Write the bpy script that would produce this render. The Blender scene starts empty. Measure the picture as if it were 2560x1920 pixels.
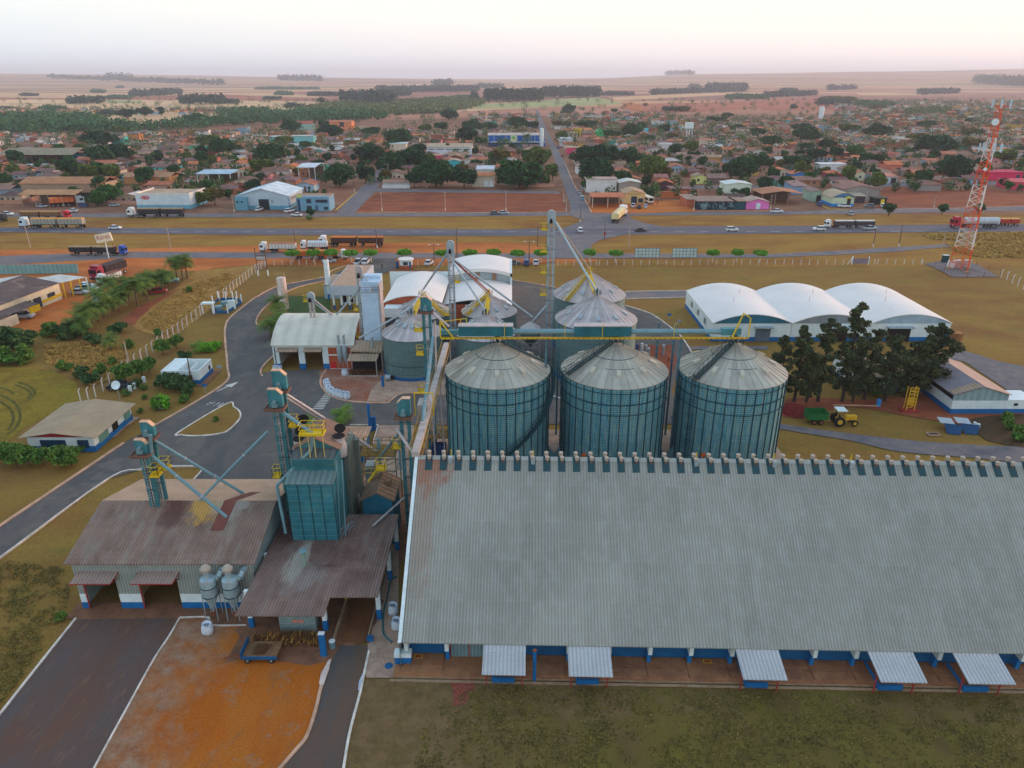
import bpy, bmesh, math, random
import numpy as np
from mathutils import Vector, Matrix
R = math.radians
HAZE = 1.15e-4
sc = bpy.context.scene; MTS = bpy.data.materials
COL = sc.collection
# ------------------------------------------------------------------ camera, sky, sun, exposure
PITCH = R(22.93); F = 1808.0; CH = 50.0
cam = bpy.data.cameras.new('camera'); cam.sensor_width = 36; cam.lens = 36 * F / 2560
cam.clip_start = 0.5; cam.clip_end = 60000
co = bpy.data.objects.new('camera', cam); COL.objects.link(co)
co.location = (0, 0, CH); co.rotation_euler = (R(90) - PITCH, 0, 0)
sc.camera = co
SUN_EL, SUN_AZ = R(7), R(62)          # azimuth measured from +Y (view direction) towards +X
w = bpy.data.worlds.new('World'); sc.world = w; w.use_nodes = True
nt = w.node_tree; nt.nodes.clear()
sky = nt.nodes.new('ShaderNodeTexSky'); sky.sky_type = 'NISHITA'; sky.sun_disc = False
sky.sun_elevation = SUN_EL; sky.sun_rotation = SUN_AZ; sky.air_density = 1.0; sky.dust_density = 3.0; sky.ozone_density = 1.5
tc = nt.nodes.new('ShaderNodeTexCoord'); sp = nt.nodes.new('ShaderNodeSeparateXYZ')
nt.links.new(tc.outputs['Generated'], sp.inputs[0])
rp = nt.nodes.new('ShaderNodeValToRGB'); e = rp.color_ramp.elements
e[0].position = 0.0; e[0].color = (0.80, 0.81, 0.88, 1)
e[1].position = 1.0; e[1].color = (0.42, 0.56, 0.76, 1)
for p, c_ in ((0.03, (0.98, 0.92, 0.91)), (0.07, (1.08, 0.98, 0.90)), (0.11, (1.10, 0.99, 0.89)), (0.2, (1.0, 0.92, 0.84)), (0.5, (0.66, 0.72, 0.82))):
    k = e.new(p); k.color = (*c_, 1)
nt.links.new(sp.outputs['Z'], rp.inputs[0])
# dusk sky is warmer towards the sun, bluer away from it
dot = nt.nodes.new('ShaderNodeVectorMath'); dot.operation = 'DOT_PRODUCT'
dot.inputs[1].default_value = (math.sin(SUN_AZ), math.cos(SUN_AZ), 0)
nt.links.new(tc.outputs['Generated'], dot.inputs[0])
mr = nt.nodes.new('ShaderNodeMapRange'); mr.inputs[1].default_value = -0.2; mr.inputs[2].default_value = 1.0
nt.links.new(dot.outputs['Value'], mr.inputs[0])
tint = nt.nodes.new('ShaderNodeMix'); tint.data_type = 'RGBA'
tint.inputs[6].default_value = (0.78, 0.93, 1.0, 1); tint.inputs[7].default_value = (1.10, 0.99, 0.93, 1)
nt.links.new(mr.outputs[0], tint.inputs[0])
mul = nt.nodes.new('ShaderNodeMix'); mul.data_type = 'RGBA'; mul.blend_type = 'MULTIPLY'; mul.inputs[0].default_value = 1
nt.links.new(rp.outputs[0], mul.inputs[6]); nt.links.new(tint.outputs[2], mul.inputs[7])
scl = nt.nodes.new('ShaderNodeVectorMath'); scl.operation = 'SCALE'; scl.inputs['Scale'].default_value = 9.6
nt.links.new(mul.outputs[2], scl.inputs[0])
mx = nt.nodes.new('ShaderNodeMix'); mx.data_type = 'RGBA'; mx.inputs[0].default_value = 0.9
nt.links.new(sky.outputs[0], mx.inputs[6]); nt.links.new(scl.outputs[0], mx.inputs[7])
bg = nt.nodes.new('ShaderNodeBackground'); bg.inputs[1].default_value = 0.10
wo = nt.nodes.new('ShaderNodeOutputWorld')
nt.links.new(mx.outputs[2], bg.inputs[0]); nt.links.new(bg.outputs[0], wo.inputs[0])
sl = bpy.data.lights.new('sun', 'SUN'); sl.energy = 2.1; sl.angle = R(10); sl.color = (1.0, 0.60, 0.42)
so = bpy.data.objects.new('sun', sl); COL.objects.link(so)
so.rotation_euler = Vector((math.sin(SUN_AZ) * math.cos(SUN_EL), math.cos(SUN_AZ) * math.cos(SUN_EL), math.sin(SUN_EL))).to_track_quat('Z', 'Y').to_euler()
sc.view_settings.view_transform = 'Standard'; sc.view_settings.look = 'None'; sc.view_settings.gamma = 1
sc.view_settings.exposure = 0.45
sc.cycles.max_bounces = 5; sc.cycles.diffuse_bounces = 3; sc.cycles.volume_bounces = 1
sc.cycles.glossy_bounces = 2; sc.cycles.transparent_max_bounces = 8
sc.cycles.use_denoising = True; sc.cycles.use_adaptive_sampling = True
sc.render.film_transparent = False
# ------------------------------------------------------------------ measuring
TT = dict(a=(0,160,.28933), b=(640,160,.28933), c=(1280,160,.28933), d=(1920,160,.28933), e=(0,600,.28933), f=(640,600,.28933),
    g=(1280,600,.28933), h=(1920,600,.28933), i=(0,1000,.28933), j=(640,900,.24109), k=(500,1200,.30136), l=(1900,1000,.29837),
    m=(0,1400,.31646), n=(600,1400,.31646), o=(1100,1500,.36166), p=(1760,1500,.36166), q=(960,560,.27125), r=(960,940,.24412),
    s=(2280,240,.28926), t=(640,1050,.19894), u=(440,960,.1085), v=(0,0,1.15732), w=(680,900,.12658), z=(0,0,1.0))
def g(sx, sy, z=0.0):
    """where the sight line of a spot in the survey photo meets height z"""
    dx = sx - 1280; uy = 960 - sy
    d = (dx, uy * math.sin(PITCH) + F * math.cos(PITCH), uy * math.cos(PITCH) - F * math.sin(PITCH))
    t = (z - CH) / d[2]
    return Vector((d[0] * t, d[1] * t, z))
def G(T, x, y, z=0.0):
    a, b, s = TT[T]; return g(a + x * s, b + y * s, z)
def PL(T, pts, z=0.0): return [G(T, x, y, z) for x, y in pts]
# ------------------------------------------------------------------ objects
def tag(o, label=None, cat=None, group=None, kind=None):
    if label: o['label'] = label
    if cat: o['category'] = cat
    if group: o['group'] = group
    if kind: o['kind'] = kind
    return o
def thing(name, label, cat, loc=(0, 0, 0), rz=0, group=None):
    o = bpy.data.objects.new(name, None); COL.objects.link(o); o.empty_display_size = .3
    o.location = loc; o.rotation_euler = (0, 0, rz)
    return tag(o, label, cat, group)
def kids(o): return [c for c in ALLK.get(o.name, [])]
ALLK = {}
def setpar(c, p):
    c.parent = p; ALLK.setdefault(p.name, []).append(c)
def copy_tree(o, parent=None):
    c = o.copy(); COL.objects.link(c)
    if parent is not None: setpar(c, parent)
    for ch in list(ALLK.get(o.name, [])): copy_tree(ch, c)
    return c
def place(proto, loc, rz=0, label=None, cat=None, group=None, s=1.0, col=None):
    """first use moves the prototype itself, then copies it"""
    if proto.get('_used'): o = copy_tree(proto)
    else: o = proto; o['_used'] = 1
    USED.append(o)
    o.location = loc; o.rotation_euler = (0, 0, rz); o.scale = (s, s, s) if not isinstance(s, tuple) else s
    tag(o, label, cat, group)
    if col:
        for ch in [o] + ALLK.get(o.name, []):
            k = ch.name.split('.')[0]
            if k in col: ch.color = (*col[k], 1)
    return o
USED = []
class MB:
    def __init__(s): s.v = []; s.f = []
    def add(s, vs, fs):
        n = len(s.v); s.v += [tuple(p) for p in vs]; s.f += [tuple(n + i for i in f) for f in fs]; return s
    def box(s, x0, y0, z0, x1, y1, z1):
        return s.add([(x0,y0,z0),(x1,y0,z0),(x1,y1,z0),(x0,y1,z0),(x0,y0,z1),(x1,y0,z1),(x1,y1,z1),(x0,y1,z1)],
            [(0,3,2,1),(4,5,6,7),(0,1,5,4),(1,2,6,5),(2,3,7,6),(3,0,4,7)])
    def beam(s, p, q, w, h=None):
        p = Vector(p); q = Vector(q); h = h or w; d = (q - p).normalized()
        up = Vector((0,0,1)) if abs(d.z) < .99 else Vector((0,1,0))
        a = d.cross(up).normalized() * w / 2; b = a.cross(d).normalized() * h / 2
        return s.add([p-a-b, p+a-b, p+a+b, p-a+b, q-a-b, q+a-b, q+a+b, q-a+b],
            [(0,3,2,1),(4,5,6,7),(0,1,5,4),(1,2,6,5),(2,3,7,6),(3,0,4,7)])
    def cyl(s, p, q, r, r2=None, n=12, cap=True):
        p = Vector(p); q = Vector(q); r2 = r if r2 is None else r2; d = (q - p).normalized()
        up = Vector((0,0,1)) if abs(d.z) < .99 else Vector((0,1,0))
        a = d.cross(up).normalized(); b = d.cross(a).normalized()
        vs = []
        for c, rr in ((p, r), (q, r2)):
            for i in range(n):
                t = 2*math.pi*i/n; vs.append(c + (a*math.cos(t) + b*math.sin(t)) * rr)
        fs = [(i, (i+1) % n, n + (i+1) % n, n + i) for i in range(n)]
        if cap: fs += [tuple(range(n))[::-1], tuple(range(n, 2*n))]
        return s.add(vs, fs)
    def path(s, pts, r, n=8):
        for i in range(len(pts)-1): s.cyl(pts[i], pts[i+1], r, n=n)
        return s
    def prism(s, pts, z0, z1):
        n = len(pts)
        return s.add([(p[0],p[1],z0) for p in pts] + [(p[0],p[1],z1) for p in pts],
            [tuple(range(n))[::-1], tuple(range(n,2*n))] + [(i,(i+1)%n,n+(i+1)%n,n+i) for i in range(n)])
    def ext(s, prof, ax, a, b):
        """profile (u,z) swept along x or y from a to b"""
        n = len(prof); mk = (lambda u,z,t: (t,u,z)) if ax == 'x' else (lambda u,z,t: (u,t,z))
        return s.add([mk(u,z,a) for u,z in prof] + [mk(u,z,b) for u,z in prof],
            [tuple(range(n))[::-1], tuple(range(n,2*n))] + [(i,(i+1)%n,n+(i+1)%n,n+i) for i in range(n)])
    def lathe(s, prof, cx=0, cy=0, n=24, a0=0, a1=2*math.pi):
        full = abs(a1-a0-2*math.pi) < 1e-6; m = n if full else n+1; vs = []
        for r, z in prof:
            for i in range(m):
                t = a0 + (a1-a0)*i/n; vs.append((cx+r*math.cos(t), cy+r*math.sin(t), z))
        fs = []
        for j in range(len(prof)-1):
            for i in range(n):
                k = (i+1) % m; fs.append((j*m+i, j*m+k, (j+1)*m+k, (j+1)*m+i))
        return s.add(vs, fs)
    def poly(s, pts): return s.add(pts, [tuple(range(len(pts)))])
    def build(s, name, m, parent=None, origin=None, l=0, sm=0, kind=None):
        off = Vector((0,0,0))
        if parent is not None and not l: off = parent_world(parent)
        if origin is not None: off = Vector(origin)
        me = bpy.data.meshes.new(name)
        me.from_pydata([(v[0]-off[0], v[1]-off[1], v[2]-off[2]) for v in s.v], [], s.f); me.update()
        bm = bmesh.new(); bm.from_mesh(me); bmesh.ops.recalc_face_normals(bm, faces=bm.faces); bm.to_mesh(me); bm.free()
        if m is not None: me.materials.append(m)
        if sm: me.shade_smooth(); me.set_sharp_from_angle(angle=R(38))
        o = bpy.data.objects.new(name, me); COL.objects.link(o)
        if parent is not None: setpar(o, parent)
        if origin is not None and parent is None: o.location = off
        if kind: o['kind'] = kind
        return o
def parent_world(p):
    v = Vector(p.location)
    while p.parent is not None: p = p.parent; v = v + Vector(p.location)
    return v
# ------------------------------------------------------------------ materials
def c(r, gg, b, k=1.25):
    def f(x):
        x = x/255; x = x/12.92 if x <= .04045 else ((x+.055)/1.055)**2.4
        return min(.86, x*k)
    return (f(r), f(gg), f(b))
class NT:
    def __init__(s, name):
        s.m = bpy.data.materials.new(name); s.m.use_nodes = True; s.t = s.m.node_tree
        s.b = s.t.nodes['Principled BSDF']; s.b.inputs['Specular IOR Level'].default_value = .3
    def n(s, typ, **kw):
        x = s.t.nodes.new('ShaderNode' + typ)
        for k, v in kw.items():
            if k.startswith('i_'):
                kk = k[2:]; kk = int(kk) if kk.isdigit() else kk.replace('_', ' ')
                s.set(x.inputs[kk], v)
            else: setattr(x, k, v)
        return x
    def set(s, sock, v):
        if isinstance(v, bpy.types.NodeSocket): s.t.links.new(v, sock)
        elif isinstance(v, bpy.types.Node): s.t.links.new(v.outputs[0], sock)
        elif isinstance(v, tuple) and len(v) == 3 and sock.type == 'RGBA': sock.default_value = (*v, 1)
        else: sock.default_value = v
    def math(s, op, a, b=0.0, cl=False): return s.n('Math', operation=op, use_clamp=cl, i_0=a, i_1=b).outputs[0]
    def noise(s, vec, scale, detail=4, rough=.55, dist=0):
        return s.n('TexNoise', i_Vector=vec, i_Scale=scale, i_Detail=float(detail), i_Roughness=rough, i_Distortion=float(dist)).outputs[0]
    def mapv(s, vec, sca=(1,1,1), rot=(0,0,0)):
        return s.n('Mapping', i_Vector=vec, i_Scale=sca, i_Rotation=rot).outputs[0]
    def mix(s, f, a, b, bt='MIX'):
        x = s.n('Mix', data_type='RGBA', blend_type=bt, clamp_factor=True)
        s.set(x.inputs[0], f); s.set(x.inputs[6], a); s.set(x.inputs[7], b); return x.outputs[2]
    def rng(s, v, a, b, c_=0.0, d=1.0):
        return s.n('MapRange', i_Value=v, i_1=a, i_2=b, i_3=c_, i_4=d).outputs[0]
    def bump(s, h, dist=.05, strength=1.0):
        b = s.n('Bump', i_Height=h, i_Distance=dist, i_Strength=strength); s.t.links.new(b.outputs[0], s.b.inputs['Normal'])
    def out(s, col, rough=.8, metal=0.0):
        s.set(s.b.inputs['Base Color'], col); s.set(s.b.inputs['Roughness'], rough); s.set(s.b.inputs['Metallic'], metal); return s.m
def core_mask(m, P, k):
    """soft irregular patch: k=(cx,cy,rx,ry,noise scale,raggedness)"""
    X = m.n('SeparateXYZ', i_0=P)
    a = m.math('DIVIDE', m.math('SUBTRACT', X.outputs[0], k[0]), k[2]); b = m.math('DIVIDE', m.math('SUBTRACT', X.outputs[1], k[1]), k[3])
    d = m.math('SQRT', m.math('ADD', m.math('MULTIPLY', a, a), m.math('MULTIPLY', b, b)))
    d = m.math('ADD', d, m.rng(m.noise(m.mapv(P, (1, k[2]/k[3] if k[3] > k[2] else 1, 1)), k[4], 6, .7), .3, .7, -k[5], k[5]))
    return m.rng(d, .55, 1.05, 1, 0)
def mat(name, col=None, rough=.75, metal=0.0, var=.22, sca=.5, fine=.12, fsc=7.0, objcol=False, dirt=None, streak=None, stripe=None, lap=None, coord='Object', spec=.3, stains=(), panel=None):
    """weathered surface; stripe=(axis,period,dark,bump) ribs; lap=(axis,period) sheet joints; streak=(axis,col,amount)"""
    m = NT(name); m.b.inputs['Specular IOR Level'].default_value = spec
    P = m.n('TexCoord').outputs[coord]
    base = m.n('ObjectInfo').outputs['Color'] if objcol else col
    n1 = m.noise(P, sca, 5, .6); n2 = m.noise(P, fsc, 3)
    f = m.math('ADD', m.rng(n1, .3, .7, 1-var, 1+var*.6), m.rng(n2, .3, .7, -fine, fine))
    colr = m.mix(1.0, base, m.n('CombineColor', i_0=f, i_1=f, i_2=f), 'MULTIPLY')
    if dirt:
        colr = m.mix(m.rng(m.noise(P, dirt[1], 6, .65, .6), dirt[2], dirt[2]+.16), colr, dirt[0])
    X = m.n('SeparateXYZ', i_0=P)
    h = None
    if streak:
        ax, sc_, am = streak[0], streak[1], streak[2]
        s3 = {'x': (sc_[0], sc_[1], sc_[1]), 'y': (sc_[1], sc_[0], sc_[1]), 'z': (sc_[1], sc_[1], sc_[0])}[ax]
        ns = m.noise(m.mapv(P, s3), 1.0, 4, .6)
        colr = m.mix(m.rng(ns, .45, .75, 0, am), colr, streak[3])
    if panel:
        wn = m.n('TexWhiteNoise', noise_dimensions='2D', i_Vector=m.n('CombineXYZ', i_0=m.math('FLOOR', m.math('DIVIDE', X.outputs[0], panel[0])), i_1=m.math('FLOOR', m.math('DIVIDE', X.outputs[1], panel[1])), i_2=0.0)).outputs['Value']
        pf = m.rng(wn, 0, 1, 1-panel[2], 1+panel[2]*.7); colr = m.mix(1.0, colr, m.n('CombineColor', i_0=pf, i_1=pf, i_2=pf), 'MULTIPLY')
    for k in stains: colr = m.mix(m.math('MULTIPLY', core_mask(m, P, k), k[7]), colr, k[6])
    if stripe:
        ax, per, dark, bm_ = stripe
        s_ = m.math('SINE', m.math('MULTIPLY', X.outputs['xyz'.index(ax)], 2*math.pi/per))
        h = m.rng(s_, -1, 1, 0, 1)
        colr = m.mix(m.rng(s_, -1, .4, dark, 0), colr, (0.02,0.02,0.02))
        m.bump(h, bm_)
    if lap:
        fr = m.math('FRACT', m.math('DIVIDE', X.outputs['xyz'.index(lap[0])], lap[1]))
        colr = m.mix(m.rng(fr, .0, lap[2], lap[3], 0), colr, lap[4])
    if not stripe: m.bump(n2, .03, .5)
    return m.out(colr, rough, metal)
def ground(name, cols, s1=.05, s2=.4, fine=(8, .25), coord='Object', aniso=(1,1,1), rot=0, spots=None, bumpd=.08, core=None, outer=None):
    """cols: three soil/grass colours mixed by two octaves of patches, plus fine grain"""
    m = NT(name); P = m.n('TexCoord').outputs[coord]; Q = m.mapv(P, aniso, (0,0,rot)); m.b.inputs['Specular IOR Level'].default_value = .12
    a = m.rng(m.noise(Q, s1, 6, .62, .8), .38, .62); b = m.rng(m.noise(Q, s2, 5, .65, .3), .40, .66)
    col = m.mix(b, m.mix(a, cols[0], cols[1]), cols[2])
    if len(cols) > 3: col = m.mix(m.rng(m.noise(Q, s2*3.1, 6, .7), .55, .68, 0, .8), col, cols[3])
    if core: col = m.mix(core_mask(m, P, core), m.mix(m.rng(m.noise(P, .7, 6, .7), .4, .62), outer[0], outer[1]), col)
    if spots: col = m.mix(m.rng(m.noise(P, spots[0], 3, .8), spots[1], spots[1]+.06, 0, spots[3] if len(spots) > 3 else 1), col, spots[2])
    fn = m.noise(P, fine[0], 4, .75)
    f = m.rng(fn, .3, .7, 1-fine[1], 1+fine[1])
    col = m.mix(1.0, col, m.n('CombineColor', i_0=f, i_1=f, i_2=f), 'MULTIPLY')
    m.bump(fn, bumpd, .8)
    return m.out(col, .95)
def flat_sheet(name, pts, z, m, kind='structure'):
    mb = MB(); mb.poly([(p[0], p[1], z) for p in pts]); return mb.build(name, m, kind=kind)
def smooth_line(pts, n=4, closed=False):
    """Catmull-Rom through the points"""
    P = [Vector((p[0], p[1], 0)) for p in pts]; out = []; N = len(P)
    rngN = N if closed else N-1
    for i in range(rngN):
        if closed: p0, p1, p2, p3 = P[i-1], P[i], P[(i+1)%N], P[(i+2)%N]
        else: p0, p1, p2, p3 = P[max(i-1,0)], P[i], P[i+1], P[min(i+2,N-1)]
        for k in range(n):
            t = k/n
            out.append(.5*((2*p1)+(p2-p0)*t+(2*p0-5*p1+4*p2-p3)*t*t+(3*p1-p0-3*p2+p3)*t**3))
    if not closed: out.append(P[-1])
    return out
def strip(pts, width):
    """left and right offset points of a centre line -> polygon"""
    L, Rr = [], []
    for i, p in enumerate(pts):
        d = (pts[min(i+1, len(pts)-1)] - pts[max(i-1, 0)]); d.z = 0; d.normalize(); nrm = Vector((-d.y, d.x, 0)) * width/2
        L.append(p + nrm); Rr.append(p - nrm)
    return L, Rr
def ribbon(mb, pts, width, z0, z1=None):
    L, Rr = strip(pts, width)
    for i in range(len(pts)-1):
        q = [L[i], L[i+1], Rr[i+1], Rr[i]]
        if z1 is None: mb.poly([(p.x, p.y, z0) for p in q])
        else: mb.prism([(p.x, p.y) for p in q], z0, z1)
    return mb
def kerb(T, pts, m, w=.28, h=.13, n=4, closed=False):
    P = smooth_line(PL(T, pts), n, closed)
    if closed: P.append(P[0])
    L, Rr = strip(P, w); mb = MB()
    for i in range(len(P)-1):
        a, b, c_, d = L[i], L[i+1], Rr[i+1], Rr[i]
        mb.add([(a.x,a.y,-.1),(b.x,b.y,-.1),(b.x,b.y,h),(a.x,a.y,h),(d.x,d.y,-.1),(c_.x,c_.y,-.1),(c_.x,c_.y,h),(d.x,d.y,h)],
            [(0,1,2,3),(3,2,6,7),(7,6,5,4)])
    return mb.build('kerb', m, kind='structure')
ORD = ['first','second','third','fourth','fifth','sixth','seventh','eighth','ninth','tenth','eleventh','twelfth','thirteenth','fourteenth','fifteenth','sixteenth',
 'seventeenth','eighteenth','nineteenth','twentieth','twenty-first','twenty-second','twenty-third','twenty-fourth','twenty-fifth','twenty-sixth','twenty-seventh','twenty-eighth',
 'twenty-ninth','thirtieth','thirty-first','thirty-second','thirty-third','thirty-fourth','thirty-fifth','thirty-sixth','thirty-seventh','thirty-eighth','thirty-ninth','fortieth']
def leaf_mesh(name, cen, rad, cnt, size, m, seed=0, shell=.55, flat=.9):
    """many small leaf-sized quads through a set of ellipsoid clumps"""
    rs = np.random.RandomState(seed); V = []
    for (cx, cy, cz), (rx, ry, rz), k in zip(cen, rad, cnt):
        d = rs.normal(size=(k,3)); d /= np.linalg.norm(d, axis=1)[:,None]
        r = (shell + (1-shell)*rs.rand(k))**1.0; r = np.where(rs.rand(k) < .25, rs.rand(k), r)
        p = d * r[:,None] * np.array([rx, ry, rz]) + np.array([cx, cy, cz])
        a = rs.normal(size=(k,3)); a[:,2] *= flat; a /= np.linalg.norm(a, axis=1)[:,None]
        b = np.cross(a, rs.normal(size=(k,3))); b /= np.linalg.norm(b, axis=1)[:,None]
        s = size * (.6 + .8*rs.rand(k))[:,None]
        V.append(np.stack([p-a*s-b*s*.6, p+a*s*.6-b*s, p+a*s+b*s*.6, p-a*s*.6+b*s], axis=1).reshape(-1,3))
    V = np.concatenate(V); nq = len(V)//4
    me = bpy.data.meshes.new(name); me.vertices.add(len(V)); me.vertices.foreach_set('co', V.astype(np.float32).ravel())
    me.loops.add(nq*4); me.loops.foreach_set('vertex_index', np.arange(nq*4, dtype=np.int32))
    me.polygons.add(nq); me.polygons.foreach_set('loop_start', np.arange(0, nq*4, 4, dtype=np.int32))
    me.update(calc_edges=True); me.materials.append(m); return me
def obj_of(name, me, parent=None, loc=None, kind=None):
    o = bpy.data.objects.new(name, me); COL.objects.link(o)
    if parent is not None: setpar(o, parent)
    if loc is not None: o.location = loc
    if kind: o['kind'] = kind
    return o
def leafmat(name, c1, c2, objcol=False):
    m = NT(name); r = m.n('NewGeometry').outputs['Random Per Island']; P = m.n('TexCoord').outputs['Object']
    base = m.mix(m.rng(m.noise(P, .5, 3), .35, .65), c1, c2)
    if objcol: base = m.mix(1.0, base, m.n('ObjectInfo').outputs['Color'], 'MULTIPLY')
    f = m.rng(r, 0, 1, .55, 1.5)
    col = m.mix(1.0, base, m.n('CombineColor', i_0=f, i_1=f, i_2=f), 'MULTIPLY')
    m.b.inputs['Specular IOR Level'].default_value = .15
    return m.out(col, .75)
# ------------------------------------------------------------------ terrain, fields, roads
_rs = np.random.RandomState(5)
def vnoise(x, y, s):
    """cheap smooth value noise"""
    x = x/s; y = y/s; xi = np.floor(x); yi = np.floor(y); fx = x-xi; fy = y-yi; fx = fx*fx*(3-2*fx); fy = fy*fy*(3-2*fy)
    def h(a, b): return np.abs(np.sin(a*127.1+b*311.7)*43758.5453) % 1.0
    return (h(xi,yi)*(1-fx)+h(xi+1,yi)*fx)*(1-fy)+(h(xi,yi+1)*(1-fx)+h(xi+1,yi+1)*fx)*fy
HU = [-1.2,-.66,-.5,-.3,-.1,.0,.12,.22,.4,.55,.66,1.2]; HV = [95,98,90,66,44,40,52,92,112,128,150,170]
def terr(x, y):
    x = np.asarray(x, float); y = np.asarray(y, float)
    t = np.clip((y-2600)/6800, 0, 1); t = t*t*(3-2*t)
    u = np.interp(x/np.maximum(y, 1), HU, HV)
    far = np.clip((y-9400)/5000, 0, 1)
    return -0.3 + t*(u*(1-.25*far) + 10*(vnoise(x, y, 2600)-.5) + 4*(vnoise(x, y, 900)-.5))
def gh(sx, sy):
    """sight line down to the terrain, for far things"""
    a = g(sx, sy, 0) if sy > 196 else None
    d = Vector((sx-1280, (960-sy)*math.sin(PITCH)+F*math.cos(PITCH), (960-sy)*math.cos(PITCH)-F*math.sin(PITCH))); d /= d.y
    y = 600.0
    while y < 16000:
        if CH + d.z*y <= float(terr(d.x*y, y)): return Vector((d.x*y, y, float(terr(d.x*y, y))))
        y += 10 + y*.004
    return Vector((d.x*9500, 9500, float(terr(d.x*9500, 9500))))
ys = np.concatenate([[-400], np.arange(0, 2600, 200), np.arange(2600, 10000, 130), np.arange(10000, 17000, 500)])
xs = np.concatenate([np.arange(-13000, -7000, 800), np.arange(-7000, 7001, 220), np.arange(7200, 13001, 800)])
X, Y = np.meshgrid(xs, ys); Z = terr(X, Y); nx, ny = len(xs), len(ys)
me = bpy.data.meshes.new('ground')
me.from_pydata(np.stack([X.ravel(), Y.ravel(), Z.ravel()], 1).tolist(), [], [(j*nx+i, j*nx+i+1, (j+1)*nx+i+1, (j+1)*nx+i) for j in range(ny-1) for i in range(nx-1)])
me.shade_smooth()
def field_mat():
    m = NT('far_fields'); P = m.n('TexCoord').outputs['Object']; m.b.inputs['Specular IOR Level'].default_value = .05
    Q = m.mapv(P, (.00065, .0016, 1), (0, 0, .25))
    vo = m.n('TexVoronoi', i_Vector=Q, i_Scale=1.0);
    rp = m.n('ValToRGB'); rp.color_ramp.interpolation = 'CONSTANT'; el = rp.color_ramp.elements
    cs = [c(178,132,98), c(158,98,78), c(196,154,116), c(150,104,88), c(186,140,104), c(128,116,76), c(168,118,96), c(205,165,125)]
    el[0].color = (*cs[0], 1); el[1].position = .125; el[1].color = (*cs[1], 1)
    for i in range(2, 8): k = el.new(i*.125); k.color = (*cs[i], 1)
    m.t.links.new(m.n('SeparateXYZ', i_0=vo.outputs['Color']).outputs[0], rp.inputs[0])
    n1 = m.noise(m.mapv(P, (.002,.006,1)), 1.0, 6, .65); f = m.rng(n1, .3, .7, .75, 1.2)
    col = m.mix(1.0, rp.outputs[0], m.n('CombineColor', i_0=f, i_1=f, i_2=f), 'MULTIPLY')
    sc_ = m.noise(P, .012, 5, .7)   # scattered scrub
    col = m.mix(m.rng(sc_, .60, .68, 0, .75), col, c(70,78,58))
    return m.out(col, .95)
me.materials.append(field_mat())
ter = bpy.data.objects.new('ground', me); COL.objects.link(ter); ter['kind'] = 'structure'
DRY = ground('dry_grass', [c(108,86,46), c(96,68,40), c(114,92,42), c(86,80,36)], .045, .22, (5, .35))
DRY2 = ground('verge_grass', [c(136,100,46), c(124,80,40), c(146,112,50), c(104,92,42)], .03, .12, (3, .3), aniso=(.4,1,1))
SITE = ground('compound_grass', [c(126,96,48), c(118,84,46), c(132,106,50), c(104,94,42)], .02, .09, (4, .28), aniso=(.6,1,1))
TOWN = ground('town_soil', [c(132,84,64), c(112,78,62), c(140,104,80), c(96,82,56)], .02, .07, (1.2, .25))
ORANGE = ground('orange_dirt', [c(178,98,44), c(150,84,44), c(186,112,58), c(134,82,52)], .03, .10, (2, .18), aniso=(.4,1,1))
ASPH = ground('asphalt', [c(82,82,84), c(92,86,82), c(102,96,90), c(74,74,78)], .05, .22, (7, .18), aniso=(1,.5,1), spots=(.11,.56,c(116,108,98),.45))
HWY = ground('highway_asphalt', [c(102,98,104), c(116,108,108), c(88,86,96), c(124,114,108)], .02, .3, (3, .1), aniso=(.04,1,1))
STREET = ground('street_asphalt', [c(112,108,110), c(126,112,106), c(98,98,104), c(134,108,94)], .04, .2, (2, .12))
REDSOIL = ground('red_soil', [c(134,70,48), c(112,62,46), c(146,84,56), c(98,60,46)], .04, .18, (2, .22), aniso=(.5,1,1))
FLD = ground('field_green', [c(150,150,98), c(138,140,92), c(160,156,104)], .004, .02, (.3, .1))
FLD2 = ground('field_tan', [c(196,152,112), c(182,136,100), c(206,166,122)], .003, .012, (.2, .1))
FLD3 = ground('field_red', [c(158,90,70), c(146,84,68), c(172,104,78)], .004, .015, (.2, .12))
# broad ground sheets
flat_sheet('compound_ground', [(-420,-60),(420,-60),(420,240),(-420,240)], -.10, SITE)
flat_sheet('verge_ground', [(-620,205),(620,205),(620,330),(-620,330)], -.08, DRY2)
flat_sheet('town_ground', [(-900,292),(900,292),(1350,1050),(700,1180),(100,1150),(-300,900),(-900,760)], -.06, TOWN)
for nm, T, pts, m_, z in (('green_field','c',[(-300,350),(0,335),(420,302),(740,288),(980,345),(700,356),(0,382),(-330,385)],FLD,.05),
    ('tan_field','c',[(900,318),(1500,285),(2212,250),(2212,232),(1400,262),(830,290)],FLD2,.05),
    ('red_field','c',[(960,350),(1500,335),(2700,300),(2700,345),(1600,415),(1100,412),(930,380)],FLD3,.10),
    ('tan_field','a',[(0,215),(900,205),(2212,215),(2900,300),(1800,260),(900,300),(0,290)],FLD2,.05),
    ('tan_field','d',[(700,235),(1750,170),(2300,185),(2300,215),(1300,270),(800,270)],FLD2,.05),
    ('red_field','d',[(-60,300),(400,285),(760,330),(760,390),(300,400),(-60,400)],FLD3,.12),
    ('bare_patch','c',[(940,340),(1040,330),(1120,365),(1130,400),(990,375)],ORANGE,.16),
    ('green_field','a',[(890,310),(1230,318),(1230,340),(930,335)],FLD,.07)):
    flat_sheet(nm, PL(T, pts), z, m_)
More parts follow.
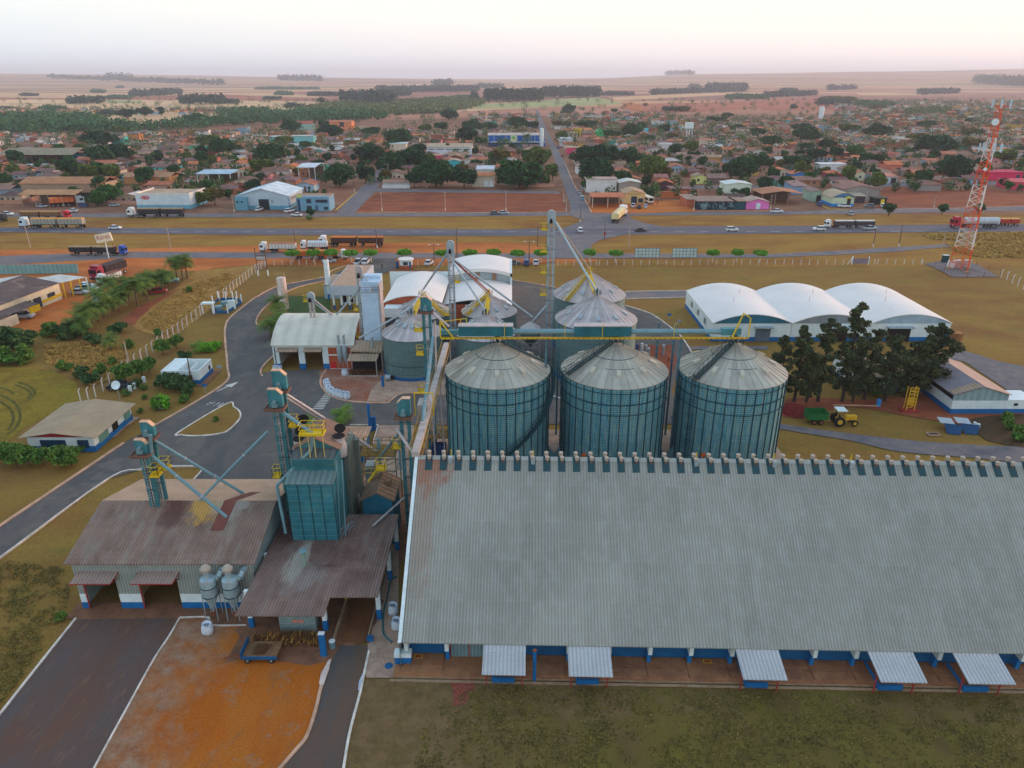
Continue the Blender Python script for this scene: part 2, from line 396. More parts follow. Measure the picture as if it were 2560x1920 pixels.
# highway and its frontage roads
def band(name, top, bot, z, m_):
    flat_sheet(name, [g(x, y) for x, y in top] + [g(x, y) for x, y in bot[::-1]], z, m_)
band('highway', [(-900,566),(0,568),(640,571),(1280,573),(1560,566),(1920,565),(2560,560),(3600,555)], [(-900,577),(0,580),(640,587),(1280,590),(1600,586),(1920,584),(2560,578),(3600,572)], .0, HWY)
band('frontage_road', [(-900,531),(0,533),(640,534),(1280,532),(1920,530),(2200,521),(2560,514),(3400,500)], [(-900,541),(0,543),(640,543),(1280,540),(1920,537),(2200,533),(2560,526),(3400,512)], .0, STREET)
band('service_road', [(-900,640),(0,640),(320,629),(860,632),(1300,633),(1700,634),(1920,635),(2100,626),(2250,617),(2380,609)], [(-900,662),(0,662),(320,645),(860,646),(1300,646),(1700,645),(1920,644),(2100,637),(2250,628),(2380,616)], .012, STREET)
flat_sheet('dirt_verge', [g(x, y) for x, y in ((-600,620),(0,624),(300,622),(640,614),(900,608),(1100,607),(1250,606),(1350,612),(1366,620),(1352,647),(1500,648),(1478,656),(1000,664),(640,662),(540,670),(490,677),(420,678),(360,684),(300,712),(255,735),(232,760),(175,802),(100,826),(0,840),(-300,850),(-600,700))], -.02, ORANGE)
flat_sheet('junction', [g(x, y) for x, y in ((1375,586),(1560,587),(1500,600),(1480,612),(1476,628),(1488,640),(1345,642),(1366,622),(1366,606))], .02, STREET)
flat_sheet('junction', [g(x, y) for x, y in ((1420,536),(1570,536),(1582,548),(1610,557),(1660,567),(1400,574),(1440,558),(1462,550),(1440,544))], .02, STREET)
flat_sheet('main_street', PL('c', [(203,395),(232,560),(322,700),(378,850),(405,930),(452,1060),(500,1200),(505,1310),(690,1310),(620,1150),(545,1050),(505,950),(458,850),(372,700),(300,570),(228,395)]), .03, STREET)
flat_sheet('side_street', PL('b', [(690,1290),(850,1120),(985,1000),(1040,930),(1100,850),(1140,850),(1125,960),(1040,1085),(850,1290)]), .03, STREET)
band('back_street', [(930,472),(1280,477),(1395,478)], [(930,479),(1280,483),(1400,484)], .035, STREET)
band('back_street', [(1450,466),(1900,464),(2560,452)], [(1450,473),(1900,471),(2560,462)], .035, STREET)
flat_sheet('vacant_lot', PL('b', [(850,1280),(1040,1112),(2212,1105),(2640,1105),(2690,1270),(2212,1282),(1500,1278)]), .02, REDSOIL)
flat_sheet('vacant_lot', PL('d', [(930,1240),(1000,1062),(1350,1062),(1750,1050),(2400,1150),(2400,1225),(1400,1245)]), .02, REDSOIL)
flat_sheet('dirt_yard', PL('c', [(640,1285),(640,1190),(960,1190),(1260,1180),(1500,1180),(1600,1275),(1100,1290)]), .025, ORANGE)
YEL = mat('road_paint', c(190,160,70), .8, var=.35); WPT = mat('worn_white_paint', c(196,190,180), .85, var=.3)
mb = MB()
for y0, y1 in ((579.5, 580.3),):
    for a in range(-30, 40):
        p = g(1280+a*60, 579.5+ (0 if a < 0 else -a*.05)); mb.box(p.x-2, p.y-.12, .01, p.x+1.5, p.y+.12, .012)
mb.build('lane_marking', WPT, kind='structure')
# compound asphalt
P1 = PL('i', [(-350,1325),(0,1088),(640,660),(1070,372)]) + PL('e', [(1320,1612),(1700,1395),(1960,1222),(1966,1100),(1945,850),(1950,745),(2000,660),(2100,570),(2212,492)]) + \
     PL('f', [(190,400),(590,320),(700,280),(900,200),(1050,150),(1210,150),(1200,262),(1057,300),(900,320),(640,345),(420,392),(280,440),(190,490),(60,600),(5,690),(20,735),(130,752),(170,900),(170,990),(60,1095),(40,1150),(150,1130),(610,1115),(555,1220),(600,1310),(700,1370),(850,1400),(1110,1412),(1250,1332),(1660,1335)]) + \
     [g(1125,1062), g(875,1062), g(840,1100), g(760,1180), g(690,1200), g(480,1200)] + PL('i', [(1675,688),(1745,602),(1690,572),(1340,577),(1210,602),(940,678),(0,1365),(-350,1600)])
flat_sheet('asphalt_road', P1, .006, ASPH)
P2 = PL('g', [(-700,335),(0,345),(300,400),(980,570),(1200,640),(1400,780),(1480,860),(1562,985),(1430,1150),(1380,1300),(1450,1480),(1600,1590),(-560,1590),(-560,1335),(-650,1100)])
flat_sheet('asphalt_yard', P2, .002, ASPH)
flat_sheet('asphalt_path', PL('g', [(980,452),(1522,441),(1535,490),(985,503)]), .006, STREET)
flat_sheet('asphalt_path', PL('g', [(1500,920),(2212,918),(2212,945),(1545,945)]), .012, STREET)
flat_sheet('red_patch', PL('g', [(1062,905),(1390,908),(1420,1040),(1380,1160),(1320,1260),(1290,1200),(1180,1050)]), .018, REDSOIL)
PATIO = ground('patio_soil', [c(146,84,58), c(130,98,84), c(152,116,98), c(112,76,62)], .08, .35, (6, .2))
CONC = ground('concrete', [c(168,134,112), c(140,116,104), c(176,150,130), c(118,96,86)], .12, .6, (5, .12))
CONC2 = ground('stained_concrete', [c(122,84,62), c(104,76,62), c(140,98,74), c(86,66,56)], .10, .5, (6, .15))
flat_sheet('patio', smooth_line(PL('f', [(600,1100),(560,1220),(600,1305),(700,1368),(850,1398),(1110,1408),(1250,1330),(1670,1333),(1660,1080),(1100,1060)]), 3, True), .05, PATIO)
flat_sheet('concrete_pad', PL('f', [(1000,1290),(1110,1190),(1670,1200),(1670,1328),(1255,1325),(1110,1398),(960,1392)]), .058, CONC)
flat_sheet('concrete_pad', [(-11.5,77),(39,76),(39,100),(-11.5,100)], .03, CONC)
flat_sheet('grass_patch', PL('f', [(280,480),(640,490),(650,620),(300,640),(255,600)]), -.03, ground('green_grass', [c(62,84,44), c(78,84,46), c(54,74,40)], .1, .5, (5, .3)))
flat_sheet('grass_island', smooth_line(PL('u', [(90,1120),(1180,460),(1330,530),(1450,620),(1490,720),(1440,850),(1200,1080),(1000,1140),(700,1175),(300,1180)]), 3, True), .06, SITE)
# side strips right of the dryer
flat_sheet('grass_patch', [g(876,1064), g(943,1064), g(905,1160), g(850,1160)], .02, DRY)
flat_sheet('concrete_path', [g(948,1063), g(1036,1063), g(1020,1200), g(910,1200)], .022, CONC)
# east side paths
GRAV = ground('gravel', [c(104,102,106), c(92,90,96), c(120,112,108), c(84,82,86)], .06, .35, (6, .25))
flat_sheet('gravel_path', smooth_line(PL('l', [(150,195),(560,255),(1000,310),(1400,350),(1900,380),(2300,395)]), 3) + smooth_line(PL('l', [(2300,540),(1850,490),(1400,455),(1100,420),(760,340),(450,290),(150,240)]), 3), .01, GRAV)
flat_sheet('gravel_path', PL('h', [(1500,960),(1700,955),(2000,1050),(2300,1110),(2300,1320),(2090,1310),(1700,1050),(1480,1010)]), .008, GRAV)
flat_sheet('red_patch', smooth_line(PL('h', [(60,1420),(300,1360),(900,1380),(1500,1320),(1650,1500),(2212,1480),(2300,1660),(1450,1560),(1100,1500),(700,1440),(330,1520),(120,1520)]), 3, True), .004, REDSOIL)
flat_sheet('tilled_soil', smooth_line(PL('l', [(1800,150),(2300,130),(2300,390),(1950,350),(1860,310),(1760,220)]), 3, True), .016, ground('tilled_soil', [c(70,46,40), c(84,60,44), c(72,66,40), c(60,40,36)], .3, 1.2, (6, .4)))
# foreground drive, orange yard, aprons
DRIVE = ground('drive_asphalt', [c(94,74,66), c(104,76,64), c(90,80,78), c(118,92,74)], .10, .4, (8, .16), aniso=(1,.25,1), rot=-.35)
flat_sheet('driveway', PL('m', [(600,462),(1420,460),(1340,600),(1215,790),(1000,1180),(800,1545),(640,1850),(-900,1850),(-400,1700),(0,1222),(300,840)]), .01, DRIVE)
flat_sheet('apron', PL('m', [(525,462),(620,335),(2050,335),(2100,560),(1940,520),(1650,515),(1650,458),(600,466)]), .016, CONC2)
ORG2 = ground('orange_yard', [c(170,92,28), c(150,76,30), c(166,100,40), c(140,90,56)], .07, .2, (5, .22), spots=(.42,.57,c(138,112,90),.4), aniso=(1,.45,1), rot=-.3, core=(-20.0,46,12.5,16,.35,.40), outer=(c(136,88,60), c(148,120,98)))
flat_sheet('orange_yard', PL('m', [(1420,464),(1650,459),(1940,522),(2230,560)]) + PL('n', [(640,560),(735,690),(725,790),(640,1005),(600,1180),(530,1390),(440,1505),(200,1780)]) + PL('m', [(640,1850),(800,1545),(1215,790)]), .002, ORG2)
PALE = ground('pale_dust', [c(150,128,104), c(136,104,80), c(160,138,112), c(118,92,70)], .25, 1.1, (6, .2))
DRIVE2 = ground('drive2_asphalt', [c(92,80,74), c(102,80,66), c(84,80,78), c(98,76,62)], .1, .5, (8, .14), aniso=(1,.2,1), rot=.12)
flat_sheet('driveway', PL('n', [(742,670),(1008,670),(1012,760),(985,880),(950,1050),(860,1400),(790,1850),(150,1780),(440,1510),(530,1400),(600,1180),(640,1010),(725,790)]), .012, DRIVE2)
flat_sheet('apron', PL('n', [(1000,-700),(1250,-700),(1255,930),(1000,930),(985,880),(1012,760),(1008,660),(1080,420)]), .008, CONC)
flat_sheet('apron', [g(x, y) for x, y in ((586,1575),(705,1500),(880,1500),(900,1480),(960,1500),(940,1560),(885,1615),(850,1612),(830,1650),(770,1665),(620,1640),(560,1660),(600,1590))], .014, CONC2)
flat_sheet('apron', [(-26,57),(-12.8,57),(-11,94),(-27,94)], .005, CONC2)
LAWN = ground('front_lawn', [c(98,86,44), c(88,72,42), c(104,94,40), c(80,82,36)], .10, .35, (9, .35), spots=(1.6,.60,c(122,112,44),.35), core=(26,38,36,14,.12,.35), outer=(c(118,94,64), c(96,78,48)))
flat_sheet('front_lawn', PL('n', [(1000,935),(1640,935),(1700,990),(1880,985),(1930,960)]) + [g(1700,1722), g(2560,1740), g(3400,1760), g(3400,2600), g(600,2600)] + PL('n', [(790,1850),(860,1400),(955,1030)]), .004, LAWN)
flat_sheet('broken_brick_floor', PL('n', [(1650,905),(1860,900),(1850,1040),(1800,1100),(1790,1140),(1680,1150),(1690,1080),(1670,990)]), .016, ground('brick_rubble', [c(132,60,44), c(100,60,58), c(146,84,66)], .8, 3, (8, .3)))
# left fields beyond the boundary
flat_sheet('field', PL('e', [(-300,1080),(150,1090),(480,1130),(640,1220),(720,1340),(560,1440),(200,1620),(-100,1900),(-600,1900)]), -.06, ground('olive_field', [c(120,100,34), c(108,82,38), c(130,112,40), c(86,84,34)], .05, .3, (3, .3)))
flat_sheet('dry_field', PL('e', [(1100,640),(1500,430),(1700,260),(2212,215),(2180,300),(1700,690),(1450,860),(1150,760)]), -.05, ground('straw_field', [c(150,112,56), c(138,96,52), c(162,126,64), c(104,72,44)], .06, .5, (3, .35), aniso=(1,1,1)))
flat_sheet('tilled_strip', PL('e', [(1040,700),(1180,590),(1420,470),(1560,420),(1330,560),(1200,680),(1160,740)]), -.03, REDSOIL)
mb = MB()
for pts in ([(150,1225),(255,1262),(300,1320),(255,1375),(200,1400)],[(130,1250),(225,1285),(265,1330),(230,1370)],[(0,1335),(120,1400),(172,1500),(150,1600),(60,1680)],[(0,1395),(85,1455),(115,1540),(75,1640)],[(-100,1250),(60,1290),(120,1330)]): ribbon(mb, smooth_line(PL('e', pts), 5), .45, -.045)
mb.build('tyre_track', ground('track_soil', [c(84,80,34), c(74,66,34), c(92,88,38)], .3, 1, (5, .3)), kind='structure')
# kerbs
KW = mat('kerb_white', c(206,196,184), .85, var=.35, sca=.8); KP = mat('kerb_pale', c(190,150,124), .85, var=.35, sca=.6)
kerb('i', [(-350,1325),(0,1088),(640,660),(1070,372)], KP, .42); kerb('e', [(1320,1612),(1700,1395),(1960,1222),(1966,1100),(1945,850),(1950,745),(2000,660),(2212,492)], KP, .42)
kerb('f', [(0,498),(190,400),(590,320),(650,268),(800,215)], KP, .4); kerb('f', [(640,345),(420,392),(280,440),(190,490),(60,600),(5,690),(20,735),(130,752)], KP, .35)
kerb('i', [(-350,1600),(0,1365),(940,678),(1210,602),(1340,577),(1690,572)], KW, .18); kerb('i', [(1690,572),(1745,602),(1675,688)], KW, .18)
kerb('u', [(60,1120),(1190,452),(1330,530),(1450,620),(1490,720),(1440,850),(1200,1080),(1000,1150),(700,1190),(350,1200),(140,1180)], KW, .24, closed=True)
kerb('f', [(612,1112),(556,1220),(600,1310),(700,1370),(850,1400),(1110,1410),(1160,1392),(1250,1332),(1420,1328),(1670,1335)], KP, .35)
kerb('f', [(170,985),(90,1060),(50,1110),(40,1150),(60,1180)], KP, .3)
kerb('m', [(-400,1720),(0,1222),(300,840),(600,464)], KW, .21); kerb('m', [(1420,460),(1340,600),(1215,790),(1000,1180),(800,1545),(640,1850)], KW, .14)
kerb('m', [(1420,458),(1650,456),(1652,515),(1945,518)], KW, .11)
kerb('n', [(700,850),(640,1010),(600,1180),(530,1390),(440,1505),(200,1780)], KP, .28); kerb('n', [(1020,720),(985,880),(950,1050),(860,1400),(790,1850)], KW, .21)
kerb('g', [(-40,340),(300,395),(380,412)], KP, .35); kerb('g', [(980,568),(1200,638),(1400,778),(1480,858),(1560,985)], KW, .25); kerb('g', [(980,445),(1522,437)], KW, .21); kerb('g', [(985,508),(1535,494)], KW, .18)
kerb('r', [(1690,165),(1740,210),(1815,232)], KW, .21); kerb('w', [(1540,1287),(2100,1287)], KW, .15); kerb('w', [(2100,1287),(1990,1659)], KW, .15)
kerb('c', [(460,860),(540,1050),(620,1160),(690,1285)], KP, .5); kerb('b', [(690,1262),(850,1125),(870,1110)], YEL, .5); kerb('d', [(440,1205),(520,1248),(700,1262)], YEL, .5)
kerb('b', [(860,1281),(1500,1282),(2212,1284),(2690,1274)], KP, .5); kerb('d', [(930,1258),(1500,1250),(2300,1225)], KP, .5); kerb('c', [(1600,1272),(2212,1268)], KP, .4)
flat_sheet('spilled_lime', PL('n', [(700,800),(725,790),(700,880),(665,990),(635,1005),(625,985),(640,910)]), .17, mat('lime', c(200,178,166), .9)); flat_sheet('spilled_lime', PL('n', [(985,860),(990,850),(970,960),(950,1030),(932,1030),(940,960)]), .03, mat('lime_blue', c(176,180,196), .9))
# zebra crossings, arrow and faded lettering painted on the road
mb = MB()
def qstripe(T, x0, y0, x1, y1, h):
    a, b, c_, d = PL(T, [(x0,y0),(x1,y1),(x1-6,y1+h),(x0-6,y0+h)]); mb.poly([(p.x,p.y,.012) for p in (a,b,c_,d)])
for i in range(10): qstripe('w', 1050-i*27, 655+i*33, 1200-i*20 if i else 1100, 655+i*33+2, 13)
for i in range(3): qstripe('w', 745-i*20, 1155+i*38, 850-i*22, 1155+i*38, 20)
mb.build('zebra_crossing', WPT, kind='structure')
mb = MB()
for a, b, w_ in (((960,522),(1100,435),14),((870,508),(1010,425),10),((720,480),(820,418),8),((800,470),(900,418),7)):
    p, q = G('u', *a), G('u', *b); ribbon(mb, [p, q], .22, .013)
mb.build('lane_marking', WPT, kind='structure')
mb = MB(); p, q = G('u', 940, 170), G('u', 1200, 55); ribbon(mb, [p, q], .3, .013); d = (q-p).normalized(); n_ = Vector((-d.y, d.x, 0))
mb.poly([(v.x, v.y, .013) for v in (q-n_*.8, q+n_*.8, q+d*2.4)]); mb.build('road_arrow', WPT, kind='structure')
def text(body, size, loc, rot, m, name='lettering', parent=None, ext=.004, align='CENTER', kind=None, sx=1.0):
    cu = bpy.data.curves.new(name, 'FONT'); cu.body = body; cu.size = size; cu.extrude = ext; cu.align_x = align; cu.align_y = 'CENTER'
    o = bpy.data.objects.new(name, cu); COL.objects.link(o)
    dg = bpy.context.evaluated_depsgraph_get(); me = bpy.data.meshes.new_from_object(o.evaluated_get(dg)); bpy.data.objects.remove(o)
    me.materials.clear(); me.materials.append(m)
    o = bpy.data.objects.new(name, me); COL.objects.link(o); o.rotation_euler = rot; o.scale = (sx, 1, 1)
    if parent is not None: o.location = Vector(loc) - parent_world(parent); setpar(o, parent)
    else: o.location = loc
    if kind: o['kind'] = kind
    return o
p, q = G('u', 330, 600), G('u', 690, 600)
text('PARE', 3.2, G('u', 560, 600, .014), (0, 0, math.atan2(-.9, -.45)+R(180)), mat('faded_paint', c(98,96,98), .9), 'road_lettering', kind='structure')
# grass tufts: short lumps of dry grass scattered where the lawn is rough
TUFT = leafmat('tuft', c(126,112,58), c(104,92,52))
def tufts(name, T, poly, n, size, seed, mt):
    P = PL(T, poly); xs_ = [p.x for p in P]; ys_ = [p.y for p in P]; rr = random.Random(seed); cen = []
    def inside(x, y):
        k = False; j = len(P)-1
        for i in range(len(P)):
            if (P[i].y > y) != (P[j].y > y) and x < (P[j].x-P[i].x)*(y-P[i].y)/(P[j].y-P[i].y)+P[i].x: k = not k
            j = i
        return k
    while len(cen) < n:
        x = rr.uniform(min(xs_), max(xs_)); y = rr.uniform(min(ys_), max(ys_))
        if inside(x, y) and vnoise(np.array(x), np.array(y), 2.3)*.7+.7*vnoise(np.array(x+y*.6), np.array(y-x*.5), 1.1) > rr.uniform(.35,1.3): cen.append((x, y, .04))
    obj_of(name, leaf_mesh(name, cen, [(size*3, size*3, size*.9)]*n, [9]*n, size, mt, seed), kind='stuff')
tufts('grass_tufts', 'o', [(-80,720),(300,600),(2900,640),(4400,680),(4600,1250),(-200,1250)], 7600, .042, 3, TUFT)
tufts('grass_tufts', 'm', [(0,0),(500,60),(560,300),(430,560),(0,1150),(-300,1500),(-400,0)], 2400, .05, 4, TUFT)
tufts('tall_dry_grass', 'h', [(1560,40),(2300,10),(2600,20),(2600,140),(1850,150),(1650,110)], 3000, .3, 5, leafmat('straw', c(176,142,78), c(150,120,66)))
tufts('tall_dry_grass', 'd', [(1330,1470),(2600,1455),(2600,1500),(1700,1530),(1400,1510)], 1500, .25, 6, MTS['straw'])
tufts('tall_dry_grass', 'e', [(400,900),(750,880),(1000,900),(1100,1000),(1000,1200),(800,1250),(700,1150),(380,1050)], 2600, .13, 7, MTS['straw'])
tufts('tall_dry_grass', 'e', [(1180,720),(1550,430),(1950,280),(2100,330),(1700,660),(1450,840)], 2600, .09, 8, MTS['straw'])
# ------------------------------------------------------------------ shared materials of the plant
STAIN = c(98,58,46)
WHROOF = mat('long_roof_sheet', panel=(1.2,3.0,.07), col=c(148,146,136), rough=.55, var=.12, sca=.12, fine=.03, fsc=3, stripe=('x',.30,.30,.07), lap=('y',1.5,.05,.14,c(186,190,184)), streak=('y',(.06,1.2),.38,c(166,174,174)), dirt=(c(112,102,92), .25, .66), stains=((1.2,14.2,2.9,3.2,1.2,.45,c(148,90,64),.8),(1.2,10,1.5,8,1.8,.5,c(150,116,96),.35)))
ARWF = mat('rusty_corrugated_roof', panel=(1.05,4.2,.13), col=c(142,116,102), rough=.8, var=.3, sca=.22, fine=.08, stripe=('x',.30,.30,.09), lap=('y',4.2,.02,.3,c(90,66,60)), streak=('y',(.08,1.0),.75,c(150,142,130)), dirt=(c(112,80,70), .18, .50), stains=((2.2,7.0,2.3,2.6,.9,.45,c(196,150,74),.9),(-1.0,6.8,1.6,3.4,.8,.4,c(96,60,54),.8),(4.6,7.4,2.2,2.6,.6,.5,c(164,160,150),.6)))
AWALL = mat('grey_cladding', c(150,156,150), .65, var=.18, sca=.4, stripe=('x',.30,.32,.05), dirt=(c(126,118,108), .3, .6))
AWALLY = mat('grey_cladding_side', c(132,150,152), .65, var=.18, sca=.4, stripe=('y',.30,.28,.05), dirt=(c(118,120,112), .3, .6))
WHITE = mat('white_paint', c(206,216,222), .75, var=.12, sca=.6, dirt=(c(160,150,140), .8, .72))
BLUE = mat('blue_paint', c(16,98,156), .7, var=.2, sca=.8, dirt=(c(60,92,120), .8, .68))
BLUED = mat('deep_blue_paint', c(16,84,130), .7, var=.2, sca=.6)
RED = mat('red_paint', c(150,52,48), .7); DARK = mat('dark_interior', c(34,30,30), .9)
TEAL = mat('teal_steel', c(62,122,130), .55, .1, var=.32, sca=.45, fine=.1, dirt=(c(92,116,114), .5, .54), streak=('z',(.15,1.6),.4,c(34,80,96)))
TEALD = mat('dark_teal_steel', c(34,66,72), .6, .1, var=.25)
TEALL = mat('pale_teal_pipe', c(108,140,148), .55, .2, var=.15, dirt=(c(150,140,130), .9, .64))
GALV = mat('galvanised_steel', c(158,170,176), .45, .35, var=.15, sca=1.2)
GALVP = mat('pinkish_galvanised', c(176,166,164), .5, .3, var=.2, sca=1.0)
YELM = mat('yellow_rail', c(206,172,24), .55, var=.2, sca=2, dirt=(c(150,112,30), 2.5, .66))
RUST = mat('rust', c(132,72,46), .9, var=.3)
TANSH = mat('fibre_cement_sheet', panel=(1.1,2.4,.1), col=c(158,136,114), rough=.85, var=.22, sca=.4, stripe=('x',.6,.18,.05), dirt=(c(126,108,94), .5, .58))
TANSHY = mat('fibre_cement_sheet_side', c(158,136,114), .85, var=.22, sca=.4, stripe=('y',.6,.18,.05), dirt=(c(126,108,94), .5, .58))
ORB = mat('orange_brick_paint', c(170,84,52), .8, var=.25); WOODC = mat('firewood', c(104,72,42), .9, var=.5, sca=4)
def part(mb, name, m, parent=None, **k): return mb.build(name, m, parent, **k)
# ------------------------------------------------------------------ long grain warehouse (own frame, turned a little)
WR = R(-1.4); WO = Vector((-10.16, 50.95, 0))
wh = thing('grain_warehouse', 'very long grey corrugated grain warehouse with blue and white front wall', 'warehouse', WO, WR)
def rot_in(o): return o
W_L = 66.0; EZ, RZ, RU = 3.2, 14.4, 14.4
mb = MB(); mb.add([(0,0,EZ),(W_L,0,EZ),(W_L,RU,RZ),(0,RU,RZ),(W_L,2*RU,EZ),(0,2*RU,EZ),(0,0,EZ-.12),(W_L,0,EZ-.12),(W_L,RU,RZ-.14),(0,RU,RZ-.14),(W_L,2*RU,EZ-.12),(0,2*RU,EZ-.12)],
    [(0,1,2,3),(3,2,4,5),(6,7,8,9),(9,8,10,11),(0,6,7,1),(0,3,9,6),(3,5,11,9),(1,2,8,7),(2,4,10,8)])
part(mb, 'roof', WHROOF, wh, l=1)
mb = MB().box(-.14,-.1,EZ-.05,.14,.0,EZ+.06); mb.add([(-.12,-.05,EZ+.05),(.22,-.05,EZ+.05),(.22,RU,RZ+.05),(-.12,RU,RZ+.05),(-.12,-.05,EZ-.35),(-.12,RU,RZ-.35)], [(0,1,2,3),(0,4,5,3)])
part(mb, 'edge_flashing', WHITE, wh, l=1)
mb = MB(); mb.add([(-.06,0.1,0),(-.06,2*RU-.1,0),(-.06,2*RU-.1,EZ-.2),(-.06,RU,RZ-.4),(-.06,.1,EZ-.2)], [(0,1,2,3,4)]); part(mb, 'side_wall', AWALLY, wh, l=1)
mb = MB().add([(0,RU-.35,RZ-.24),(W_L,RU-.35,RZ-.24),(W_L,RU,RZ+.06),(0,RU,RZ+.06),(W_L,RU+.35,RZ-.24),(0,RU+.35,RZ-.24)], [(0,1,2,3),(3,2,4,5)])
part(mb, 'ridge_cap', mat('ridge_cap', c(150,152,146), .6, var=.15), wh, l=1)
# front wall between the columns
mb = MB(); mb.box(0,1.8,0,W_L,2.0,2.62); part(mb, 'front_wall', BLUED, wh, l=1)
mb = MB(); mb.box(-.02,1.72,2.62,W_L,2.02,3.4); part(mb, 'wall_beam', WHITE, wh, l=1)
cx = [.42, 4.15] + [4.15+3.72*k for k in range(3, 17)]
colm = MB().box(-.17,1.1,0,.17,1.8,1.55); colw = MB().box(-.18,.7,1.55,.18,1.72,2.75)
cc = []
for i, x in enumerate(cx):
    a = obj_of('column', colm0.data if i else None, wh) if i else part(colm, 'column', BLUE, wh, l=1)
    b = obj_of('column_head', colw0.data, a) if i else part(colw, 'column_head', WHITE, a, l=1)
    if i == 0: colm0, colw0 = a, b
    a.location = (x, 0, 0)
mb = MB().box(4.42,1.5,.1,7.9,1.62,2.75); part(mb, 'sliding_door', mat('grey_ribbed_door', c(112,140,146), .6, var=.15, stripe=('x',.32,.4,.03)), wh, l=1)
for x in (4.4, 6.14, 7.9): part(MB().box(x-.05,1.46,.05,x+.05,1.5,2.8), 'door_frame', RED, wh, l=1)
CAN = mat('light_canopy_sheet', c(172,174,176), .6, var=.1, stripe=('x',.34,.28,.05), lap=('y',1.55,.03,.3,c(130,140,150)))
def wu(sx, sy, z):
    p = g(sx, sy, z) - WO; return p.x*math.cos(WR) + p.y*math.sin(WR)
for k, (x0, x1) in enumerate(((1206,1314),(1421,1530),(1852,1961),(2192,2306),(2412,2527))):
    a, b = wu(x0, 1664+k*7, 2.5), wu(x1, 1664+k*7, 2.5); n = part(MB().add([(a,-2.9,2.45),(b,-2.9,2.45),(b,.25,3.12),(a,.25,3.12),(a,-2.9,2.37),(b,-2.9,2.37),(b,.25,3.04),(a,.25,3.04)], [(0,1,2,3),(4,5,6,7),(0,1,5,4),(1,2,6,5),(3,0,4,7)]), 'canopy', CAN, wh, l=1)
    for x in (a+.3, b-.3): part(MB().box(x-.05,-1.75,0,x+.05,-1.65,2.55), 'post', RED, n, l=1)
    part(MB().box(a+.8,-1.5,0,b-1.0,-1.3,.62), 'low_wall', BLUE, n, l=1)
    part(MB().box(a+.8,-1.3,0,a+.95,1.5,.62), 'low_wall', BLUE, n, l=1)
# roof vents, twin mushroom caps on a teal flashing
VT = mat('vent_cap', c(166,152,138), .8, var=.2, sca=2); VD = mat('vent_body', c(96,82,76), .9)
for i in range(41):
    x = 1.35 + i*1.5
    if i == 0:
        v0 = part(MB().add([(-.36,RU-1.25,RZ-.93),(.36,RU-1.25,RZ-.93),(.36,RU+.02,RZ+.11),(-.36,RU+.02,RZ+.11),(-.36,RU-1.25,RZ-1.0),(.36,RU-1.25,RZ-1.0)], [(0,1,2,3),(0,1,5,4)]), 'roof_vent', TEALD, wh, l=1)
        v1 = part(MB().cyl((.05,RU-.42,RZ-.5),(.05,RU-.42,RZ+.24),.17,n=14).cyl((-.05,RU+.3,RZ-.3),(-.05,RU+.3,RZ+.36),.17,n=14).box(-.12,RU-.5,RZ-.75,.12,RU+.4,RZ-.35), 'vent_body', VD, v0, l=1)
        v2 = part(MB().cyl((.05,RU-.42,RZ-.06),(.05,RU-.42,RZ+.16),.19,n=14).cyl((.05,RU-.42,RZ+.22),(.05,RU-.42,RZ+.32),.24,.18,n=14), 'vent_cap', VT, v0, l=1, sm=1)
        v3 = part(MB().cyl((-.05,RU+.3,RZ+.04),(-.05,RU+.3,RZ+.3),.19,n=14).cyl((-.05,RU+.3,RZ+.36),(-.05,RU+.3,RZ+.46),.24,.18,n=14), 'vent_cap', VT, v0, l=1, sm=1)
        o = v0
    else:
        o = obj_of('roof_vent', v0.data, wh); obj_of('vent_body', v1.data, o); obj_of('vent_cap', v2.data, o); obj_of('vent_cap', v3.data, o)
    o.location.x = x;
for x in (3.6,12.0,28.5,36.3,44.0): part(MB().box(x-.04,RU-.1,RZ,x+.04,RU,RZ+.75), 'ridge_post', YELM, wh, l=1); part(MB().box(x-.25,RU-.7,RZ-.5,x+.15,RU-.1,RZ+.12), 'post_base', GALV, wh, l=1)
# loading platform
PLAT = ground('platform_concrete', [c(150,100,68), c(124,86,66), c(158,112,80), c(104,78,64)], .15, .7, (6, .15))
mb = MB()
for i in range(18):
    if 1.5 < i*3.72-.2 < 6 and i == 1: continue
    for a, b in ((-.75,.35),(.40,1.75)): mb.box(.3+i*3.72-.2+.03,a,.0,.3+(i+1)*3.72-.2-.03,b,.34)
mb.box(-.6,-1.0,-.02,W_L,1.75,.22)
plat = part(mb, 'loading_platform', PLAT); plat.location = WO; plat.rotation_euler = (0,0,WR); plat['kind'] = 'structure'
mb = MB().box(-.8,-1.5,-.02,W_L,-1.28,.12).box(-.8,-1.05,-.02,W_L,-1.0,.16); o = part(mb, 'drain_channel', PALE); o.location = WO; o.rotation_euler = (0,0,WR); o['kind'] = 'structure'
# small things on or by the platform
def wpt(u, v, z=0): return WO + Vector((u*math.cos(WR)-v*math.sin(WR), u*math.sin(WR)+v*math.cos(WR), z))
p = wpt(12.2, -1.0); t = tag(MB().cyl((p.x,p.y,0),(p.x,p.y,3.4),.16,n=14).build('blue_bollard', BLUE, origin=p, sm=1), 'tall round blue post with pale top between the first two front canopies', 'post')
part(MB().cyl((p.x,p.y,3.4),(p.x,p.y,3.5),.18,n=14), 'post_cap', RUST, t)
for u, lb in ((1.4,'red and yellow hydrant floor mark left end of the platform'), (28.2,'red and yellow hydrant floor mark between two blue columns mid platform')):
    t = thing('floor_hatch', lb, 'floor mark', wpt(u, 1.3, .345)); t.rotation_euler = (0,0,WR)
    part(MB().box(-.4,-.22,0,.4,.22,.006), 'border', YELM, t, l=1); part(MB().box(-.31,-.15,.006,.31,.15,.012), 'panel', RED, t, l=1)
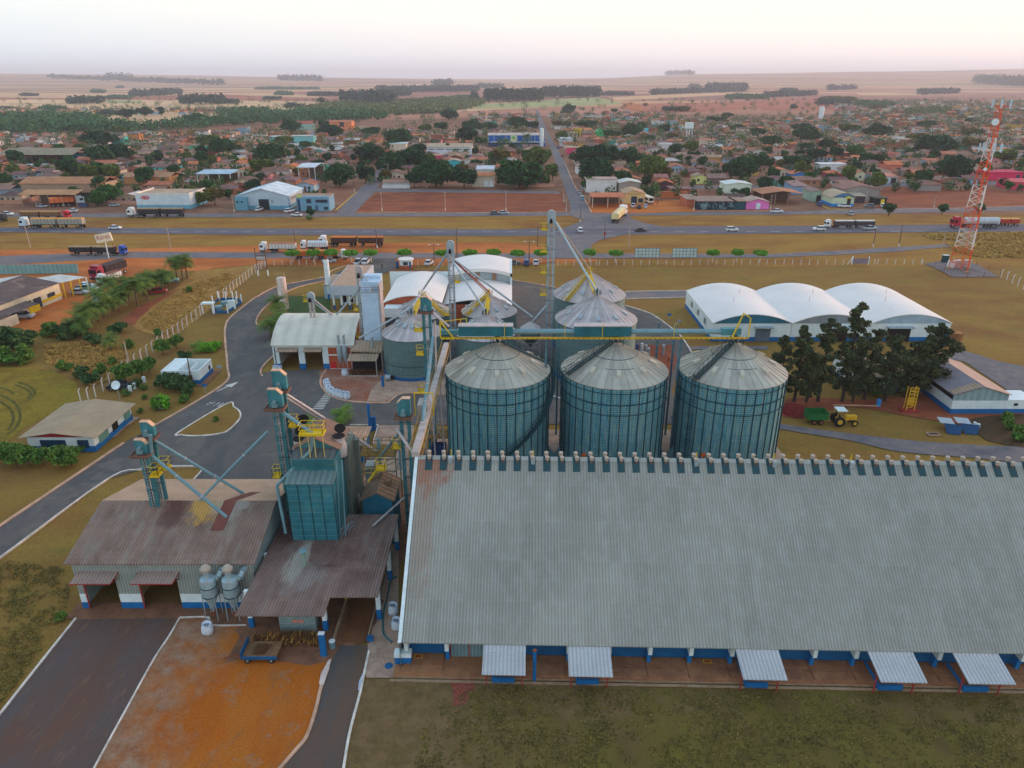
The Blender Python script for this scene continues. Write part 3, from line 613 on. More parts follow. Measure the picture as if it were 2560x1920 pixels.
for u, lb in ((1.2,'first from the left'), (1.65,'second from the left'), (28.0,'above the mid floor mark'), (28.45,'right of its pair, platform middle')):
    p = wpt(u, 1.55, 2.5); t = thing('alarm_bell', 'small red and white bell under the eave, ' + lb, 'alarm', p)
    part(MB().cyl((0,0,0),(0,-.12,-.35),.11,.04,10), 'horn', RED, t, l=1); part(MB().cyl((0,0,0),(0,.05,.15),.07,.07,10), 'collar', WHITE, t, l=1)
p = G('n', 1290, 838); t = thing('low_box', 'blue box cupboard with white top at the warehouse corner', 'cupboard', p); part(MB().box(-.75,0,0,.75,.7,1.0), 'body', BLUE, t, l=1); part(MB().box(-.78,-.03,1.0,.78,.73,1.45), 'lid', WHITE, t, l=1)
t = tag(MB().lathe([(0,.02),(.35,.02),(.38,.06),(.05,.12),(0,.12)], *G('n',1175,838).xy, n=16).build('manhole_cover', BLUED), 'round blue cover lying on the pale apron', 'cover')
# ------------------------------------------------------------------ receiving shed (bottom left)
A0, A1, AY0, AY1 = -43.9, -25.9, 59.3, 74.8
ha = thing('receiving_shed', 'rusty corrugated shed with two truck doors, bottom left of the plant', 'shed', ((A0+A1)/2, AY0, 0))
sl_ = lambda y: 5.85 + (y-58.8)*(8.0-5.85)/8.2 if y < 67 else 8.0-(y-67)*(8.0-5.85)/8.2
for nm, y0, y1, z0, z1, mt in (('front_roof',58.8,67,5.85,8,ARWF), ('rear_roof',67,75.2,8,5.85, mat('sunlit_rear_roof', c(186,150,122), .8, var=.18, sca=.3, stripe=('x',.30,.16,.05), dirt=(c(150,118,100), .25, .6)))):  # rear slope's peach colour has the warm low sunlight painted in
    part(MB().add([(-44.3,y0,z0),(-25.4,y0,z0),(-25.4,y1,z1),(-44.3,y1,z1),(-44.3,y0,z0-.1),(-25.4,y0,z0-.1),(-25.4,y1,z1-.1),(-44.3,y1,z1-.1)], [(0,1,2,3),(4,5,6,7),(0,1,5,4),(1,2,6,5),(2,3,7,6),(3,0,4,7)]), nm, mt, ha)
part(MB().add([(-31.2,62.9,6.97),(-29.9,62.9,6.97),(-29.7,67,8.04),(-31.0,67,8.04)], [(0,1,2,3)]), 'patched_sheet', mat('red_sheet', c(118,68,58), .8, stripe=('x',.30,.2,.04)), ha)
part(MB().add([(-31.0,67,8.04),(-29.7,67,8.04),(-28.2,70,7.25),(-29.3,70,7.25)], [(0,1,2,3)]), 'patched_sheet', MTS['red_sheet'], ha)
for x0, x1 in ((-43.9,-43.2),(-39.9,-37.6),(-33.7,-25.9)):
    part(MB().box(x0,AY0,1.8,x1,AY0+.2,4.3), 'wall_cladding', AWALL, ha); part(MB().box(x0,AY0-.03,.77,x1,AY0+.22,1.8), 'white_band', WHITE, ha); part(MB().box(x0,AY0-.05,0,x1,AY0+.24,.77), 'blue_base', BLUE, ha)
part(MB().box(A0,AY0,4.3,A1,AY0+.2,5.8), 'wall_cladding', AWALL, ha)
for nm, y0, y1, mt in (('side_wall',A1-.2,A1,AWALLY), ('side_wall',A0,A0+.2,AWALLY)):
    part(MB().ext([(AY0+.2,0),(AY1,0),(AY1,5.8),(67,7.85),(AY0+.2,5.8)], 'x', y0, y1), nm, mt, ha)
part(MB().box(A0+.2,AY1-.2,0,A1-.2,AY1,5.8), 'rear_wall', AWALL, ha)
part(MB().box(-39.3,AY0+.3,0,-38.7,AY1-.3,3.2), 'inner_wall', mat('inner_tan', c(150,128,84), .9), ha)
for x0, x1 in ((-43.2,-39.9),(-37.6,-33.7)):
    part(MB().beam((x0+.05,AY0-.06,0),(x0+.05,AY0-.06,4.3),.12).beam((x0,AY0-.06,4.3),(x1,AY0-.06,4.3),.12), 'door_frame', RED, ha)
for x0, x1 in ((-43.6,-39.6),(-37.6,-33.5)):
    cn = part(MB().add([(x0,AY0-1.4,4.15),(x1,AY0-1.4,4.15),(x1+.25,AY0,4.6),(x0+.25,AY0,4.6),(x0,AY0-1.4,4.08),(x1,AY0-1.4,4.08),(x1+.25,AY0,4.53),(x0+.25,AY0,4.53)], [(0,1,2,3),(4,5,6,7),(0,1,5,4),(1,2,6,5),(3,0,4,7)]), 'canopy', mat('canopy_sheet', c(150,128,118), .8, var=.2, stripe=('x',.34,.25,.05)), ha)
    part(MB().beam((x0,AY0-1.42,4.1),(x1,AY0-1.42,4.1),.09).beam((x1,AY0-1.4,4.1),(x1+.2,AY0,4.5),.09).beam((x1-.1,AY0-1.3,4.1),(x1+.1,AY0-.05,3.7),.06), 'canopy_frame', RED, cn)
# ------------------------------------------------------------------ truck canopy beside it
hc = thing('truck_canopy', 'brown corrugated canopy on white and blue posts in front of the dryer', 'canopy roof', (-19, 55, 0))
CZ = 4.5
o1 = [(-25.5,52.9),(-17.3,52.9),(-17.3,55.5),(-12.8,55.5),(-12.8,69.7),(-25.5,69.7)]
CROOF = mat('brown_corrugated_roof', panel=(1.05,5.0,.13), col=c(132,106,96), rough=.8, var=.28, sca=.25, fine=.08, stripe=('x',.30,.30,.09), lap=('y',5.0,.02,.35,c(150,130,118)), streak=('y',(.08,1.0),.65,c(142,128,118)), dirt=(c(102,74,68), .16, .5), stains=((-2.9,6.0,1.1,4.2,1.2,.5,c(168,160,146),.9),(-1.6,3.4,2.4,2.6,.7,.5,c(150,140,134),.5),(-5.2,12.0,1.5,4.2,.7,.4,c(84,54,50),.8)))
part(MB().prism(o1, CZ-.1, CZ), 'roof', CROOF, hc)
for x, y in ((-25.9+.2,56.6),(-18.3,56.2),(-13.3,57.8),(-13.2,64.0),(-13.2,69.3),(-18.3,62.5),(-25.6,62.5)):
    b = part(MB().box(x-.22,y-.2,0,x+.22,y+.2,CZ-.1), 'post', WHITE, hc); part(MB().box(x-.24,y-.22,0,x+.24,y+.22,1.2), 'post_base', BLUE, b)
part(MB().box(-25.4,56.7,CZ-.5,-18.2,56.8,CZ-.15).box(-25.4,69.4,0,-18.4,69.55,CZ-.15).box(-18.4,57.5,CZ-.5,-18.2,69.4,CZ-.15), 'beam', TEALD, hc)
part(MB().cyl((-21.0,60.4,CZ),(-21.0,60.4,CZ+1.5),.19,n=14), 'flue', mat('sage_pipe', c(124,146,132), .7), hc, sm=1)
part(MB().cyl((-21.0,60.4,CZ+1.75),(-21.0,60.4,CZ+1.9),.42,.3,n=16).cyl((-21.0,60.4,CZ+1.5),(-21.0,60.4,CZ+1.75),.05,n=6), 'flue_cap', TEALL, hc, sm=1)
# weighbridge deck
t = thing('weighbridge', 'rusty brown steel weighbridge deck between low walls under the canopy', 'weighbridge', (-15.8, 56, 0))
dk = PL('n', [(800,655),(1022,655),(1075,300),(885,300)])
part(MB().prism([(p.x,p.y) for p in dk], .0, .10), 'deck', mat('weigh_deck', c(118,76,48), .75, .1, var=.35, sca=.3, streak=('y',(.1,.9),.6,c(78,58,50))), t)
for x0, x1, zt in ((-17.3,-17.05,.35),(-14.0,-13.85,.3)): part(MB().box(x0,54.6,0,x1,68,zt), 'side_kerb', PALE, t)
for x, y in ((-17.2,60.3),(-13.9,60.5)): part(MB().cyl((x,y,.3),(x,y,.75),.11,n=10), 'bollard', YELM, t)
# switchgear cabinets
t = thing('control_cabinet', 'long grey glazed control cabinet under the brown canopy', 'cabinet', (-21, 56.1, 0))
part(MB().box(-22.7,56.0,0,-19.2,57.0,1.95), 'body', mat('cabinet_grey', c(120,142,142), .6), t)
mb = MB()
for x in (-22.7,-21.5,-20.9,-20.2,-19.2): mb.box(x-.03,55.96,0,x+.03,56.0,1.95)
mb.box(-22.7,55.96,.9,-19.2,56.0,.96).box(-22.7,55.96,1.9,-19.2,56.0,1.96); part(mb, 'frame', GALV, t)
for x in (-21.45,-20.85): part(MB().box(x,55.965,1.0,x+.5,55.995,1.35), 'warning_plate', mat('pink_plate' if x < -21.2 else 'peach_plate', c(206,128,112), .7), t); part(MB().box(x+.1,55.965,.3,x+.4,55.995,.5), 'small_plate', GALV, t)
# blue post slab, firewood and wagon
p = G('k', 1035, 1450); t = tag(MB().box(p.x-.32,p.y-.25,0,p.x+.22,p.y+.1,2.6).build('blue_slab', BLUE, origin=p), 'leaning blue steel trough standing at the end of the firewood', 'trough')
part(MB().box(p.x-.34,p.y-.27,2.6,p.x+.24,p.y+.12,2.7), 'top_cap', WHITE, t)
t = thing('firewood_pile', 'long low pile of cut firewood beside the blue wagon', 'firewood', (-21.5, 54.6, 0)); rr = random.Random(2)
mb, mb2 = MB(), MB()
for i in range(330):
    x = rr.uniform(-24.9, -18.4); z = rr.uniform(.05, .62); y = rr.uniform(54.0, 55.0); L = rr.uniform(.5, .9); r_ = rr.uniform(.035, .07); a = rr.gauss(0, .25)
    (mb if i % 3 else mb2).cyl((x-a*L/2, y-L/2, z), (x+a*L/2, y+L/2, z+rr.gauss(0,.12)), r_, n=6)
part(mb, 'logs', WOODC, t)['kind'] = 'stuff'; part(mb2, 'split_logs', mat('cut_wood', c(178,130,66), .9, var=.4, sca=4), t)['kind'] = 'stuff'
t = thing('wooden_wagon', 'flat blue-edged farm wagon carrying a few logs, parked on the orange yard', 'wagon', (-23.4, 52.7, 0)); W = t
part(MB().box(-25.0,51.7,.55,-21.8,53.8,.68), 'bed', mat('wagon_planks', c(140,104,74), .9, var=.35, sca=1.5, stripe=('y',.3,.3,.02)), t)
part(MB().box(-25.05,51.62,.5,-21.75,51.7,.82).box(-25.08,51.62,.5,-25.0,53.9,1.25), 'side_rail', BLUED, t)
part(MB().beam((-25,52.7,.55),(-26.8,51.9,.35),.09).beam((-25,52.0,.55),(-26.0,52.2,.4),.07), 'drawbar', RUST, t)
TYRE = mat('tyre_rubber', c(34,34,38), .85); RIM = mat('wheel_rim', c(150,150,150), .5, .4)
for x in (-24.5,-22.3):
    for y in (51.75, 53.7): a = part(MB().cyl((x,y-.1,.3),(x,y+.1,.3),.3,n=16), 'wheel', TYRE, t, sm=1); part(MB().cyl((x,y-.12,.3),(x,y+.12,.3),.13,n=10), 'rim', RIM, a)
mb = MB()
for i in range(26): x = rr.uniform(-24.4,-22.9); mb.cyl((x,52.1+rr.uniform(-.1,.2),.72+rr.uniform(0,.18)),(x+rr.gauss(.15,.15),53.1+rr.uniform(-.2,.3),.74+rr.uniform(0,.15)),.045,n=6)
part(mb, 'log_load', WOODC, t)
# bulk bags
BAG = mat('bag_cloth', c(196,204,214), .85, var=.2, sca=3); BAGD = mat('bag_mouth', c(118,126,136), .9)
def bag(seed):
    r_ = random.Random(seed); b = thing('bulk_bag', None, None); prof = []
    n = 14; mb = MB(); vs = []
    for j, (r0, z) in enumerate(((.40,0),(.50,.15),(.52,.5),(.47,.85),(.43,1.0),(.33,.98),(.26,.82))):
        for i in range(n):
            t = 2*math.pi*i/n; q = 1+.08*math.cos(4*t)+r_.uniform(-.06,.06); vs.append((r0*q*math.cos(t), r0*q*math.sin(t), z+r_.uniform(-.03,.03)))
    mb.add(vs, [(j*n+i, j*n+(i+1)%n, (j+1)*n+(i+1)%n, (j+1)*n+i) for j in range(6) for i in range(n)])
    part(mb, 'sack', BAG, b, l=1, sm=1); part(MB().cyl((0,0,.72),(0,0,.84),.29,n=n), 'opening', BAGD, b, l=1)
    for k in range(4):
        a = k*math.pi/2+.78; part(MB().path([(.46*math.cos(a),.46*math.sin(a),.9),(.42*math.cos(a)+.08,.42*math.sin(a),1.18),(.46*math.cos(a+.5),.46*math.sin(a+.5),.9)], .025, 5), 'lifting_loop', BAGD, b, l=1)
    return b
bags = [bag(1), bag(2)]
for i, (x, y) in enumerate(((612,1258),(622,1290),(632,1312),(656,1330),(690,1348),(722,1358),(752,1366),(788,1372))):
    p = G('f', x, y); place(bags[i%2], (p.x, p.y, .05), i*1.3, 'white bulk bag, %s from the top in the curved row on the patio kerb' % ORD[i], 'bulk bag', 'bulk bags on the kerb', s=1.15)
for T, x, y, lb in (('f',767,1172,'single white bulk bag below the grey twin cyclones of the arched shed'), ('m',1645,575,'lone round white bulk bag on the apron below the two big cyclones'), ('n',1212,420,'white bulk bag with rusty junk beside the long warehouse side wall'), ('n',1240,540,'white bulk bag tucked under the left eave of the long warehouse')):
    p = G(T, x, y); place(bags[0], (p.x, p.y, .02), 1.0, lb, 'bulk bag', 'lone bulk bags', s=1.1)
for T, x, y in (('f',170,1125),('f',205,1118)):
    p = G(T, x, y); place(bags[1], (p.x, p.y, .02), .4, 'white bulk bag at the left corner pillar of the arched shed' + (', nearer the pillar' if x > 180 else ', on the kerb'), 'bulk bag', 'bulk bags by the pillar', s=.9)
# hose, blue tins
pts = [Vector((p.x, p.y, .12)) for p in smooth_line(PL('n', [(1240,135),(1190,170),(1165,290),(1135,420),(1130,560),(1150,610),(1200,655)]), 5)]
tag(MB().path(pts, .09, 6).build('hose', mat('hose', c(30,96,100), .5)), 'long dark teal hose lying between the canopy and the long warehouse', 'hose')
t = thing('oil_drum', 'small pale blue drum beside the ramp left edge', 'drum', G('n', 732, 690)); part(MB().cyl((0,0,0),(0,0,.75),.28,n=16), 'body', TEALL, t, l=1, sm=1); part(MB().cyl((0,0,.75),(0,0,.79),.3,n=16), 'lid', WHITE, t, l=1)
t = thing('post_box', 'short blue box on the apron right of the weighbridge', 'box', G('n', 1030, 635)); part(MB().box(-.28,-.2,0,.28,.2,.4), 'body', BLUE, t, l=1); part(MB().box(-.3,-.22,.4,.3,.22,.46), 'lid', BLUED, t, l=1)
# ------------------------------------------------------------------ cyclones
CYC = mat('cyclone_steel', c(150,172,178), .5, .25, var=.25, sca=1.2, dirt=(c(176,146,132), 1.0, .56))
def cyclone(label, x, y, s=1.0):
    t = thing('cyclone', label, 'dust cyclone', (x, y, 0), group='twin cyclones on frames')
    part(MB().lathe([(0,4.95),(.72*s,4.8),(.75*s,4.5),(.75*s,2.9),(.7*s,2.75),(.13,1.1),(.11,.8),(0,.8)], n=24), 'body', CYC, t, l=1, sm=1)
    part(MB().lathe([(.77*s,4.0),(.8*s,3.98),(.8*s,3.9),(.77*s,3.88)], n=24).lathe([(.77*s,2.95),(.8*s,2.93),(.8*s,2.85),(.77*s,2.83)], n=24), 'hoop', TEALD, t, l=1)
    part(MB().cyl((0,0,4.8),(0,0,5.8),.32,n=16), 'outlet', CYC, t, l=1, sm=1)
    part(MB().lathe([(0,6.35),(.3,6.3),(.52,6.05),(.5,5.8),(0,5.75)], n=20), 'rain_cap', VT, t, l=1, sm=1)
    part(MB().path([(.45,.4,4.3),(.9,.5,4.7),(1.15,.8,5.1),(1.2,1.4,5.2)], .3, 12), 'inlet_duct', CYC, t, l=1, sm=1)
    for k in range(4):
        a = math.pi/4+k*math.pi/2; part(MB().beam((.8*math.cos(a),.8*math.sin(a),3.0),(.85*math.cos(a),.85*math.sin(a),0),.07), 'leg', GALV, t, l=1)
    part(MB().box(-.2,-.2,.35,.2,.2,.8), 'valve', RUST, t, l=1)
    return t
cyclone('left one of the two tall pale cyclones beside the receiving shed wall', -29.9, 57.9)
cyclone('right one of the two tall pale cyclones, next to the brown canopy', -27.75, 57.9)
# ------------------------------------------------------------------ grain dryer tower
hd = thing('grain_dryer', 'big teal panelled grain dryer tower rising through the brown canopy', 'grain dryer', (-21, 68, 0))
DPAN = mat('dryer_panels', c(48,116,126), .5, .1, var=.35, sca=.5, dirt=(c(96,128,124), .45, .52), lap=('z',.72,.14,.55,c(110,150,150)), streak=('x',(.2,1.2),.3,c(30,86,124)))  # pale lap bands paint highlights along the panel joints
part(MB().box(-23.4,64.7,0,-18.55,66.5,11.4), 'front_plenum', DPAN, hd)
mb = MB()
for x in (-23.4,-22.19,-20.98,-19.77,-18.56): mb.box(x-.03,64.64,4.5,x+.03,64.7,11.4)
mb.box(-23.45,64.62,11.34,-18.5,64.7,11.42); part(mb, 'seam_strip', TEALD, hd)
part(MB().add([(-23.5,64.6,11.42),(-18.45,64.6,11.42),(-18.45,66.5,12.0),(-23.5,66.5,12.0),(-18.45,66.5,11.4),(-23.5,66.5,11.4)], [(0,1,2,3),(1,4,2),(0,3,5),(0,1,4,5)]), 'sloping_lid', mat('lid_steel', c(102,122,120), .6, .1, var=.2, stripe=('x',.62,.3,.02)), hd)
part(MB().box(-23.2,66.52,0,-18.6,72.2,13.3), 'body', DPAN, hd)
mb = MB()
for i in range(4):
    for k in range(4): mb.add([(-23.05+i*1.13,66.5,12.15+k*.28),(-22.02+i*1.13,66.5,12.15+k*.28),(-22.02+i*1.13,66.38,12.38+k*.28),(-23.05+i*1.13,66.38,12.38+k*.28)], [(0,1,2,3)])
part(mb, 'louvre', TEAL, hd)
part(MB().add([(-23.2,66.55,13.3),(-18.6,66.55,13.3),(-18.6,68.3,13.75),(-23.2,68.3,13.75)], [(0,1,2,3)]), 'upper_lid', mat('upper_lid', c(86,92,92), .7, var=.2, stripe=('x',.62,.3,.02)), hd)
part(MB().add([(-23.2,68.3,13.3),(-18.6,68.3,13.3),(-18.6,68.3,13.75),(-20.9,68.3,14.9),(-23.2,68.3,13.75)], [(0,1,2,3,4)]), 'gable', TEAL, hd)
DRF = mat('dryer_roof', c(146,112,92), .8, var=.25, stripe=('y',.5,.35,.03))
part(MB().add([(-20.9,68.15,14.95),(-18.3,68.15,13.65),(-18.3,73.2,13.65),(-20.9,73.2,14.95),(-20.9,68.15,14.85),(-18.3,68.15,13.55),(-18.3,73.2,13.55),(-20.9,73.2,14.85)], [(0,1,2,3),(4,5,6,7),(0,1,5,4)]), 'roof', DRF, hd)
part(MB().add([(-20.9,68.15,14.95),(-23.5,68.15,13.65),(-23.5,73.2,13.65),(-20.9,73.2,14.95),(-20.9,68.15,14.85),(-23.5,68.15,13.55),(-23.5,73.2,13.55),(-20.9,73.2,14.85)], [(0,1,2,3),(4,5,6,7),(0,1,5,4)]), 'roof', DRF, hd)
for x, y, z in ((-18.75,69.9,13.4),(-23.0,69.6,13.2),(-23.2,71.8,13.6)):
    f_ = part(MB().lathe([(0,z-1.5),(.72,z-1.4),(.78,z),(.62,z+.25),(.60,z+.9)], cx=x, cy=y, n=20), 'exhaust_fan', GALVP, hd, sm=1)
    part(MB().lathe([(0,z+.86),(.64,z+.88),(.66,z+1.0),(0,z+1.02)], cx=x, cy=y, n=20), 'fan_mouth', DARK, f_)
    part(MB().add([(x+.62*math.cos(a),y+.75+.22*math.sin(a),z+1.45+.42*math.sin(a)) for a in [i*math.pi/8 for i in range(16)]], [tuple(range(16))]).add([(x+.62*math.cos(a),y+.8+.22*math.sin(a),z+1.5+.42*math.sin(a)) for a in [i*math.pi/8 for i in range(16)]], [tuple(range(16))]), 'fan_lid', DARK, f_)
def rail(mb, pts, z, h=1.0, w=.05, step=1.2):
    for i in range(len(pts)-1):
        a = Vector((*pts[i], z)); b = Vector((*pts[i+1], z)); n = max(1, int((b-a).length/step))
        for k in (h, h*.5): mb.beam(a+Vector((0,0,k)), b+Vector((0,0,k)), w)
        for j in range(n+1): q = a.lerp(b, j/n); mb.beam(q, q+Vector((0,0,h)), w)
    return mb
def deck(parent, x0, y0, x1, y1, z, rl=True, m=None, h=1.0):
    a = part(MB().box(x0,y0,z-.16,x1,y1,z-.08).box(x0,y0-.03,z-.2,x1,y0+.05,z+.05).box(x0,y1-.05,z-.2,x1,y1+.03,z+.05).box(x0-.03,y0,z-.2,x0+.05,y1,z+.05).box(x1-.05,y0,z-.2,x1+.03,y1,z+.05), 'work_platform', m or YELM, parent)
    if rl: part(rail(MB(), [(x0,y0),(x1,y0),(x1,y1),(x0,y1),(x0,y0)], z, h), 'guard_rail', m or YELM, a)
    return a
dk_ = deck(hd, -22.1, 66.9, -19.6, 68.2, 16.0)
mb = MB()
for x, y in ((-22.05,66.9),(-21.1,66.7),(-20.5,66.7),(-19.65,66.9)): mb.beam((x,y,13.4),(x,y,15.9),.07)
part(mb, 'stilt', mat('pale_yellow', c(186,172,96), .6), hd)
mb = MB()
for x, z in ((-18.45,5),(-17.9,4.6)): mb.path([(x,65.3,z),(x+.1,66.5,13.2)], .07, 6)
part(mb, 'conduit', TEALL, hd);
mb = MB(); mb.path([(-18.2,65.4,4.6),(-17.4,65.9,6.0)],.05,5); rail(mb, [(-18.3,65.0),(-17.2,66.6)], 4.55, 1.1, .05, .5); part(mb, 'ladder_cage', TEALL, hd)
part(MB().box(-18.55,70.2,0,-18.0,73.8,12.6).box(-18.0,73.0,0,-17.5,73.8,12.2), 'rear_duct', mat('olive_grey_steel', c(96,104,96), .6, .1, var=.25), hd)
# ------------------------------------------------------------------ bucket elevators
def elevator(name, label, x, y, z1, z0=0, w=.42, gap=1.0, head='chamfer', mt=None, hm=None, plats=(), hs=1.0, flip=1, spouts=(), hw=1.5, hh=1.9):
    t = thing(name, label, 'grain elevator', (x, y, z0)); mt = mt or TEAL; hm = hm or TEAL; zh = z1-hh*hs
    for s in (-1, 1): part(MB().box(x+s*gap/2-w/2,y-w/2,z0,x+s*gap/2+w/2,y+w/2,zh+.1), 'elevator_leg', mt, t)
    mb = MB();
    for s in (-.13, .13): mb.beam((x+s,y-w/2-.12,z0),(x+s,y-w/2-.12,zh),.035)
    z = z0
    while z < zh: mb.beam((x-.13,y-w/2-.12,z),(x+.13,y-w/2-.12,z),.03); z += .33
    z = z0+1.5
    while z < zh: mb.lathe([(.26,z),(.28,z),(.28,z+.05),(.26,z+.05)], cx=x, cy=y-w/2-.3, n=10); z += 1.2
    part(mb, 'ladder', GALVP, t)
    mb = MB(); z = z0+2
    while z < zh: mb.box(x-gap/2-w/2-.03,y-w/2-.03,z,x+gap/2+w/2+.03,y+w/2+.03,z+.06); z += 2.4
    part(mb, 'bracing', TEALD, t)
    W2 = hw*hs/2
    if head == 'chamfer':
        c_ = W2*.75; pr = [(-W2,0),(W2,0),(W2,hh*hs-c_),(W2-c_,hh*hs),(-W2,hh*hs)] if flip > 0 else [(-W2,0),(W2,0),(W2,hh*hs),(-W2+c_,hh*hs),(-W2,hh*hs-c_)]
        part(MB().ext([(x+u,zh+v) for u,v in pr], 'y', y-w*.8, y+w*.8), 'elevator_head', hm, t)
        tp = [pr[2],pr[3],pr[4]] if flip > 0 else [pr[2],pr[3],pr[4]]
        mb = MB()
        for a, b in zip(tp, tp[1:]): mb.beam((x+a[0],y,zh+a[1]+.03),(x+b[0],y,zh+b[1]+.03),w*1.75,.06)
        part(mb, 'sunlit_head_top', mat('sunlit_peach', c(200,160,130), .7) if 'sunlit_peach' not in MTS else MTS['sunlit_peach'], t)  # peach strip paints warm sunlight onto the top of the head
    else:
        pr = [(-W2,0),(W2,0)] + [(W2*math.cos(a), hh*hs-W2+W2*math.sin(a)) for a in [i*math.pi/10 for i in range(11)]]
        part(MB().ext([(x+u,zh+v) for u,v in pr], 'y', y-w*.8, y+w*.8), 'elevator_head', hm, t)
    if head == 'chamfer': deck(t, x-W2-.35, y-1.0, x+W2+.2, y+.5, zh, False, mat('grimy_rust', c(112,80,66), .9) if 'grimy_rust' not in MTS else MTS['grimy_rust'])
    part(MB().cyl((x-.1,y-w*.8-.45,zh+.7*hs),(x-.1,y-w*.8,zh+.7*hs),.2,n=12).box(x-.35,y-w*.8-.4,zh+.1,x+.15,y-w*.8,zh+.5), 'motor', TEALL if head == 'chamfer' else DARK, t)
    for z, sx_, ww in plats: deck(t, x+sx_*(gap/2+w/2)-(ww if sx_ < 0 else 0), y-.7, x+sx_*(gap/2+w/2)+(ww if sx_ > 0 else 0), y+.3, z)
    for sp_ in spouts:
        m_ = sp_[2] if len(sp_) > 2 else TEALL; part(MB().path(sp_[0], sp_[1], 10), 'spout', m_, t, sm=1)
        mb = MB()
        for a, b in zip(sp_[0], sp_[0][1:]):
            a = Vector(a); b = Vector(b); n = int((b-a).length/3)
            for k in range(1, n): q = a.lerp(b, k/n); d = (b-a).normalized()*.06; mb.cyl(q-d, q+d, sp_[1]*1.25, n=10)
        if mb.v: part(mb, 'spout_flange', GALVP, t)
    return t
def V3(T, x, y, D):
    """point seen at this spot on the vertical plane Y=D"""
    a, b, s = TT[T]; sx, sy = a+x*s, b+y*s
    uy = 960-sy; yy = uy*math.sin(PITCH)+F*math.cos(PITCH); k = D/yy
    return Vector(((sx-1280)*k, D, CH+(uy*math.cos(PITCH)-F*math.sin(PITCH))*k))
def V(T, x, y, D): return tuple(V3(T, x, y, D))
elevator('bucket_elevator', 'taller rear elevator standing on the receiving shed ridge', -37.85, 67.5, V3('i',1200,188,67.4).z, 7.9, .32, .62, plats=((12.0,1,1.0),), spouts=(([V('i',1325,345,67.4), V('i',2105,808,69.5)],.17),), hw=1.35, hh=1.6)
elevator('bucket_elevator', 'shorter front elevator standing on the receiving shed ridge', -38.15, 66.2, V3('i',1230,340,66.2).z, 7.8, .32, .6, plats=((11.9,1,.9),), spouts=(([V('i',1300,300,66.2), V('i',1310,480,66.2), V('i',1960,1012,63.8)],.17),), hw=1.3, hh=1.5)
t = elevator('bucket_elevator', 'rear one of the two tall teal elevators left of the dryer', -24.9, 71.6, V3('j',140,105,71.6).z, 0, .34, .66, plats=((15.0,1,.9),), hw=1.5, hh=2.1, spouts=(
    ([V('j',225,300,71.6), V('j',1300,980,78)],.17,GALVP), ([V('j',235,340,71.6), V('j',690,640,82)],.13,GALVP), ([V('j',240,390,71.6), V('j',290,730,71.2), V('j',270,800,71)],.16)))
t = elevator('bucket_elevator', 'front one of the two tall teal elevators left of the dryer', -25.1, 70.2, V3('j',130,300,70.2).z, 0, .34, .66, plats=((9.5,-1,.8),), hw=1.5, hh=2.0, spouts=(
    ([V('j',205,490,70.2), V('j',590,765,67.6)],.2), ([V('j',120,740,70.2), V('i',1905,680,68.3), V('i',1725,870,67)],.14), ([V('j',215,1300,68.5), V('j',290,1650,66.5)],.14)))
part(MB().path([V('j',590,800,67.0), V('j',560,945,67.0), V('j',215,1302,66.2), V('t',372,1425,64.9)], .17, 10), 'dryer_spout', TEALL, hd, sm=1)
for x, y in ((-25.4,70.7),(-24.6,72.1)):
    pass
part(MB().box(-25.8,69.4,0,-24.0,72.4,.4), 'pit_cover', RUST, t)
elevator('bucket_elevator', 'teal elevator at the left end of the long warehouse ridge', -12.15, 74.0, V3('r',180,225,74).z, 0, .38, .85, flip=-1, plats=((11.1,-1,.9),(5.6,1,.9)), hw=1.45, hh=2.1, spouts=(
    ([V('r',130,540,74), V('r',250,730,71), V('r',300,780,70), V('r',390,890,66.2)],.18,GALVP), ([V('r',150,590,74), V('j',1290,1000,76)],.15), ([V('r',150,640,74), V('r',170,960,74)],.14),
    ([V('k',1690,150,72), V('k',1435,380,67)],.13,GALVP)))
elevator('bucket_elevator', 'tall teal elevator feeding the overhead conveyor bridge', -11.5, 93.4, V3('f',1478,490,93.4).z, 0, .38, .85, plats=((15.2,-1,1.0),(9.6,-1,1.0),(18.6,-1,1.1)), hw=1.45, hh=1.9, spouts=(
    ([V('f',1520,625,93), V('f',1670,750,92.2)],.2,GALVP), ([V('f',1530,840,91), V('f',1440,1570,74)],.22), ([V('f',1545,700,93.2), V('f',1560,1240,92), V('r',520,330,91)],.12,GALVP)))
elevator('bucket_elevator', 'silver elevator with round head spreading pipes to the left silos', -11.2, 131, V3('q',616,150,131).z, 0, .34, .85, 'round', GALV, GALV, plats=((15.3,1,1.0),(9.0,-1,1.0)), hw=1.45, hh=2.4, spouts=(
    ([V('q',585,265,131), V('q',350,620,137)],.17,GALV), ([V('q',590,270,131), V('q',365,600,137), V('q',262,760,124.7), V('q',262,880,124.7)],.15,GALV), ([V('q',605,300,131), V('q',960,640,137.3)],.14,GALVP), ([V('q',610,310,131), V('q',940,805,125)],.17,GALV),
    ([V('q',650,330,131), V('q',1370,860,131)],.19,GALV), ([V('q',655,345,131), V('q',975,630,137)],.13,RED), ([V('q',256,770,124.7), V('f',890,850,122)],.17,GALV)))
elevator('bucket_elevator', 'tallest silver elevator with round head between the silo groups', 7.1, 131, V3('c',343,1260,131).z, 0, .36, 1.0, 'round', GALV, GALV, plats=((25.0,-1,1.2),(21.0,-1,1.2),(17.1,-1,1.2),(12.9,-1,1.2)), hw=1.45, hh=2.4, spouts=(
    ([V('q',1580,-20,131), V('q',1970,640,124)],.22,GALV), ([V('q',1590,-15,131), V('q',1905,430,139.5)],.15,VT), ([V('q',1555,690,131), V('q',1370,900,131)],.2,GALV), ([V('q',1540,720,131), V('q',1350,925,131)],.15,GALV)))
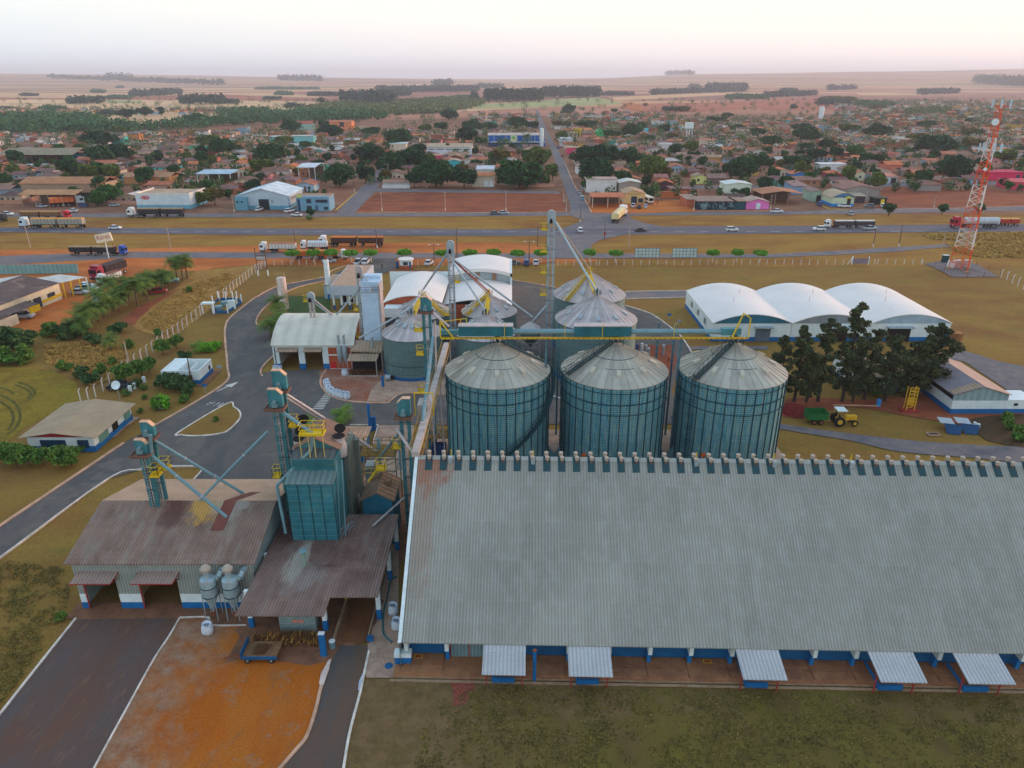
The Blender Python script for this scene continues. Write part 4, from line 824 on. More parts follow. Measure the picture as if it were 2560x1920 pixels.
elevator('bucket_elevator', 'small silver elevator with round head on the arched shed roof', V3('f',468,450,132).x, 132, V3('f',468,450,132).z, 7.6, .34, .7, 'round', GALVP, GALV, plats=((11.4,-1,.8),), hw=1.5, hh=1.9, spouts=(([V('f',500,515,132), V('f',680,660,133.5)],.16,GALVP),([V('f',505,545,132), V('f',675,668,133.2)],.12,GALV)))
elevator('bucket_elevator', 'silver round-headed elevator beside the pale dryer tower', V3('f',888,230,129).x, 129, V3('f',888,222,129).z, 0, .32, .8, 'round', GALV, GALVP, plats=((10.6,-1,.9),(5.2,-1,.9)), hw=1.3, hh=2.2, spouts=(
    ([V('f',920,300,129), V('f',1010,400,128.6)],.17,GALV), ([V('f',915,395,129), V('f',690,655,133.5)],.17,GALV), ([V('f',1000,440,128.5), V('f',930,510,129)],.13,GALV)))
# ------------------------------------------------------------------ silos
def silo_mats(tag_, wall, roofc):
    m = NT(tag_+'_wall'); P = m.n('TexCoord').outputs['Object']; X = m.n('SeparateXYZ', i_0=P)
    ang = m.math('ARCTAN2', X.outputs[1], X.outputs[0]); z = X.outputs[2]
    br = m.n('TexBrick', offset=.5, i_Vector=m.n('CombineXYZ', i_0=m.math('MULTIPLY', ang, 7.0), i_1=z, i_2=0.0), i_Color1=(.86,.86,.86), i_Color2=(1.1,1.1,1.1), i_Mortar=(.6,.6,.6), i_Scale=1.0, i_5=.02, i_8=2.8, i_9=1.12) if False else None
    bx = m.n('TexBrick'); bx.offset = .5
    m.t.links.new(m.n('CombineXYZ', i_0=m.math('MULTIPLY', ang, 7.0), i_1=z, i_2=0.0).outputs[0], bx.inputs['Vector'])
    bx.inputs['Color1'].default_value = (.93,.93,.93,1); bx.inputs['Color2'].default_value = (1.05,1.05,1.05,1); bx.inputs['Mortar'].default_value = (.62,.62,.62,1)
    bx.inputs['Scale'].default_value = 1; bx.inputs['Mortar Size'].default_value = .02; bx.inputs['Brick Width'].default_value = 2.8; bx.inputs['Row Height'].default_value = 1.12
    col = m.mix(m.rng(m.noise(m.n('CombineXYZ', i_0=m.math('MULTIPLY', ang, 60.0), i_1=m.math('MULTIPLY', z, .22), i_2=0.0), 1.0, 4, .6, .8), .42, .60), wall[0], wall[1])
    col = m.mix(m.rng(m.noise(m.n('CombineXYZ', i_0=m.math('MULTIPLY', ang, 16.0), i_1=m.math('MULTIPLY', z, .4), i_2=0.0), 1.0, 4, .6, 2.0), .42, .70, 0, wall[3]), col, wall[2])
    col = m.mix(1.0, col, bx.outputs['Color'], 'MULTIPLY')
    rib = m.math('SINE', m.math('MULTIPLY', z, 2*math.pi/.28)); m.bump(m.rng(rib, -1, 1, 0, 1), .04)
    wm = m.out(col, .55, .2)
    m = NT(tag_+'_roof'); P = m.n('TexCoord').outputs['Object']; X = m.n('SeparateXYZ', i_0=P)
    ang = m.math('ARCTAN2', X.outputs[1], X.outputs[0]); seg = m.math('FLOOR', m.math('MULTIPLY', ang, 40/(2*math.pi)))
    wn = m.n('TexWhiteNoise', noise_dimensions='1D'); m.t.links.new(seg, wn.inputs['W'])
    f = m.rng(wn.outputs['Value'], 0, 1, .80, 1.12); n1 = m.rng(m.noise(P, .5, 5, .6), .3, .7, .85, 1.12)
    col = m.mix(m.rng(m.noise(P, .28, 4), .5, .68, 0, .7), roofc[0], roofc[1]); ff = m.math('MULTIPLY', f, n1)
    col = m.mix(1.0, col, m.n('CombineColor', i_0=ff, i_1=ff, i_2=ff), 'MULTIPLY')
    return wm, m.out(col, .6, .15)
SF = silo_mats('front_silo', (c(66,132,136), c(136,160,150), c(50,124,168), .65), (c(164,160,148), c(150,138,126)))
SB_ = silo_mats('rear_silo', (c(84,116,118), c(88,114,112), c(108,124,120), .6), (c(178,170,168), c(160,150,150)))
WM2 = mat('hood_sheet', c(178,172,156), .7)
RINGM = mat('silo_stiffener', c(30,66,76), .6, .1, var=.2)
def silo(label, x, y, Rr, e, zt, mats, front, vents=10, va=0.0, vr=.72, stair=None, sm=None, ring2=True, base=True, spiral=False, grp=None):
    t = thing('grain_silo', label, 'silo', (x, y, 0), group=grp); wm, rm = mats
    part(MB().lathe([(Rr,.45),(Rr,e)], n=72), 'wall', wm, t, l=1, sm=1)
    part(MB().lathe([(0,.6),(Rr+.12,.6),(Rr+.12,0)], n=72), 'foundation', mat('silo_base', c(28,86,138), .8) if 'silo_base' not in MTS else MTS['silo_base'], t, l=1, sm=1)
    sl = (zt-e)/(Rr-.45)
    mb = MB().lathe([(Rr+.14,e-.10),(Rr+.14,e),(.45,zt),(.45,zt+.3),(0,zt+.36)], n=80)
    for i in range(40):
        a = 2*math.pi*i/40; mb.beam((Rr*1.02*math.cos(a),Rr*1.02*math.sin(a),e+.02),(.5*math.cos(a),.5*math.sin(a),zt+.0),.07,.09)
    part(mb, 'roof', rm, t, l=1, sm=1)
    mb = MB(); r1 = Rr*.42; z1 = e+(Rr-r1)*sl; mb.lathe([(r1+.03,z1+.02),(r1,z1+.12),(r1-.03,z1+.05)], n=60)
    if front: r1 = Rr*.62; z1 = e+(Rr-r1)*sl; mb.lathe([(r1+.03,z1+.02),(r1,z1+.10),(r1-.03,z1+.04)], n=12, a0=-2.0, a1=-1.1)
    part(mb, 'roof_hoop', RINGM if front else GALV, t, l=1)
    for i in range(vents):
        a = va + 2*math.pi*i/vents; rv = Rr*vr; zv = e+(Rr-rv)*sl
        mb = MB(); ca, sa = math.cos(a), math.sin(a)
        def q(dr, dt, dz): return ((rv+dr)*ca-dt*sa, (rv+dr)*sa+dt*ca, zv-dr*sl+dz)
        mb.add([q(-.45,-.28,.02),q(.45,-.28,.02),q(.45,.28,.02),q(-.45,.28,.02),q(-.45,-.28,.3),q(.45,-.28,.42),q(.45,.28,.42),q(-.45,.28,.3)], [(0,1,2,3),(4,5,6,7),(0,1,5,4),(1,2,6,5),(2,3,7,6),(3,0,4,7)])
        part(mb, 'roof_vent', WM2 if front else GALV, t, l=1)
    if front:
        mb = MB(); ns = 36
        for i in range(ns):
            a = 2*math.pi*i/ns; mb.beam(((Rr+.06)*math.cos(a),(Rr+.06)*math.sin(a),.1),((Rr+.06)*math.cos(a),(Rr+.06)*math.sin(a),e-.06),.10,.10)
        part(mb, 'stiffener', RINGM, t, l=1)
        mb = MB()
        for z in (e-.75, e-2.35, e-3.8): mb.lathe([(Rr+.1,z),(Rr+.19,z),(Rr+.19,z+.09),(Rr+.1,z+.09)], n=72)
        part(mb, 'wind_ring', RINGM, t, l=1)
    else:
        mb = MB()
        for z in (e-.2, e*.35): mb.lathe([(Rr,z),(Rr+.05,z),(Rr+.05,z+.06)], n=72)
        part(mb, 'seam', TEALD, t, l=1)
    if stair is not None:
        a = stair; ca, sa = math.cos(a), math.sin(a); mb = MB()
        for s in (-.35, .35):
            o_ = (-sa*s, ca*s)
            mb.beam((Rr*1.0*ca+o_[0],Rr*1.0*sa+o_[1],e+.25),(.7*ca+o_[0],.7*sa+o_[1],zt+.15),.07,.14)
            mb.beam((Rr*1.0*ca+o_[0],Rr*1.0*sa+o_[1],e+1.1),(.7*ca+o_[0],.7*sa+o_[1],zt+1.0),.05)
            for k in range(9): f = k/8; p_ = Vector((Rr*ca+o_[0],Rr*sa+o_[1],e+.25)).lerp(Vector((.7*ca+o_[0],.7*sa+o_[1],zt+.15)), f); mb.beam(p_, p_+Vector((0,0,.85)), .045)
        for k in range(26): f = k/25; p_ = Vector((Rr*ca,Rr*sa,e+.3)).lerp(Vector((.7*ca,.7*sa,zt+.2)), f); mb.beam(p_+Vector((-sa*.35,ca*.35,0)), p_-Vector((-sa*.35,ca*.35,0)), .2, .04)
        part(mb, 'roof_stair', sm or TEALD, t, l=1)
        part(rail(MB(), [(Rr*ca-sa*.5+ca*.0,Rr*sa+ca*.5),(Rr*ca+ca*.9-sa*.5,Rr*sa+sa*.9+ca*.5),(Rr*ca+ca*.9+sa*.5,Rr*sa+sa*.9-ca*.5),(Rr*ca+sa*.5,Rr*sa-ca*.5)], e-.1, 1.1), 'eave_landing', sm or TEALD, t, l=1)
    part(rail(MB(), [(.7*math.cos(k*math.pi/4),.7*math.sin(k*math.pi/4)) for k in range(9)], zt+.1, .7, .05, .5).cyl((0,0,zt),(0,0,zt+1.2),.16,n=10), 'apex_rail', (sm or TEALD), t, l=1)
    return t
s1 = silo('left one of the three big ribbed teal silos, with a spiral stair', -1.95, 92, 7.05, 13.4, 17.0, SF, True, 9, -1.57, stair=R(12), grp='front ribbed silos')
s2 = silo('middle one of the three big ribbed teal silos', 14.0, 92, 7.15, 13.4, 17.1, SF, True, 9, -1.6, stair=R(202), grp='front ribbed silos')
s3 = silo('right one of the three big ribbed teal silos, nearest the tall trees', 30.1, 92, 7.15, 13.4, 17.1, SF, True, 9, -1.62, stair=R(215), grp='front ribbed silos')
# stair spiralling down the first silo and cages of the others
mb = MB(); Rr = 7.3; pts = []
for k in range(40):
    f = k/39; a = R(10)-R(125)*f; z = 13.2-12.9*f + (.0 if f < .5 else .0); pts.append(Vector(((Rr+.35)*math.cos(a),(Rr+.35)*math.sin(a),z)))
for k in range(39):
    mb.beam(pts[k]*1, pts[k+1]*1, .55, .16); mb.beam(pts[k]+Vector((0,0,1)), pts[k+1]+Vector((0,0,1)), .06)
    mb.beam(pts[k]+Vector((0,0,.5)), pts[k+1]+Vector((0,0,.5)), .05); mb.beam(pts[k], pts[k]+Vector((0,0,1)), .05)
part(mb, 'spiral_stair', TEALD, s1, l=1)
for s_, a in ((s2, R(202)), (s3, R(215))):
    mb = MB()
    for d in (-.3,.3): mb.beam((7.5*math.cos(a)-d*math.sin(a),7.5*math.sin(a)+d*math.cos(a),0),(7.5*math.cos(a)-d*math.sin(a),7.5*math.sin(a)+d*math.cos(a),14.2),.06)
    for k in range(40): z=.3+k*.34; mb.beam((7.5*math.cos(a)-.3*math.sin(a),7.5*math.sin(a)+.3*math.cos(a),z),(7.5*math.cos(a)+.3*math.sin(a),7.5*math.sin(a)-.3*math.cos(a),z),.035)
    for k in range(6): z=2.5+k*2; mb.lathe([(.42,z),(.45,z),(.45,z+.06)], cx=7.7*math.cos(a), cy=7.7*math.sin(a), n=12)
    part(mb, 'side_ladder', TEALD, s_, l=1)
    part(MB().cyl((7.1*math.cos(-2.2),7.1*math.sin(-2.2),3.2),(7.55*math.cos(-2.2),7.55*math.sin(-2.2),3.2),.28,n=14), 'inspection_hatch', mat('orange_hatch', c(196,92,40), .6) if 'orange_hatch' not in MTS else MTS['orange_hatch'], s_, l=1)
for s_, sgn in ((s1,1),(s2,-1),(s2,1),(s3,-1)):
    part(MB().add([(sgn*6.9,-1.2,0),(sgn*8.2,-1.2,0),(sgn*7.6,-1.2,.9),(sgn*7.0,-1.2,2.0),(sgn*6.9,-.2,0),(sgn*8.2,-.2,0),(sgn*7.6,-.2,.9),(sgn*7.0,-.2,2.0)], [(0,1,2,3),(4,5,6,7),(1,5,6,2),(2,6,7,3)]), 'aeration_duct', TEALL, s_, l=1, sm=0)
silo('dull teal silo nearest the arched shed, with a blue base ring', -18.1, 124.7, 5.41, 7.6, 10.7, SB_, False, 12, .2, .5, grp='rear silos')
silo('dull silo with a yellow roof stair behind the one nearest the arched shed', -17.6, 137, 5.41, 7.6, 10.8, SB_, False, 10, .4, .7, stair=R(-35), sm=YELM, grp='rear silos')
silo('dull silo with a yellow roof stair, behind and right of the silver elevator', -4.5, 137.5, 5.41, 7.6, 10.8, SB_, False, 10, .1, .7, stair=R(220), sm=YELM, grp='rear silos')
silo('dull silo half hidden behind the conveyor bridge left box', -4.7, 124.7, 5.41, 7.6, 10.7, SB_, False, 12, .2, .5, grp='rear silos')
silo('large pale-roofed silo right of the tallest elevator, behind the bridge right box', 15.05, 124, 7.2, 10.4, 14.6, SB_, False, 10, -1.6, .72, grp='large rear silos')
silo('farthest large silo with a yellow roof stair, behind its pale-roofed twin', 15.4, 139.9, 7.13, 10.4, 14.6, SB_, False, 10, -1.3, .72, stair=R(228), sm=YELM, grp='large rear silos')
# bridges of yellow rail between the rear silo tops
t = thing('catwalk', 'yellow catwalk linking the two left rear silo roofs', 'catwalk', (-16, 127, 9)); rail(mb := MB(), [(-18.0,125.5),(-17.7,136)], 10.6, 1.0, .07, 1.5); mb.box(-18.3,125.5,10.5,-17.4,136,10.6); part(mb, 'walkway', YELM, t)
t = thing('catwalk', 'yellow catwalk linking the two middle rear silo roofs', 'catwalk', (-4.5, 127, 9)); rail(mb := MB(), [(-4.8,125.5),(-4.6,136.5)], 10.6, 1.0, .07, 1.5); mb.box(-5.1,125.5,10.5,-4.2,136.5,10.6); part(mb, 'walkway', YELM, t)
t = thing('catwalk', 'yellow catwalk linking the two large rear silo roofs', 'catwalk', (15.4, 131, 12)); rail(mb := MB(), [(15.0,125),(15.3,139)], 14.4, 1.0, .07, 1.5); mb.box(14.6,125,14.3,15.6,139,14.4); part(mb, 'walkway', YELM, t)
# hopper bin on a truss frame
t = thing('hopper_bin', 'small hopper-bottomed bin on a lattice frame behind the bridge', 'hopper bin', (3.5, 131, 0))
part(MB().lathe([(0,7.4),(1.9,6.2),(1.9,4.6),(.3,2.6),(.2,2.4)], n=28), 'bin', SB_[0], t, l=1, sm=1); part(MB().lathe([(0,7.5),(1.95,6.25),(1.95,6.15)], n=28), 'lid', SB_[1], t, l=1, sm=1)
for sx_ in (-1.7,1.7):
    for sy_ in (-1.5,1.5): part(MB().beam((sx_,sy_,0),(sx_,sy_,4.7),.16), 'leg', GALVP, t, l=1)
mb = MB()
for z in (2.6,3.6): mb.beam((-1.7,-1.5,z),(1.7,-1.5,z),.1).beam((-1.7,1.5,z),(1.7,1.5,z),.1)
for k in range(6): mb.beam((-1.7+k*.57,-1.5,2.6 if k%2 else 3.6),(-1.13+k*.57,-1.5,3.6 if k%2 else 2.6),.07)
part(mb, 'truss', GALVP, t, l=1)
# ------------------------------------------------------------------ overhead conveyor bridge
t = thing('conveyor_bridge', 'long teal tube conveyor with a yellow walkway above the three front silos', 'conveyor', (10, 92, 17)); XL = -9.5; XR = 30.6
part(MB().cyl((-3.5,92,18.72),(XR-2,92,18.72),.36,n=16), 'tube', TEALL, t, sm=1)
part(MB().box(XL,91.6,18.35,-6.0,92.4,18.95).box(XR-2.6,91.6,18.3,XR,92.4,19.2), 'end_housing', TEAL, t)
for x0, x1 in ((-7.1,.1),(8.35,15.9)):
    b = part(MB().box(x0,91.4,18.25,x1,92.6,19.6), 'drive_housing', mat('bridge_box', c(28,96,106), .6, var=.3, sca=.6) if 'bridge_box' not in MTS else MTS['bridge_box'], t); part(MB().box(x0-.06,91.3,19.6,x1+.06,92.7,19.72), 'cover', GALVP, b)
part(MB().box(XL,90.9,18.0,XR+.6,91.0,18.2).box(XL,91.0,18.05,XR+.6,91.6,18.1), 'walkway', mat('ochre_beam', c(196,152,24), .6, var=.25), t)
mb = MB().box(XL,91.7,17.75,XR,91.85,17.95)
for k in range(60): x = XL+k*.68; mb.beam((x,90.88,18.2),(x,90.88,18.02),.07)
part(mb, 'under_beam', RINGM, t)
for x in (XL,-1.0,7.0,12.0,21.5): part(MB().beam((x,90.95,18.1),(x,90.95,20.1),.07).beam((x,90.95,20.1),(x+.4,91.2,20.1),.06), 'rail_post', YELM, t)
part(MB().beam((XL,90.95,18.1),(XL,90.95,20.5),.16).beam((XL,90.95,20.5),(XL+1.7,90.95,18.2),.16).beam((XL,90.95,18.1),(XL+1.8,90.95,18.1),.2).beam((XL,90.95,20.4),(XL+3.4,92.5,20.4),.08).beam((XL+3.4,92.5,20.4),(XL+3.4,92.5,18.4),.1).beam((XL+2.6,92.5,20.3),(XL+2.6,92.5,18.4),.08), 'end_frame', YELM, t)
part(MB().beam((XR-1.4,90.95,18.1),(XR-.2,90.95,21.6),.16).beam((XR-.2,90.95,21.6),(XR+.8,90.95,20.9),.14).beam((XR+.8,90.95,20.9),(XR+.8,90.95,18.1),.14).beam((XR-.9,91.8,18.1),(XR+.1,91.8,21.4),.12), 'end_frame', YELM, t)
for x, w_ in ((-1.95,1), (14.0,1), (30.1,1)):
    part(MB().cyl((x,92,17.1),(x,92,18.4),.22,n=12).beam((x-.9,91.5,16.8),(x-.9,91.5,18.1),.1).beam((x+.9,91.5,16.8),(x+.9,91.5,18.1),.1).beam((x-.9,91.5,17.4),(x+.9,91.5,17.4),.08), 'discharge', RINGM, t)
for x, y in ((4.6,91.6),(6.7,98.5),(21.0,98.6),(22.7,91.8),(23.3,98.4)):
    part(MB().beam((x,y,0),(x,y,17.8),.26).beam((x-.12,y,6),(x-.12,y,6.2),.4).beam((x,y,12),(x,y,12.2),.4), 'support_post', mat('speckled_post', c(74,108,120), .6, var=.5, sca=2.5) if 'speckled_post' not in MTS else MTS['speckled_post'], t)
# inclined gallery from the ridge of the long warehouse
t = thing('inclined_conveyor', 'pale enclosed conveyor trough running back from the long warehouse ridge', 'conveyor', (-10, 80, 13))
a, b = Vector((-9.9,65.2,14.6)), Vector((-10.4,108,11.2)); part(MB().beam(a,b,.75,.5), 'trough', mat('dusty_trough', c(168,158,152), .7, var=.25, sca=.6), t)
mb = MB()
for s in (-.65,.65): mb.beam(a+Vector((s,0,-.3)), b+Vector((s,0,-.3)), .07).beam(a+Vector((s,0,.6)), b+Vector((s,0,.6)), .05)
for k in range(22):
    p_ = a.lerp(b, k/21)
    for s in (-.65,.65): mb.beam(p_+Vector((s,0,-.3)), p_+Vector((s,0,.6)), .05)
part(mb, 'side_rail', mat('old_ochre', c(150,118,52), .7) , t)
for y in (80,90,100,107): z = a.z+(y-65.2)/(42.8)*(b.z-a.z); part(MB().beam((-10.9,y,0),(-10.6,y,z-.4),.14).beam((-9.4,y,0),(-9.8,y,z-.4),.14).beam((-10.9,y,3),(-9.5,y,7),.06).beam((-9.5,y,3),(-10.9,y,7),.06).beam((-10.9,y,7),(-9.6,y,z-.5),.06), 'trestle', GALVP, t)
hp = V3('j',1745,640,78); part(MB().box(hp.x-.6,hp.y-.9,13.2,hp.x+.6,hp.y+1.2,14.7), 'feed_box', MTS['dusty_trough'], t)
mb = MB(); x0, x1, y0 = hp.x-1.1, hp.x+1.1, hp.y+.6
mb.beam((x0,y0,12.6),(x0,y0,15.6),.12).beam((x1,y0,12.6),(x1,y0,15.6),.12).beam((x0,y0,15.6),(x1,y0,15.6),.12).beam((x0,y0,13.4),(x1,y0,13.4),.08); part(mb, 'yellow_portal', YELM, t)
# lower ochre landing between elevator and silo
t = thing('service_landing', 'ochre railed landing at the foot of the tall teal elevator', 'platform', (-10.5, 93, 0))
mb = MB().box(-12.4,92,2.6,-8.2,95,2.7); rail(mb, [(-12.4,92),(-8.2,92),(-8.2,95),(-12.4,95)], 2.7, 1.1, .06, 1.0)
for x in (-12.3,-8.3): mb.beam((x,92.1,0),(x,92.1,2.7),.12)
part(mb, 'deck', mat('ochre_rail', c(132,98,46), .7, var=.3), t); part(MB().box(-11.5,91.4,0,-9.5,93,1.6), 'blue_housing', mat('navy_housing', c(20,50,90), .7), t)
# ------------------------------------------------------------------ small teal gabled house behind the canopy + screener frame
t = thing('sieve_house', 'little teal gabled house with brown ribbed roof between dryer and warehouse', 'shed', (-15.3, 70.5, 0))
part(MB().box(-17.0,70.4,0,-13.6,75.2,5.9).ext([(-17.0,5.9),(-13.6,5.9),(-15.3,6.75)], 'y', 70.4, 75.2), 'wall', mat('teal_wall', c(24,100,124), .7, var=.2, stripe=('x',.3,.25,.03)), t)
RB = mat('ribbed_brown_roof', c(150,112,84), .8, var=.3, sca=.8, stripe=('y',.8,.4,.06))
part(MB().add([(-15.3,70.2,6.95),(-13.3,70.2,5.9),(-13.3,75.4,5.9),(-15.3,75.4,6.95),(-15.3,70.2,6.87),(-13.3,70.2,5.82),(-13.3,75.4,5.82),(-15.3,75.4,6.87)], [(0,1,2,3),(4,5,6,7),(0,1,5,4),(1,2,6,5)]), 'roof', RB, t)
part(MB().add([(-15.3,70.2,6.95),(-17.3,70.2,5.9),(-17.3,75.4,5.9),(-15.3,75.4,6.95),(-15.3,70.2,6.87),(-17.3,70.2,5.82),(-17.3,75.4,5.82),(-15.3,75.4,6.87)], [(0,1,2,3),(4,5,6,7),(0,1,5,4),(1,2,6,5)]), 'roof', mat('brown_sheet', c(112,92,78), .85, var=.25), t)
part(MB().box(-14.7,72.6,6.6,-14.1,73.6,7.0), 'roof_hatch', RB, t)
deck(t, -15.9, 73.6, -14.8, 74.8, 8.0); mb = MB()
for i in range(10): f=i/9; mb.box(-17.4+f*1.6,74.0,5.6+f*2.3,-17.1+f*1.6,74.6,5.68+f*2.3)
rail(mb, [(-17.4,74.7),(-15.9,74.7)], 6.4, 1.2, .06, .7); part(mb, 'stair', YELM, t)
t = thing('screener_frame', 'rusty lattice frame holding a grain screener beside the teal gabled house', 'frame', (-16.0, 78, 0)); mb = MB()
for x in (-18.3,-14.0):
    for y in (76.5,79.5): mb.beam((x,y,0),(x,y,9.2),.12)
for z in (3.5,6.2,8.2):
    for y in (76.5,79.5): mb.beam((-18.3,y,z),(-14.0,y,z),.1).beam((-18.3,y,z-2.4),(-14.0,y,z),.06)
    for x in (-18.3,-14.0): mb.beam((x,76.5,z),(x,79.5,z),.1)
part(mb, 'frame', mat('grimy_steel', c(108,104,88), .7, var=.3), t)
part(rail(MB().box(-18.3,76.5,8.2,-14,79.5,8.28), [(-18.3,76.5),(-14,76.5),(-14,79.5),(-18.3,79.5),(-18.3,76.5)], 8.28, 1.0, .06, .9), 'top_deck', mat('ochre_deck', c(120,94,40), .8), t)
part(MB().cyl((-16.2,78,8.0),(-16.2,78,9.9),.3,.18,12).cyl((-16.2,78,4.0),(-16.2,78,8.0),.2,n=10), 'chute', TEALL, t); part(MB().box(-17.9,77,4.5,-16.8,78.5,6.6), 'machine', GALV, t)
part(MB().cyl((-18.2,73.0,5.2),(-18.2,73.0,2.2),.45,.06,10), 'pale_cone', mat('pale_cone', c(196,170,156), .8), t)
# gate lodge roof, stools, palms strip
t = thing('weigh_office', 'low tan hipped-roof office behind the dryer by the crossing', 'building', (-25.5, 92, 0))
x0, x1, y0, y1 = -28.4, -20.6, 89.5, 95.5
part(MB().box(x0+.4,y0+.4,0,x1-.4,y1-.4,2.9), 'wall', BLUED, t); part(MB().add([(x0,y0,2.85),(x1,y0,2.85),(x1,y1,2.85),(x0,y1,2.85),(x0+2.6,(y0+y1)/2,4.0),(x1-2.6,(y0+y1)/2,4.0)], [(0,1,5,4),(1,2,5),(2,3,4,5),(3,0,4),(0,1,2,3)]), 'roof', TANSH, t)
for (x, y), lb in (((1100,822),'farther'),((1070,885),'nearer'),((995,878),'leftmost, smallest')):
    p = G('j', x, y+25); t = thing('round_table', 'white round garden table on the grass strip, ' + lb, 'garden table', p, group='round garden tables')
    r_ = .75 if lb[0] != 'l' else .45; part(MB().lathe([(0,.78),(r_,.78),(r_,.7),(0,.7)], n=20), 'table_top', WHITE, t, l=1); part(MB().cyl((0,0,0),(0,0,.7),.1,n=8), 'stem', GALV, t, l=1)
for (x, y, h), lb in (((1185,740,4.6),'tallest of the three round blue posts by the roadside'), ((1208,730,2.3),'short round blue post in front of its twin by the roadside'), ((1235,722,2.2),'short round blue post, rightmost of the three by the roadside')):
    p = G('j', x, y); tag(MB().cyl((p.x,p.y,0),(p.x,p.y,h),.22,n=14).cyl((p.x,p.y,h),(p.x,p.y,h+.06),.2,.15,14).build('blue_post', BLUE, origin=p, sm=1), lb, 'post')
p = G('f', 1098, 1268); tag(MB().cyl((p.x,p.y,0),(p.x,p.y,2.0),.25,n=14).build('blue_post', BLUE, origin=p, sm=1), 'round blue post on the concrete by the first rear silo', 'post')
# ------------------------------------------------------------------ arched receiving shed at the centre left
t = thing('arched_shed', 'pale arched-roof truck shed with orange walls and white blue-footed pillars', 'shed', (-36.5, 125.5, 0))
X0, X1, Y0, Y1 = -43.9, -29.4, 125.3, 140.2; zc, zr = 4.9, 8.1
def arc(y, y0, y1, ze, zt): u = (y-(y0+y1)/2)/((y1-y0)/2); return ze+(zt-ze)*(1-u*u)
ysn = [Y0-.5+(Y1-Y0+1)*k/16 for k in range(17)]
prof = [(y, arc(y, Y0-.5, Y1+.5, zc, zr)) for y in ysn]
part(MB().ext(prof+[(y, z-.14) for y, z in prof[::-1]], 'x', X0-.4, X1+.4), 'roof', mat('cream_arched_roof', c(196,192,178), .7, var=.12, sca=.3, lap=('y',3.7,.02,.2,c(160,158,150)), dirt=(c(172,164,150), .4, .6), stripe=('x',2.4,.12,.01)), t, sm=1)
part(MB().poly([(-41,136.0,arc(136.0,Y0-.5,Y1+.5,zc,zr)+.03),(-30.0,136.0,arc(136.0,Y0-.5,Y1+.5,zc,zr)+.03),(-30.0,138.6,arc(138.6,Y0-.5,Y1+.5,zc,zr)+.03),(-41,138.6,arc(138.6,Y0-.5,Y1+.5,zc,zr)+.03)]), 'white_sheet', WHITE, t)
for x in (X1-.2,):
    part(MB().ext([(Y0,0),(Y1,0),(Y1,4.6)]+[(y, z-.16) for y, z in prof[::-1] if Y0 < y < Y1]+[(Y0,4.6)], 'x', x, x+.2), 'gable_wall', ORB, t)
    mb = MB()
    for y in (Y0+.1,Y0+3.5,Y0+7,Y0+10.5,Y1-.2): mb.box(x+.2,y,0,x+.34,y+.3,min(arc(y,Y0-.5,Y1+.5,zc,zr)-.2,7.6))
    mb.box(x+.2,Y0,3.2,x+.26,Y1,3.4).box(x+.2,Y0,1.6,x+.26,Y1,1.75); part(mb, 'white_column', WHITE, t)
part(MB().box(X0+.0,Y0,0,X0+.2,Y1,4.7), 'side_wall', WHITE, t); part(MB().box(X0,Y1-.2,0,X1,Y1,4.8), 'rear_wall', ORB, t)
gx = [G('f', x, 1105).x for x in (202,418,622)]
for x in gx: b = part(MB().box(x-.6,Y0,0,x+.5,Y0+.5,4.7), 'pillar', WHITE, t); part(MB().box(x-.62,Y0-.03,0,x+.52,Y0+.52,1.1), 'pillar_foot', BLUE, b)
part(MB().box(X0,Y0-.02,4.3,X1,Y0+.3,4.85), 'front_beam', WHITE, t)
part(MB().box(gx[2]+.5,Y0+.05,0,X1-.2,Y0+.25,4.4), 'front_wall', ORB, t); part(MB().box(gx[2]+.5,Y0,2.7,X1-.2,Y0+.28,2.95).box(gx[2]+.5,Y0,0,X1-.2,Y0+.28,.12), 'white_trim', WHITE, t)
part(MB().box(gx[2]+.8,Y0-.12,.3,gx[2]+1.7,Y0+.05,1.4), 'fire_hose_box', mat('hydrant_red', c(186,30,40), .5), t)
for a, b in ((gx[0]+.4,gx[1]-.5),(gx[1]+.6,gx[2]-.5)): part(MB().add([(a,Y0-1.1,3.85),(b,Y0-1.1,3.85),(b,Y0,4.3),(a,Y0,4.3),(a,Y0-1.1,3.78),(b,Y0-1.1,3.78),(b,Y0,4.2),(a,Y0,4.2)], [(0,1,2,3),(4,5,6,7),(0,1,5,4),(1,2,6,5),(3,0,4,7)]), 'door_canopy', TANSH, t)
# twin small cyclones
for x, lb in ((737,'left'),(783,'right')):
    p = G('f', x, 1120); t = thing('cyclone', lb + ' slim grey cyclone against the orange wall of the arched shed', 'dust cyclone', p, group='slim cyclones')
    part(MB().lathe([(0,5.0),(.45,4.9),(.5,4.6),(.5,3.0),(.1,1.2),(0,1.2)], n=18).cyl((0,0,4.9),(0,0,6.6),.2,n=12), 'body', GALV, t, l=1, sm=1); part(MB().lathe([(0,6.9),(.28,6.8),(.28,6.6),(0,6.6)], n=14), 'rain_cap', GALVP, t, l=1)
    for k in range(4): a = .78+k*1.57; part(MB().beam((.5*math.cos(a),.5*math.sin(a),3.2),(.5*math.cos(a),.5*math.sin(a),0),.06), 'leg', GALV, t, l=1)
